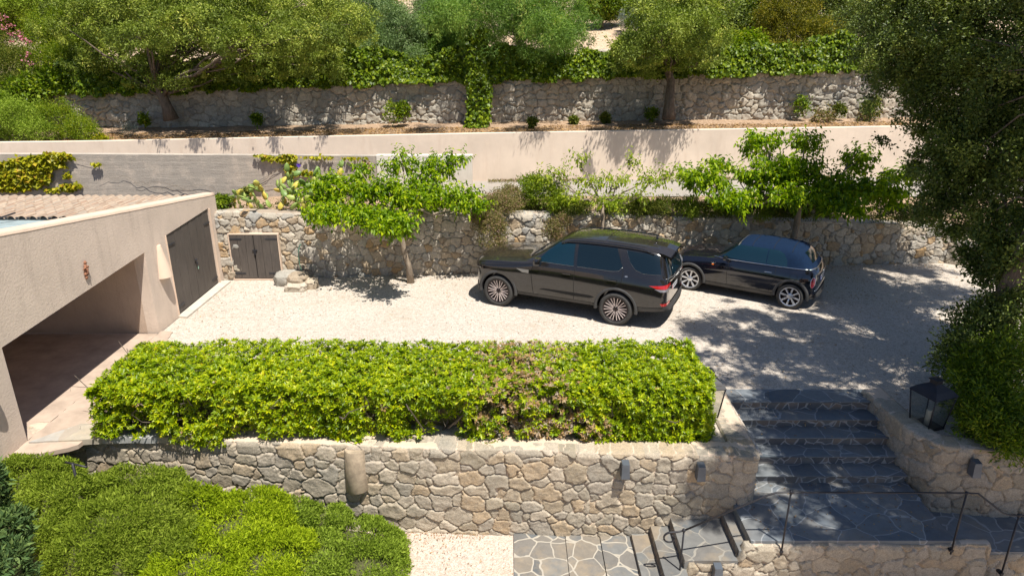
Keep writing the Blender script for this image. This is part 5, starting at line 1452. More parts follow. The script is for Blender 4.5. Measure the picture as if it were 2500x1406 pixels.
# stems
mb = MB(); rg = np.random.default_rng(8)
for i in range(230):
    x = rg.uniform(-6.7, 3.0); y = rg.uniform(9.75, 10.9)
    e = np.array([x + rg.normal() * .35, y + rg.normal() * .35 - .1, rg.uniform(.55, .98)])
    mb.tube(limb_pts((x, y, -.03), e, rg, 4, .2), [.022, .018, .013, .009, .005], 5, False)
for i in range(150):
    x = rg.uniform(-6.7, 3.1); z = rg.uniform(.1, .9)
    a = np.array([x, 9.85, z - .1]); e = a + np.array([rg.normal() * .18, -.34 - rg.random() * .06, rg.normal() * .12 + .06])
    mb.tube(limb_pts(a, e, rg, 3, .25), [.008, .006, .004, .003], 4, False)
mb.build('branches', M['twig'], hedge)
MB().box((-1.85, 10.42, .40), (9.5, 1.05, .82), bev=.2).build('shade_filler', M['core'], hedge)  # solid box added against see-through, coloured as the hedge's inner shade

# ---------------------------------------------------------------- mulberries
def mulberry(label, base, path, r0, pads, seed, mat, n_shoot, leaves_per, size, r1=.05):
    rng = np.random.default_rng(seed)
    t = thing_at('mulberry_tree', label, 'tree', base)
    P = []; D = []; N = []; S = []; tg = []
    for (c, r, n) in pads:
        c = np.array(c, float); r = np.array(r, float)
        for i in range(int(n * n_shoot)):
            q = rdir(rng, 1)[0] * (rng.random() ** .45)
            s0 = c + q * r
            ln = rng.uniform(.22, .5)
            dr_ = unit(np.array([q[0] * .8, q[1] * .8, rng.uniform(-.25, .75)]) + rng.normal(size=3) * .3)
            if rng.random() < .22: tg.append(s0)
            for j in range(leaves_per):
                tt = j / leaves_per
                p = s0 + dr_ * ln * tt
                side = unit(np.cross(dr_, rng.normal(size=3)))
                d = unit(side * .85 + dr_ * .35 + np.array([0, 0, -.55 + rng.normal() * .2]))
                P.append(p); D.append(d); N.append(unit(np.array([0, 0, 1.0]) + side * .5 + rng.normal(size=3) * .25)); S.append(size * rng.uniform(.65, 1.2) * (1.05 - .35 * tt))
    P = np.array(P); 
    rn = np.clip(rng.random(len(P)) * .7 + .3 * fbm(P[:, 0] * 2, P[:, 1] * 2 + P[:, 2] * 2, seed), 0, 1)
    link_obj('crown', leaf_mesh('crown', P, np.array(N), np.array(D), np.array(S), mat, .46, .15, rn, None, .22), t)
    path = [Vector(p) for p in path]
    mb = MB(); k = len(path); mb.tube(path, [r0 * (1.2 if i == 0 else 1) + (r1 - r0) * i / (k - 1) * .5 for i in range(k)], 12)
    top = path[-1]
    mb.lathe([(.0, -.1), (r0 * .9, -.05), (r0 * 1.15, .03), (r0 * .7, .1), (0, .13)], tuple(top), 'Z', 10)
    for (c, r, n) in pads:
        pts = limb_pts(tuple(top), c, rng, 6, .10, -.08)
        mb.tube(pts, [r0 * .55 * (1 - .13 * j) for j in range(7)], 8)
        for q in range(int(3 + n)):
            e = np.array(c) + rdir(rng, 1)[0] * np.array(r) * .85
            mb.tube(limb_pts(tuple(pts[rng.integers(3, 7)]), e, rng, 4, .15), [.022, .018, .014, .010, .006], 5)
    mb.build('trunk', M['bark_mul'], t)
    return t
A_ = lambda px, py, d: tuple(W(px, py, d))
mulberry('broad leafy mulberry tree on a leaning trunk in front of the plank-doored stone wall', (-2.70, 17.23, 0),
         [(-2.70, 17.23, -.05), (-2.74, 17.22, .5), (-2.84, 17.15, 1.0), (-2.90, 17.1, 1.5), (-2.95, 17.0, 1.8)], .085,
         [(A_(800, 520, 17.2), (.62, .55, .16), 1.5), (A_(780, 475, 18.3), (.45, .45, .25), .9), (A_(1150, 500, 17.6), (.4, .4, .16), .7), (A_(960, 555, 16.0), (.36, .35, .14), .7), (A_(900, 530, 16.9), (.6, .55, .16), 1.5), (A_(960, 545, 16.3), (.42, .4, .16), 1.0),
          (A_(830, 455, 18.2), (.55, .5, .28), 1.2), (A_(930, 470, 17.7), (.65, .6, .32), 1.9), (A_(1020, 490, 17.6), (.6, .55, .28), 1.6), (A_(1110, 480, 17.9), (.55, .5, .22), 1.1),
          (A_(1060, 410, 18.6), (.42, .4, .28), .7), (A_(980, 400, 18.6), (.34, .34, .30), .5), (A_(1115, 395, 18.8), (.30, .3, .14), .35), (A_(880, 425, 18.6), (.3, .3, .2), .35), (A_(1040, 450, 18.2), (.5, .5, .3), .8)], 3, M['l_mul'], 88, 8, .165)
mulberry('small sparse mulberry with pale yellowish leaves behind the dark four-wheel drive', (2.47, 18.0, 0),
         [(2.50, 18.0, 0), (2.47, 18.0, .8), (2.45, 18.0, 1.6), (2.42, 18.0, 1.98)], .06,
         [(A_(1350, 425, 18.6), (.38, .3, .16), .34), (A_(1410, 390, 18.9), (.22, .2, .22), .22), (A_(1440, 450, 18.6), (.4, .35, .2), .42), (A_(1500, 440, 18.3), (.45, .4, .14), .4), (A_(1545, 400, 18.7), (.16, .18, .20), .2),
          (A_(1590, 440, 18.2), (.4, .35, .12), .4), (A_(1640, 425, 18.5), (.3, .3, .12), .25), (A_(1480, 500, 17.8), (.35, .3, .14), .4), (A_(1560, 480, 17.8), (.35, .3, .10), .25), (A_(1400, 480, 18), (.3, .3, .12), .2)], 5, M['l_mul_y'], 90, 6, .13, .03)
mulberry('largest mulberry with a dense wide crown above the black convertible', (7.70, 18.05, 0),
         [(7.68, 18.05, 0), (7.70, 18.05, .8), (7.72, 18.0, 1.5), (7.68, 17.95, 2.05)], .10,
         [(A_(1720, 440, 18.4), (.5, .45, .26), 1.1), (A_(1790, 490, 17.8), (.55, .5, .25), 1.3), (A_(1870, 430, 18.2), (.65, .6, .4), 2.1), (A_(1860, 350, 18.8), (.42, .4, .36), 1.0), (A_(1950, 420, 18.2), (.65, .6, .42), 2.0),
          (A_(1965, 350, 18.9), (.40, .35, .30), .7), (A_(2040, 460, 18), (.65, .6, .36), 1.9), (A_(2100, 390, 18.7), (.34, .34, .40), .8), (A_(2150, 470, 17.8), (.6, .55, .34), 1.7), (A_(1940, 480, 17.4), (.7, .5, .18), 1.5), (A_(2060, 505, 17.2), (.6, .5, .16), 1.2), (A_(1690, 425, 18.8), (.28, .3, .1), .35), (A_(1760, 405, 18.8), (.25, .25, .2), .35), (A_(2200, 430, 18.6), (.35, .3, .25), .6)], 7, M['l_mul'], 88, 8, .175)

# ---------------------------------------------------------------- generic trees and shrubs
def tree(name, label, cat, base, blobs, seed, mat, n_cl, per, cr, size, bark, tp=None, r0=.14, group=None, limbs=9, **kw):
    rng = np.random.default_rng(seed)
    t = thing_at(name, label, cat, base, group)
    o, cc = crown('crown', rng, blobs, n_cl, per, cr, size, mat, t, **kw)
    if tp is not None:
        tg = [tuple(b[0]) for b in blobs] + [tuple(cc[i]) for i in rng.choice(len(cc), limbs)]
        trunk('trunk', rng, [Vector(p) for p in tp], r0, r0 * .55, tg, bark, t)
    return t
def B(*l): return [(W(a, b, d), r if not isinstance(r, tuple) else np.array(r)) for a, b, d, r in l]
def gz(p): return (float(p[0]), float(p[1]), hz(float(p[0]), max(26.6, float(p[1]))))

# oaks over the terrace wall
tree('oak_tree', 'big spreading grey-green oak with a dark leaning trunk before the terrace wall, upper left', 'tree', tuple(W(412, 290, 24.6)),
     B((330, 60, 24, (2.0, 1.7, 1.3)), (470, 20, 23.4, (2.0, 1.8, 1.2)), (430, 140, 24.0, (1.5, 1.0, .8)), (560, 90, 23.0, (1.3, 1.2, .9)), (640, 150, 23.2, (1.1, .9, .6)), (650, 30, 23, (1.4, 1.4, 1.1)), (340, 90, 21.4, (1.3, 1.0, .6)), (480, 60, 21.2, (1.2, 1.0, .7)), (600, 100, 21.3, (1.2, 1.0, .6)), (740, 90, 21.4, (1.1, 1.0, .6)), (860, 60, 21.5, (.8, .9, .5)), (750, 140, 23.2, (1.15, .9, .65)), (790, 50, 24, (1.2, 1.2, 1.2)), (220, 40, 24.4, (1.5, 1.4, 1.3)), (540, 175, 23.3, (.9, .7, .4)), (270, 150, 24.6, (1.1, .8, .7)), (400, 200, 23.8, (.9, .6, .3)), (330, 190, 24.2, (.8, .6, .35)), (480, 200, 23.8, (.7, .6, .3)), (200, 160, 25, (.8, .6, .5)), (560, 20, 22.4, (1.5, 1.0, .8)), (330, 10, 22.4, (1.4, 1.0, .7)), (800, 160, 23.6, (.7, .7, .5))),
     21, M['l_oak'], 900, 170, .27, .085, M['bark_oak'], [W(418, 292, 24.8), W(408, 262, 24.6), W(395, 232, 24.4), W(380, 190, 24.4), W(400, 120, 24.7)], .22, limbs=22, updir=.6, flatten=.35, tone=.6, lump=.4, shell=(.5, 1.15))
tree('oak_tree', 'slim oak with dull green crown on a pale upright trunk, before the terrace wall', 'tree', tuple(W(1632, 290, 24.4)),
     B((1640, 50, 23.4, (1.5, 1.4, 1.2)), (1560, 120, 23.4, (1.0, .9, .6)), (1710, 125, 23.5, (1.0, .9, .6)), (1620, 150, 23.2, (1.0, .8, .4)), (1630, 80, 21.3, (1.5, 1.1, .8)), (1560, 130, 21.6, (.8, .8, .45)), (1710, 110, 21.5, (.8, .9, .5)), (1700, 20, 23, (1.3, 1.2, .9))),
     22, M['l_oak'], 340, 170, .27, .085, M['bark_oak'], [W(1632, 292, 24.5), W(1634, 250, 24.4), W(1638, 200, 24.4), W(1628, 160, 24.4), W(1622, 110, 24.4)], .20, limbs=16, updir=.6, flatten=.35, tone=.6, lump=.4, shell=(.5, 1.15))
# mimosa-like trees
tree('mimosa_tree', 'feathery blue-green mimosa drooping over the ivy in the top centre', 'tree', gz(W(1250, 130, 27)),
     B((1220, 40, 24, (1.7, 1.4, 1.1)), (1330, 90, 24.2, (1.3, 1.2, .8)), (1340, 80, 21.5, (.9, 1.0, .5)), (1080, 40, 21.6, (.7, .9, .4)), (1400, 60, 26, (.8, .8, .9)), (1290, 20, 27, (1.6, 1.2, 1.0)), (1130, 60, 26, (1.0, 1.0, .8)), (1390, 150, 25, (.6, .5, .5)), (1200, 150, 25, (.6, .5, .5)), (1290, 150, 25, (.8, .5, .4))),
     23, M['l_feather'], 820, 120, .28, .10, M['bark_oak'], [W(1280, 180, 27), W(1270, 120, 27), W(1260, 60, 27)], .12, asp=.22, updir=.4, hang=.45, flatten=.5, tone=.6, lump=.4)
tree('mimosa_tree', 'silvery feathery mimosa left of centre at the top, lighter than its neighbour', 'tree', gz(W(980, 130, 27)),
     B((980, 80, 26, (1.0, .9, .9)), (1060, 30, 27, (1.0, .9, .8)), (930, 120, 25.4, (.6, .5, .6)), (1010, 150, 25.3, (.5, .5, .45)), (900, 30, 27, (.9, .9, .8))),
     24, M['l_blue'], 420, 110, .27, .095, M['bark_oak'], [W(990, 180, 27), W(985, 120, 27), W(990, 60, 27)], .10, asp=.22, updir=.4, hang=.4, flatten=.5, tone=.6, lump=.4)
tree('shrub', 'bushy tree with reddish seed pods between the two mimosas at the top', 'shrub', gz(W(1110, 40, 29)),
     B((1110, 20, 29, (1.3, 1.0, .9)), (1180, 0, 29.5, (1.2, 1.0, .9)), (840, 30, 29, (1.3, 1.0, 1.2)), (1290, -20, 31, (1.5, 1, 1))),
     25, M['l_yel'], 560, 50, .33, .11, M['bark_oak'], [W(1110, 120, 29), W(1110, 30, 29)], .08, asp=.3)
tree('yellow_shrub', 'tall shrub tipped with yellow-green flowers above the right part of the terrace wall', 'shrub', gz(W(1920, 180, 26.5)),
     B((1940, 140, 25.3, (.9, .7, .55)), (1990, 90, 26, (1.0, .9, .7)), (1900, 60, 26.5, (1.0, .9, .9)), (1880, 130, 25.6, (.5, .5, .4)), (2010, 150, 25.2, (.6, .5, .4)), (1930, 10, 27, (1.1, 1.0, .8))),
     26, M['l_yel'], 620, 80, .22, .075, M['bark_oak'], [W(1930, 200, 26), W(1930, 120, 26), W(1920, 60, 26.3)], .07, asp=.35)
tree('oak_tree', 'dark leafy oak beyond the yellow shrub at the top right', 'tree', gz(W(2010, 100, 28)),
     B((2010, 40, 28, (1.6, 1.3, 1.5)), (1850, 20, 29, (1.4, 1.2, 1.1)), (2100, 100, 27.5, (1.2, 1.1, 1.3)), (1790, 50, 28.5, (.9, .8, .7)), (2070, -10, 29, (1.5, 1.3, 1.2))),
     27, M['l_oakd'], 700, 110, .30, .085, M['bark_oak'], [W(2010, 190, 28), W(2010, 60, 28)], .15, flatten=.5)
# left side
tree('shrub', 'light green feathery bush beyond the terrace wall at the upper left', 'shrub', gz(W(110, 120, 26.5)),
     B((110, 90, 26, (.8, .8, .9)), (90, 160, 25.4, (.7, .6, .6)), (160, 60, 26.5, (.9, .8, .9)), (170, 140, 25.6, (.6, .6, .5))), 28, M['l_bright'], 620, 55, .30, .09, M['bark_oak'], [W(110, 190, 26), W(110, 100, 26)], .06, asp=.22, hang=.2)
ol = tree('oleander', 'oleander bush with pink flowers at the left edge', 'shrub', gz(W(30, 200, 25.5)),
     B((30, 160, 25.2, (.9, .8, .7)), (60, 215, 24.8, (.8, .7, .5)), (-30, 120, 25.8, (.9, .8, .8)), (0, 230, 24.6, (.7, .6, .4))), 29, M['l_grass'], 620, 50, .28, .10, M['bark_oak'], [W(30, 240, 25.4), W(30, 160, 25.3)], .05, asp=.2)
FL = crown('flowers', np.random.default_rng(30), B((20, 75, 25, (.6, .5, .35)), (40, 95, 24.8, (.35, .3, .2)), (65, 140, 24.6, (.25, .2, .2)), (0, 40, 25, (.3, .3, .2)), (70, 150, 24.6, (.2, .2, .15))), 26, 12, .09, .065, M['petal_pink'], ol, asp=.9)
FL[0]['kind'] = 'stuff'
tree('shrub', 'broad-leaved glossy bush creeping onto the left end of the terrace wall', 'shrub', tuple(W(110, 245, 24.8)),
     B((60, 225, 24.6, (.8, .6, .45)), (130, 205, 25.2, (.9, .6, .45)), (20, 250, 24.3, (.5, .5, .3))), 31, M['l_ivy'], 190, 40, .24, .12, None, asp=.75)
tree('round_shrub', 'dense rounded green shrub sitting behind the beige wall at the left edge', 'shrub', tuple(W(60, 340, 23.4)),
     B((40, 290, 23.3, (1.2, .7, .7)), (-40, 300, 23.3, (1.0, .7, .7)), (90, 320, 23.0, (.7, .5, .45))), 32, M['l_juni'], 430, 60, .22, .06, M['bark_oak'], [W(50, 345, 23.3), W(45, 300, 23.3)], .05, asp=.4)
tree('round_shrub', 'rounded shrub turning reddish at its right side, behind the beige wall', 'shrub', tuple(W(170, 345, 23.4)),
     B((150, 300, 23.4, (.75, .6, .65)), (195, 320, 23.1, (.55, .5, .45)), (225, 335, 23.0, (.35, .35, .3))), 33, M['l_bright'], 260, 60, .20, .055, M['bark_oak'], [W(165, 350, 23.3), W(160, 310, 23.3)], .05, asp=.4)
# filler trees beyond
far = [(-20, 20, 33, 1.8, 'l_bright', 'pale grass-green bush high on the slope at the top left corner'), (330, -10, 31, 2.2, 'l_oakd', 'dark green oak behind the big spreading oak at the top left'),
       (560, 0, 33, 2.0, 'l_oak', 'olive green oak farther back between the spreading oak and the white house'), (860, 0, 33, 2.0, 'l_oak', 'grey-green oak just right of the white house'),
       (1470, 5, 31, (.8, .8, .6), 'l_ivy', 'clipped dark green bush left of the lamp post'), (1690, 20, 31, 1.3, 'l_oak', 'thin oak right of the lamp post and behind the slim oak'),
       (120, -10, 32, (1.8, 1.2, 1.0), 'l_juni', 'bright bush at the top between the top-left corner and the oaks'), (690, 90, 28.5, (1.3, 1.0, .8), 'l_ivy', 'leafy bush under the white house at the top'), (900, 110, 28.5, (1.4, 1, .7), 'l_feather', 'feathery green bush below the silvery mimosa'),
       (1060, 100, 28.5, (1.3, 1, .7), 'l_yel', 'yellowish spiky bush between the two mimosas'), (1590, 0, 33, (1.4, 1, .9), 'l_oak', 'small olive tree behind the lamp post'), (1830, 60, 29, (1.2, 1, .9), 'l_bright', 'fresh green bush left of the yellow-flowered shrub'),
       (2200, 0, 31, 2.4, 'l_oakd', 'dark oak filling the far top right behind the big tree')]
for i, (a, b_, d, r, mt, lb) in enumerate(far):
    c = W(a, b_, d); r_ = np.array(r if isinstance(r, tuple) else (r, r * .8, r * .8))
    tree('background_tree', lb, 'tree', gz(c), [(c, r_), (c + np.array([r_[0] * .6, .3, -r_[2] * .4]), r_ * .7), (c + np.array([-r_[0] * .6, .2, -r_[2] * .3]), r_ * .7)], 60 + i, M[mt], 800, 50, .36, .10, M['bark_oak'], [np.array(gz(c)), c], .10, flatten=.5)

for i, (px, py, d, r, mt, lb) in enumerate([(180, 130, 27.3, .9, 'l_juni', 'soft green shrub behind the ivy just left of the spreading oak'), (880, 150, 26.8, .75, 'l_oak', 'grey-green shrub right of the spreading oak, above the ivy'), (1080, 130, 27.0, .8, 'l_feather', 'feathery shrub above the ivy, left of the ivy-wrapped post'),
        (1540, 165, 26.2, .55, 'l_bright', 'fresh green shrub above the ivy just left of the slim oak trunk'), (1840, 160, 26.2, .6, 'l_bright', 'light green shrub between the climber and the yellow-flowered shrub'), (2060, 180, 25.8, .6, 'l_oak', 'olive shrub at the right end of the ivy'), (700, 60, 27.5, 1.0, 'l_oak', 'pale olive treetop behind the right side of the spreading oak')]):
    c = W(px, py, d); tree('shrub', lb, 'shrub', gz(c), [(c, (r * 1.25, r, r)), (c + np.array([.5, .1, .2]) * r, (r * .8, r * .7, r * .8))], 160 + i, M[mt], 260, 60, .25, .09, None, flatten=.4, tone=.6, lump=.35, shell=(.4, 1.1))
# ivy along the terrace wall (one continuous mass of leaves) and its clad post
rng = np.random.default_rng(70)
def ivy_mass(name, pts_fn, n, size, mat, rng, out=(0, -.8, .5), asp=.85):
    P = pts_fn(rng, n); N = unit(np.array(out) + rng.normal(size=P.shape) * .45); D = unit(np.array([0, -.25, -.8]) + rng.normal(size=P.shape) * .6)
    return leaf_mesh(name, P, N, D, size * rng.uniform(.6, 1.3, len(P)), mat, asp, .10, np.clip(rng.random(len(P)) * .75 + .3 * (fbm(P[:, 0] * 1.2, P[:, 2] * 2.5, 9) - .2), 0, 1), None, .1)
def ivy_band(rng, n):
    x = rng.uniform(-16.6, 13.5, n); t = rng.random(n)
    zt = np.interp(x, [-17.6, -9.7, -3.7, 3.7, 9.7, 26], [4.28, 4.52, 4.72, 4.93, 5.1, 5.5])
    hgt = 1.15 + .55 * (fbm(x * .55, x * 0, 33) - .5) * 2 + .2 * (vn(x * 2.2, x * 0, 5) - .5)
    z = zt - .10 * (fbm(x * 2.0, x * 0 + 3, 3) > .52) + hgt * t
    y = 25.86 + .55 * t ** .8 + .45 * (fbm(x * 1.3, z * 1.6, 44) - .5) * 2 - .12
    return np.stack([x, y + rng.normal(size=n) * .07, z], 1)
tag(link_obj('ivy', ivy_mass('ivy', ivy_band, 62000, .125, M['l_ivy'], rng)), 'dark green ivy spilling along the top of the long terrace wall', 'ivy', None, 'stuff')
def ivy_top(rng, n):
    x = rng.uniform(-16.6, 13.5, n); y = rng.uniform(26.3, 28.2, n)
    z = np.interp(x, [-17.6, -9.7, -3.7, 3.7, 9.7, 26], [4.28, 4.52, 4.72, 4.93, 5.1, 5.5]) + .75 + .5 * (fbm(x * .6, y * .8, 35) - .4) * 1.6 - .12 * (y - 26.3)
    return np.stack([x, y, z], 1)
tag(link_obj('ivy', ivy_mass('ivy', ivy_top, 22000, .13, M['l_ivy'], rng, (0, -.3, .9))), 'ivy thicket carpeting the ground behind the terrace wall', 'ivy', None, 'stuff')
ip = thing_at('ivy_clad_trunk', 'ivy-wrapped post standing against the terrace wall near the centre', 'ivy trunk', W(1162, 318, 24.4))
def ivy_post(rng, n):
    t = rng.random(n); py = 318 - 250 * t; px = 1163 + 8 * np.sin(t * 5); a = rng.uniform(0, 2 * pi, n)
    c = np.array([W(px[i], py[i], 24.45) for i in range(n)]); r = (.30 + .16 * fbm(t * 6, a, 3) + .22 * np.clip(t - .6, 0, 1)) * rng.uniform(.75, 1.1, n)
    c[:, 0] += np.cos(a) * r; c[:, 1] += np.sin(a) * r * .8; return c
link_obj('leaves', ivy_mass('leaves', ivy_post, 4200, .135, M['l_ivy'], rng), ip)
MB().tube([Vector(W(1163, 322, 24.5)), Vector(W(1166, 200, 24.5)), Vector(W(1160, 60, 24.5))], [.10, .09, .06], 8).build('trunk', M['bark_oak'], ip)
# bright climbing ivy by the slim oak
tree('shrub', 'bright green large-leaved climber right of the slim oak on the terrace wall', 'shrub', tuple(W(1770, 165, 25.6)),
     B((1760, 130, 25.4, (.9, .5, .55)), (1820, 115, 25.6, (.7, .5, .45)), (1710, 150, 25.2, (.4, .4, .3))), 34, M['l_bright'], 300, 40, .26, .12, None, asp=.8)
# little plants at the foot of the terrace wall
for i, (px, py, r, mt, lb) in enumerate([(958, 285, .30, 'l_bright', 'bright leafy weed against the terrace wall left of the ivy-wrapped post'), (985, 275, .22, 'l_ivy', 'dark little climber just right of the bright leafy weed'), (627, 290, .18, 'l_ivy', 'small green tuft at the terrace wall foot, left of centre'),
        (350, 292, .16, 'l_ivy', 'low weed at the foot of the terrace wall left of the leaning oak trunk'), (315, 318, .20, 'l_lav', 'grey-green spiky rosette on the soil strip, far left'), (1590, 278, .2, 'l_ivy', 'weed tuft by the foot of the slim oak trunk'), (1955, 260, .26, 'l_ivy', 'dark green plant sprouting at the terrace wall foot, far right'),
        (1480, 290, .16, 'l_grass', 'pale tuft on the soil strip right of centre'), (2010, 290, .34, 'l_flower', 'dry brownish bush on the soil strip at the right'), (2120, 290, .34, 'l_flower', 'tangle of dry stems on the soil strip beside the big oak foliage'), (2130, 265, .30, 'l_grass', 'grassy shrub at the right end of the soil strip'), (2050, 270, .2, 'l_grass', 'small green sprig between the dry bushes at the right'), (1300, 300, .14, 'l_grass', 'tiny weed on the soil strip right of the ivy-wrapped post'), (1400, 296, .13, 'l_grass', 'tiny weed clump on the soil strip, middle right'), (250, 352, .22, 'l_vine', 'yellowing trailing plant over the beige wall near its left end')]):
    c = W(px, py, 24.8 if py < 300 else 23.8)
    if px == 250: c = W(px, py, 22.9)
    if px == 985 or px == 958: c = W(px, py - 8, 24.6)
    tree('wall_plant', lb, 'plant', tuple(c - np.array([0, 0, r])), [(c, (r, r * .6, r * 1.1))], 100 + i, M[mt], 26, 22, r * .5, .085, None, asp=.6 if mt != 'l_lav' else .15)
# lavender bushes near the lamp post
for i, (px, py, d, r, lb) in enumerate([(1545, 50, 29.6, .55, 'silvery lavender bush around the lamp post'), (1745, 45, 30, .6, 'grey-green lavender bush at the top right of the slim oak'), (1480, 170, 26.6, .01, '')]):
    if r < .1: continue
    c = W(px, py, d); tree('lavender', lb, 'shrub', tuple(c - np.array([0, 0, r])), [(c, (r, r * .8, r * .7))], 130 + i, M['l_lav'], 80, 40, .22, .16, None, asp=.1, updir=.2)
# ---------------------------------------------------------------- bed between yard wall and lane
def bed_shrub(name, label, items, seed, mat, n_cl, per, cr, size, cat='shrub', **kw):
    b = B(*items); c = b[0][0]
    return tree(name, label, cat, (float(c[0]), float(c[1]), float(c[2]) - .3), b, seed, mat, n_cl, per, cr, size, None, **kw)
bed_shrub('flowering_shrub', 'pinkish-brown flowering shrub spilling over the stone wall left of the four-wheel drive', [(1215, 500, 18.6, (.62, .5, .32)), (1200, 560, 18.0, (.40, .26, .5)), (1250, 480, 19.2, (.5, .5, .25)), (1215, 600, 17.9, (.22, .15, .2)), (1170, 530, 18.2, (.22, .25, .3))], 201, M['l_flower'], 420, 42, .13, .048, asp=.45)
bed_shrub('yellow_shrub', 'bright yellow-green shrub beside the pinkish flowering shrub', [(1330, 470, 19.0, (.6, .5, .34)), (1300, 445, 19.6, (.35, .35, .2)), (1370, 500, 18.6, (.4, .35, .22))], 202, M['l_bright'], 240, 42, .14, .06, asp=.45)
bed_shrub('shrub', 'low dark green shrub on the stone wall top above the car bonnet', [(1395, 510, 18.5, (.34, .3, .2)), (1425, 505, 18.6, (.2, .25, .16))], 203, M['l_grass'], 90, 40, .11, .05)
bed_shrub('flowering_shrub', 'small yellow-brown shrub hanging down the stone wall just behind the car windscreen', [(1350, 560, 18.1, (.30, .16, .26)), (1375, 540, 18.2, (.2, .18, .16))], 204, M['l_flower'], 90, 36, .10, .045)
for i, x in enumerate(np.linspace(1500, 1980, 9)):
    y = np.interp(x, [1500, 1980], [505, 512]); r = .34 + .05 * ((i * 7) % 3)
    bed_shrub('verge_shrub', ['first', 'second', 'third', 'fourth', 'fifth', 'sixth', 'seventh', 'eighth', 'last'][i] + ' from the left of the low green shrubs lining the lane above the yard wall', [(x, y, 18.9, (r, .3, .22))], 210 + i, M['l_grass' if i % 3 else 'l_juni_o'], 70, 40, .14, .08, asp=.22)
    bpy.context.scene.collection.objects[-1]
for o in list(COL.objects):
    if o.name.startswith('verge_shrub') and o.parent is None: o['group'] = 'low shrubs lining the lane'
bed_shrub('shrub', 'fresh green leafy clump in the bed corner beside the garage wall', [(545, 495, 18.3, (.24, .22, .16))], 230, M['l_ivy'], 60, 30, .10, .07)
bed_shrub('shrub', 'dark sprawling bush under the right side of the largest mulberry', [(2180, 520, 18.9, (.7, .4, .2)), (2260, 530, 18.6, (.6, .4, .25))], 231, M['l_oakd'], 120, 40, .16, .07)
# prickly pears
def cactus(label, spots, seed, s=1.0):
    rng = np.random.default_rng(seed); V = []; F = []; A = []
    base = np.mean(np.array([W(*q) for q in spots]), 0)
    t = thing_at('prickly_pear', label, 'cactus', base)
    def pad(c, up, nrm, r):
        up = up / np.linalg.norm(up); nrm = nrm - up * nrm.dot(up); nrm /= np.linalg.norm(nrm); sd = np.cross(up, nrm)
        n0 = len(V); n = 12; tone = rng.random()
        for k, th in ((1.0, 0), (.8, .13), (0, .17)):
            for sgn in ((0,) if th == 0 else (1, -1)):
                for i in range(n):
                    a = 2 * pi * i / n; x = sin(a) * .60 * k * (1 + .18 * cos(a)); y = (-cos(a)) * k + 1.0
                    V.append(tuple(c + sd * x * r + up * y * r + nrm * sgn * th * r))
        R = lambda q, i: n0 + q * n + i % n
        for i in range(n):
            for q in (1, 2): 
                f = (R(0, i), R(0, i + 1), R(q, i + 1), R(q, i)); F.append(f if q == 1 else f[::-1]); A.append(tone)
            F.append((R(1, i), R(1, i + 1), R(3, i + 1), R(3, i))); A.append(tone)
            F.append((R(2, i + 1), R(2, i), R(4, i), R(4, i + 1))); A.append(tone)
        return c + up * 2 * r * .95
    for (px, py, d) in spots:
        p = W(px, py, d); lv = [(p, np.array([rng.normal() * .3, rng.normal() * .3, 1.0]))]
        for lev in range(4):
            nx = []
            for q, u in lv:
                for _ in range(1 if lev == 0 else rng.integers(1, 3)):
                    uu = unit(u + rng.normal(size=3) * (.15 if lev == 0 else .65)); uu[2] = abs(uu[2]) * .8 + .2
                    nr_ = unit(np.array([rng.normal() * .7, -1, rng.normal() * .3]))
                    e = pad(q, uu, nr_, rng.uniform(.085, .12) * s); nx.append((e, uu))
            lv = nx
    o = link_obj('pads', mesh_from('pads', V, F, M['cactus'], True, attrs={'rnd': ('FACE', A)}), t); o['kind'] = 'stuff'
m, nt, b, o_ = new_mat('prickly_pear_skin')
c_ = ramp(nt, attr(nt, 'rnd'), [(0, (.14, .22, .05)), (.45, (.24, .32, .07)), (.7, (.36, .40, .09)), (.9, (.50, .44, .08)), (1, (.58, .42, .07))])
nt.links.new(c_, b.inputs['Base Color']); b.inputs['Roughness'].default_value = .5; M['cactus'] = m
cactus('yellowish prickly pear cactus in the bed left of the mulberry', [(640, 512, 18.3), (660, 508, 18.5), (680, 512, 18.2), (695, 500, 18.7), (710, 512, 18.1), (730, 508, 18.4), (750, 512, 18.2), (720, 480, 18.8)], 5, 1.15)
cactus('slender prickly pear growing up beside the garage corner', [(575, 512, 18.4), (590, 512, 18.3), (602, 505, 18.5), (615, 510, 18.3)], 7, .85)
cactus('green prickly pear half hidden behind the left boughs of the mulberry', [(775, 500, 18.8), (800, 495, 19), (830, 490, 19), (860, 490, 19.2), (885, 480, 19.4), (785, 470, 19.2), (820, 470, 19.3)], 9, 1.2)
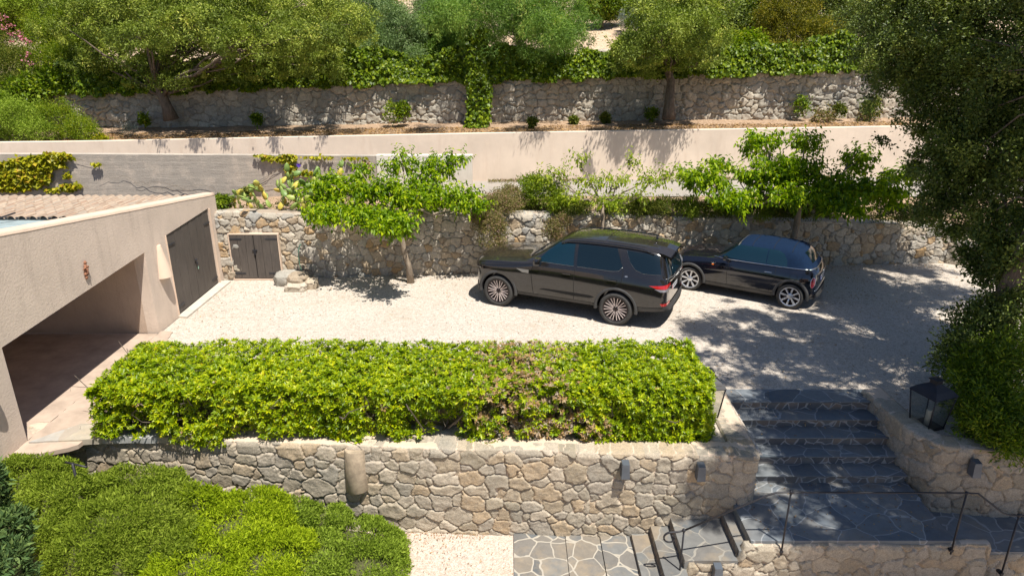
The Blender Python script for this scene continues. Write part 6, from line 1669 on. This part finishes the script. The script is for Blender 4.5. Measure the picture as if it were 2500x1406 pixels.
# creepers on the concrete wall
def creeper(name, label, regions, seed, mat, size, stems=None, cat='climbing plant', ratio=260):
    rng = np.random.default_rng(seed); P = []
    t = None
    for (x0, z0, rx, rz_, dens) in regions:
        n = int(dens * ratio); a = rng.uniform(0, 2 * pi, n); r = np.sqrt(rng.random(n)) * (1 + .35 * (vn(a * 2, a * 0 + x0, seed) - .5))
        x = x0 + np.cos(a) * r * rx; z = z0 + np.sin(a) * r * rz_
        y = 20.50 - .04 - rng.random(n) * .16 * (1.1 - r * .7) * min(1, rx)
        P.append(np.stack([x, y, z], 1))
    P = np.concatenate(P); c = P.mean(0)
    t = thing_at(name, label, cat, c)
    N = unit(np.array([0, -.75, .6]) + rng.normal(size=P.shape) * .4); D = unit(np.array([0, -.3, -.8]) + rng.normal(size=P.shape) * .5)
    link_obj('leaves', leaf_mesh('leaves', P, N, D, size * rng.uniform(.6, 1.25, len(P)), mat, .8, .1, rng.random(len(P)), None, .1), t)
    if stems:
        mb = MB()
        for s in stems:
            pts = [Vector((x, 20.47 - .01, z)) for x, z in s]; q = []
            for i in range(len(pts) - 1):
                for k in range(5):
                    p = pts[i].lerp(pts[i + 1], k / 5); q.append(p + Vector((rng.normal() * .03, 0, rng.normal() * .03)))
            q.append(pts[-1]); mb.tube(q, [.006 * (1 - .6 * i / len(q)) for i in range(len(q))], 5, False)
        mb.build('stems', M['twig'], t)
    return t
gp = lambda px, py: (lambda d: (float((px - 1250) / F_PX * d), float(CAM_H - 20.47 * tan(atan((py - 703) / F_PX) + PITCH))))( (lambda a: 20.47 * cos(PITCH) + (20.47 * tan(a)) * sin(PITCH))(atan((py - 703) / F_PX) + PITCH))
def G_(px, py, rx, rz_, dn): x, z = gp(px, py); return (x, z, rx, rz_, dn)
creeper('virginia_creeper', 'dense yellow-green creeper covering the left end of the grey concrete wall', [G_(40, 425, 1.0, .42, 5), G_(-60, 420, 1.0, .45, 4), G_(90, 395, .8, .22, 3), G_(135, 380, .5, .12, 1.2), G_(0, 445, .9, .22, 2.5)], 301, M['l_vine'], .15, [[gp(130, 380), gp(240, 400)]])
creeper('virginia_creeper', 'straggling end of creeper low on the grey wall above the garage roof', [G_(165, 455, .28, .10, .6), G_(125, 462, .2, .05, .3), G_(165, 425, .12, .08, .15), G_(235, 398, .16, .03, .1), G_(190, 450, .1, .06, .15)], 302, M['l_vine'], .12, [[gp(110, 465), gp(150, 435), gp(165, 425)], [gp(150, 462), gp(190, 440)]])
t = creeper('morning_glory', 'climbing vine with one purple flower draped over the grey wall by the mulberry', [G_(705, 385, .30, .12, .9), G_(712, 415, .16, .18, .6), G_(660, 385, .25, .06, .35), G_(745, 420, .22, .05, .35), G_(780, 382, .5, .02, .2), G_(870, 384, .5, .02, .2), G_(640, 378, .3, .02, .12)], 303, M['l_vine'], .11,
        [[gp(690, 405), gp(640, 440), gp(600, 455), gp(560, 480)], [gp(700, 400), gp(620, 450), gp(520, 480)], [gp(560, 485), gp(500, 450), gp(420, 455)], [gp(480, 470), gp(400, 445), gp(330, 450)], [gp(450, 465), gp(380, 460), gp(300, 430), gp(240, 440)], [gp(720, 445), gp(640, 455), gp(540, 462)]])
p = gp(731, 403); link_obj('flower', leaf_mesh('flower', np.array([[p[0], 20.40, p[1]]] * 7), np.array([[0, -1, .3]] * 7), np.array([[cos(a), -.2, sin(a)] for a in np.linspace(0, 5.4, 7)]), np.full(7, .075), M['petal_purple'], .9), t)
creeper('green_vine', 'diagonal green vine climbing the grey wall above the cactus', [G_(600, 465, .20, .12, .5), G_(625, 450, .16, .08, .3), G_(575, 490, .18, .10, .4)], 304, M['l_grass'], .09)
creeper('dead_plant', 'withered brown plant stuck on the grey wall just left of the whitewashed end', [G_(897, 400, .09, .12, .22), G_(893, 418, .05, .08, .1)], 305, M['l_dry'], .09)
# weeds along the lane edge
rng = np.random.default_rng(310)
n = 5200; x = rng.uniform(-.8, 14, n); yb = np.interp(x, [-30, -14, -1, 13, 30], [22.3, 22.7, 23.0, 23.75, 24.8]) - .10 - np.abs(rng.normal(size=n)) * .16
P = np.stack([x, yb, np.full(n, 1.64)], 1); keep = fbm(x * 1.6, x * 0, 7) > .48; P = P[keep]
tag(link_obj('weeds', leaf_mesh('weeds', P, unit(rng.normal(size=P.shape)), unit(np.array([0, 0, 1.0]) + rng.normal(size=P.shape) * .5), rng.uniform(.04, .13, len(P)), M['l_flower'], .2)), 'dry weeds growing along the foot of the beige wall', 'weeds', None, 'stuff')
# undergrowth along the top of the yard wall
n = 26000; x = rng.uniform(-7.4, 12, n); y0 = np.interp(x, [-7.8, -2, 4, 9, 12.6], [17.45, 17.95, 18.42, 18.8, 19.0]) + .42
dd = rng.random(n) ** 1.4 * 1.5; P = np.stack([x, y0 + dd, yard_wall_top(x) - .02 + dd * 0], 1); keep = (fbm(x * 1.3, P[:, 1] * 1.3, 8) > .44) & ((x > -.6) | (rng.random(n) < .35)); P = P[keep]
P[:, 2] += rng.random(len(P)) ** 2 * .12
tag(link_obj('ground_cover', leaf_mesh('ground_cover', P, unit(rng.normal(size=P.shape) + np.array([0, 0, .7])), unit(np.array([0, -.2, .8]) + rng.normal(size=P.shape) * .8), rng.uniform(.04, .12, len(P)), M['l_grass'], .28)), 'sparse green and straw-coloured ground cover behind the yard wall', 'ground cover', None, 'stuff')

# ---------------------------------------------------------------- big oak at the right, whose crown shades the yard
S_ = np.array(SUN)
vis = B((2295, 60, 15.5, (1.3, 1.2, 1.3)), (2445, 40, 14.5, (1.8, 1.6, 1.6)), (2215, 150, 15.8, (.9, .9, .9)), (2355, 210, 14.8, (1.5, 1.2, 1.1)), (2505, 250, 13.5, (1.3, 1.2, 1.3)), (2275, 300, 15.2, (.75, .7, .5)), (2405, 360, 14.0, (1.1, .9, .8)), (2275, 400, 15, (.5, .5, .35)), (2355, 440, 14.4, (.8, .7, .5)), (2515, 430, 13, (1.1, .9, .9)), (2325, 520, 14.2, (.55, .5, .45)), (2465, 560, 13.0, (.85, .8, .7)), (2415, 640, 13.2, (.5, .5, .4)), (2525, 640, 12.4, (.8, .8, .6)), (2185, 40, 17, (1.0, 1, 1)))
def ov(px, py, z, r, g=0.0):
    p = onz(px, py, g); return (p + S_ / S_[2] * (z - g), np.array((r, r, r * .55)))
over = [ov(1860, 850, 8.6, 1.25), ov(1990, 800, 9.2, 1.2), ov(2100, 760, 9.4, 1.2), ov(2060, 880, 8.6, 1.3), ov(1930, 960, 8.2, 1.15), ov(2180, 860, 8.4, 1.1), ov(1720, 800, 9.6, .65), ov(1830, 770, 9.6, .75),
        ov(2050, 1010, 8.2, 1.1), ov(1980, 1090, 8.2, .95, -.4), ov(2120, 1110, 8.0, 1.0, -.5), ov(2240, 980, 8.0, 1.05), ov(2050, 1230, 8.3, .6, -.8), ov(2180, 1280, 8.2, .65, -.8), ov(2300, 1150, 7.8, 1.05, -.5), ov(2380, 1300, 8.0, .9, -1.1), ov(2420, 1000, 7.6, 1.1), ov(1900, 1270, 8.6, .55, -.8),
        ov(1960, 1390, 8.6, .5, -1.3), ov(2120, 1390, 8.6, .7, -1.3), ov(1720, 1230, 9.0, .45, -.9), ov(1790, 1150, 8.8, .42, -.4), ov(1800, 1250, 8.8, .4, -1.0), ov(1740, 1090, 9.0, .3, -.1), ov(1700, 870, 9.2, .35), ov(2330, 820, 8.4, 1.0), ov(2220, 720, 9.0, .9), ov(1900, 690, 9.8, .6), ov(2100, 700, 9.4, 1.0), ov(2220, 660, 9.6, 1.0), ov(2330, 720, 9.0, 1.0), ov(2000, 720, 9.6, .6), ov(2230, 1060, 8.0, .9, -.2), ov(2300, 1200, 8.0, .9, -.5), ov(2440, 1190, 7.8, 1.0, -.5), ov(2060, 1400, 8.4, .8, -1.3), ov(2200, 1400, 8.2, .8, -1.3), ov(2340, 1400, 8.2, .8, -1.3), ov(2280, 1390, 8.4, .9, -1.3), ov(2420, 1390, 8.4, .9, -1.3), ov(1830, 1100, 8.8, .35, -.3), ov(2150, 1010, 8.2, .8), ov(2130, 600, 10.2, .7, .6), ov(1990, 590, 10.4, .6, .8), ov(2500, 1150, 7.6, 1.2, -.5)]
bo = W(2470, 760, 12.6); bo[2] = 0
BO = thing_at('holm_oak', 'huge dark holm oak filling the right edge, its foliage shading the steps', 'tree', bo)
rng = np.random.default_rng(400)
crown('crown', rng, vis, 1250, 170, .29, .072, M['l_oakd'], BO, asp=.5, lump=.4, shell=(.4, 1.15), flatten=.4, updir=.5, tone=.6)
crown('upper_crown', rng, over, 2050, 105, .25, .085, M['l_oakd'], BO, asp=.55, lump=.4, shell=(.2, 1.15), flatten=.45)
tp = [Vector(bo) + Vector((0, 0, -.1)), Vector(bo) + Vector((-.1, .1, 1.5)), Vector(bo) + Vector((.1, 0, 3.2)), Vector(bo) + Vector((.2, -.3, 5.0)), Vector(bo) + Vector((0, -.6, 7.0))]
tg = [tuple(v[0]) for v in vis] + [tuple(v[0]) for v in over]
trunk('trunk', rng, tp, .26, .12, tg, M['bark_oak'], BO, rl=.15, frac=(.35, .95))
# shrubs under it
tree('pittosporum_bush', 'tall dark glossy bush beside the big lantern at the right edge', 'shrub', tuple(onz(2420, 1090, 0)),
     B((2420, 990, 11.4, (.72, .6, .62)), (2500, 930, 11.6, (.8, .7, .8)), (2395, 1030, 11.0, (.40, .4, .42)), (2470, 1070, 10.7, (.55, .4, .4)), (2400, 900, 12.0, (.6, .5, .5)), (2360, 920, 11.9, (.30, .35, .4)), (2530, 1060, 10.6, (.5, .4, .4))), 402, M['l_ivy'], 760, 34, .13, .085, M['twig'], [np.array(onz(2430, 1060, 0)), W(2430, 980, 11.5)], .04, asp=.26, shell=(.5, 1.05))
tree('holly_bush', 'dark spreading bush just above the glossy one at the right edge, by the gravel', 'shrub', tuple(onz(2440, 900, 0)),
     B((2400, 800, 12.8, (.55, .5, .5)), (2340, 860, 12.4, (.42, .4, .38)), (2470, 790, 12.6, (.8, .6, .7)), (2310, 880, 12.3, (.25, .25, .2))), 403, M['l_oakd'], 420, 44, .17, .06, M['twig'], [np.array(onz(2440, 900, 0)), W(2430, 800, 12.8)], .05, asp=.5)

# ---------------------------------------------------------------- clipped junipers in the foreground
def juniper(label, items, seed, mat, n, size=.055, tp=None, name='juniper_bush'):
    """soft needle sprays over lumpy mounds"""
    rng = np.random.default_rng(seed)
    C = np.array([i[0] for i in items]); R = np.array([i[1] for i in items])
    t = thing_at(name, label, 'shrub', (C[0][0], C[0][1], -1.6))
    w = (R[:, 0] * R[:, 1] + R[:, 0] * R[:, 2] + R[:, 1] * R[:, 2]); k = rng.choice(len(C), n, p=w / w.sum())
    d = rdir(rng, n); d[:, 2] = d[:, 2] + .35; d = unit(d)
    # superellipsoid for a clipped look
    q = np.sign(d) * np.abs(d) ** .62; q /= (np.abs(q) ** 3.4).sum(1, keepdims=True) ** (1 / 3.4)
    P = C[k] + q * R[k]
    lum = .10 * (fbm(P[:, 0] * 2.4 + P[:, 2], P[:, 1] * 2.4 + P[:, 2] * 1.5, seed) - .5) * 2 + .07 * (fbm(P[:, 0] * 9, P[:, 1] * 9 + P[:, 2] * 7, seed + 1) - .5) * 2
    nrm = unit(np.abs(q) ** 1.8 * np.sign(q) / R[k])
    dep = rng.random(n) ** 1.5 * .13
    P = P + nrm * (lum - dep)[:, None]
    inside = np.zeros(n, bool)
    for j in range(len(C)):
        e = (np.abs((P - C[j]) / (R[j] * .86)) ** 2.8).sum(1) < 1; inside |= e & (k != j)
    P = P[~inside]; nrm = nrm[~inside]; m_ = len(P)
    D = unit(nrm * .55 + np.array([0, -.1, .45]) + rng.normal(size=P.shape) * .55); N = unit(nrm + rng.normal(size=P.shape) * .6)
    rn = np.clip(rng.random(m_) * .6 + .55 * (fbm(P[:, 0] * 1.4, P[:, 1] * 1.4 + P[:, 2], seed + 3) - .12), 0, 1)
    link_obj('foliage', leaf_mesh('foliage', P, N, D, size * np.where(rng.random(m_) < .1, 1.4, .85) * rng.uniform(.6, 1.4, m_), mat, .30, .1, rn, None, .05), t)
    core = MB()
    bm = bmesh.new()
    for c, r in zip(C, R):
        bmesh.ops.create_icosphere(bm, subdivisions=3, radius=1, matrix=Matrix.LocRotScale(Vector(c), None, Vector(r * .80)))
    me = bpy.data.meshes.new('shade_filler'); bm.to_mesh(me); bm.free(); me.materials.append(M['core']); link_obj('shade_filler', me, t)  # solid mounds added under the needles, dark in place of inner shade
    if tp:
        mb = MB(); mb.tube([Vector(p) for p in tp], [.07, .06, .05, .04][:len(tp)], 8); mb.build('trunk', M['bark_oak'], t)
    return t
def J(px, py, z, r):  # top centre seen at px,py with height z
    p = onz(px, py, z); return (np.array([p[0], p[1], z - r[2]]), np.array(r, float))
juniper('mid-green clipped juniper, nearest the sunny gravel at the bottom', [J(880, 1360, -1.0, (.70, .75, .7)), J(850, 1290, -.90, (.72, .55, .7)), J(760, 1330, -.85, (.62, .7, .7)), J(720, 1225, -.62, (.42, .35, .7)), J(920, 1310, -1.08, (.42, .45, .5)), J(790, 1240, -.78, (.42, .3, .6))], 501, M['l_juni'], 150000, .05)
juniper('bright yellow-green clipped juniper in the middle of the foreground row', [J(560, 1250, -.42, (.95, .66, 1.0)), J(640, 1330, -.60, (.66, .7, .9)), J(470, 1340, -.50, (.8, .7, .9)), J(600, 1205, -.34, (.62, .40, .9)), J(600, 1410, -.75, (.7, .5, .8)), J(480, 1190, -.22, (.4, .25, .7))], 502, M['l_juni_y'], 200000, .05)
juniper('olive-toned juniper mound left of the bright yellow-green one', [J(330, 1205, -.12, (.85, .62, .9)), J(250, 1240, -.10, (.62, .6, .8)), J(390, 1280, -.36, (.66, .6, .9)), J(200, 1300, -.20, (.5, .5, .7)), J(330, 1150, -.06, (.85, .28, .6)), J(300, 1330, -.45, (.6, .4, .6)), J(430, 1180, -.16, (.4, .25, .6))], 503, M['l_juni_o'], 210000, .05, tp=[(-4.9, 7.45, -1.7), (-4.95, 7.5, -1.3), (-5.05, 7.7, -.9)])
juniper('feathery green juniper at the far left below the garage pillar', [J(60, 1135, .18, (.72, .50, .9)), J(130, 1175, .08, (.5, .45, .8)), J(20, 1190, .10, (.6, .6, .9)), J(100, 1240, -.1, (.5, .5, .8))], 504, M['l_juni_o'], 110000, .05)
juniper('blue-green conifer at the bottom left corner', [(W(-75, 1240, 8.0), np.array((.33, .42, .50))), (W(-20, 1330, 7.4), np.array((.27, .36, .28))), (W(-140, 1230, 8.2), np.array((.45, .5, .7))), (W(-5, 1400, 7.2), np.array((.24, .3, .3)))], 505, M['l_con'], 52000, .075, name='conifer')
# things under the junipers
tag(MB().tube([tuple(onz(90, 1410, -1.5)), tuple(onz(150, 1345, -1.35))], [.06, .05], 10).build('log', M['weathered']), 'short wooden log leaning under the foreground junipers at the bottom left', 'log')
for i, (px, py, lb) in enumerate([(135, 1395, 'grey square paving stone under the junipers, left one'), (185, 1395, 'grey square paving stone under the junipers beside the trunk')]):
    p = onz(px, py, -1.55); tag(MB().box(tuple(p), (.28, .28, .06), rz=.2 * i, bev=.012).build('paving_stone', flat('paver_grey', (.32, .30, .27), .9, bmp=.3)), lb, 'paving stone')
# small black rail and dead stalks at the hedge corner
a = onz(160, 1128, .25); b_ = onz(212, 1140, .25)
t = thing('railing', 'short black metal rail end poking up behind the foreground junipers', 'railing', tuple(a))
MB().tube([tuple(a), tuple(b_)], .016, 8).build('rail', M['iron'], t)
c = (a + b_) / 2 + np.array([-.05, 0, 0]); MB().tube([tuple(c + np.array([0, 0, .03])), tuple(c - np.array([0, 0, .9]))], .02, 8).build('post', M['iron'], t)

# ---------------------------------------------------------------- litter
M['litter'] = leaf_mat('leaf_litter', [(0, (.12, .07, .035)), (.5, (.30, .17, .07)), (1, (.50, .32, .13))], .8, .1, .2)
def litter(name, label, n, xf, yf, z, size, dens=None, seed=0, mat='litter'):
    rng = np.random.default_rng(seed); x = rng.uniform(*xf, n); y = rng.uniform(*yf, n)
    k = dens(x, y, rng) if dens else np.ones(n, bool); x = x[k]; y = y[k]
    P = np.stack([x, y, (z(x, y) if callable(z) else np.full(len(x), z)) + .012], 1)
    N = unit(np.array([0, 0, 1.0]) + rng.normal(size=P.shape) * .35); a = rng.uniform(0, 2 * pi, len(x)); D = np.stack([np.cos(a), np.sin(a), rng.normal(size=len(x)) * .15], 1)
    tag(link_obj(name, leaf_mesh(name, P, N, D, size * rng.uniform(.5, 1.5, len(x)), M[mat], .45)), label, 'leaf litter', None, 'stuff')
# a cypress behind the viewpoint, seen only as a reflection
cy = thing('cypress', 'dark pencil cypress behind the viewpoint, mirrored in a car window', 'tree', (-1.5, -7.5, -1.7))
crown('crown', np.random.default_rng(700), [(np.array([-1.5, -7.5, 2.0 + k * 1.1]), np.array([.75 - .08 * k, .75 - .08 * k, .9])) for k in range(7)], 420, 50, .25, .12, M['l_oakd'], cy)
MB().tube([(-1.5, -7.5, -1.7), (-1.5, -7.5, 6)], [.12, .04], 8).build('trunk', M['bark_oak'], cy)
litter('fallen_leaves', 'scattered dry leaves over the gravel yard, thickest along the stone wall', 30000, (-7.6, 15), (9.6, 19), und, .035,
       lambda x, y, r: r.random(len(x)) < .05 + .75 * np.exp(-(yard_wall_y(x) - y) / .8) * (fbm(x, y, 2) > .42) + .25 * np.exp(-(x + 7.77) / .6) + .10 * np.exp(-np.abs(y - 13.2) / .5) * (fbm(x * 1.5, y * 1.5, 12) > .5) + .12 * (fbm(x * .8, y * .8, 5) > .55) + .5 * (x > 7) * np.exp(-(yard_wall_y(x) - y) / 1.8), 601)
litter('fallen_leaves', 'rust-coloured dry leaves gathered at the foot of the retaining wall', 9000, (-2.6, .02), (7.2, 9.25), -1.56, .024,
       lambda x, y, r: r.random(len(x)) < .05 + .9 * np.exp(-(front_wall_y(x) - .05 - y) / .18) * (fbm(x * 2, y * 2, 2) > .40), 602)
litter('fallen_leaves', 'brown leaf litter on the soil strip under the terrace wall', 26000, (-15, 14), (23, 26), lambda x, y: np.interp(x, [-30, -14, -1, 13, 30], [2.75, 2.9, 3.12, 3.26, 3.5]) + .06, .07,
       lambda x, y, r: y > beige_y(x) + .15, 603)
litter('fallen_leaves', 'specks of dry leaf on the dark slate steps and landing', 260, (3.7, 6.4), (8.2, 9.5), -.808, .03, None, 604)
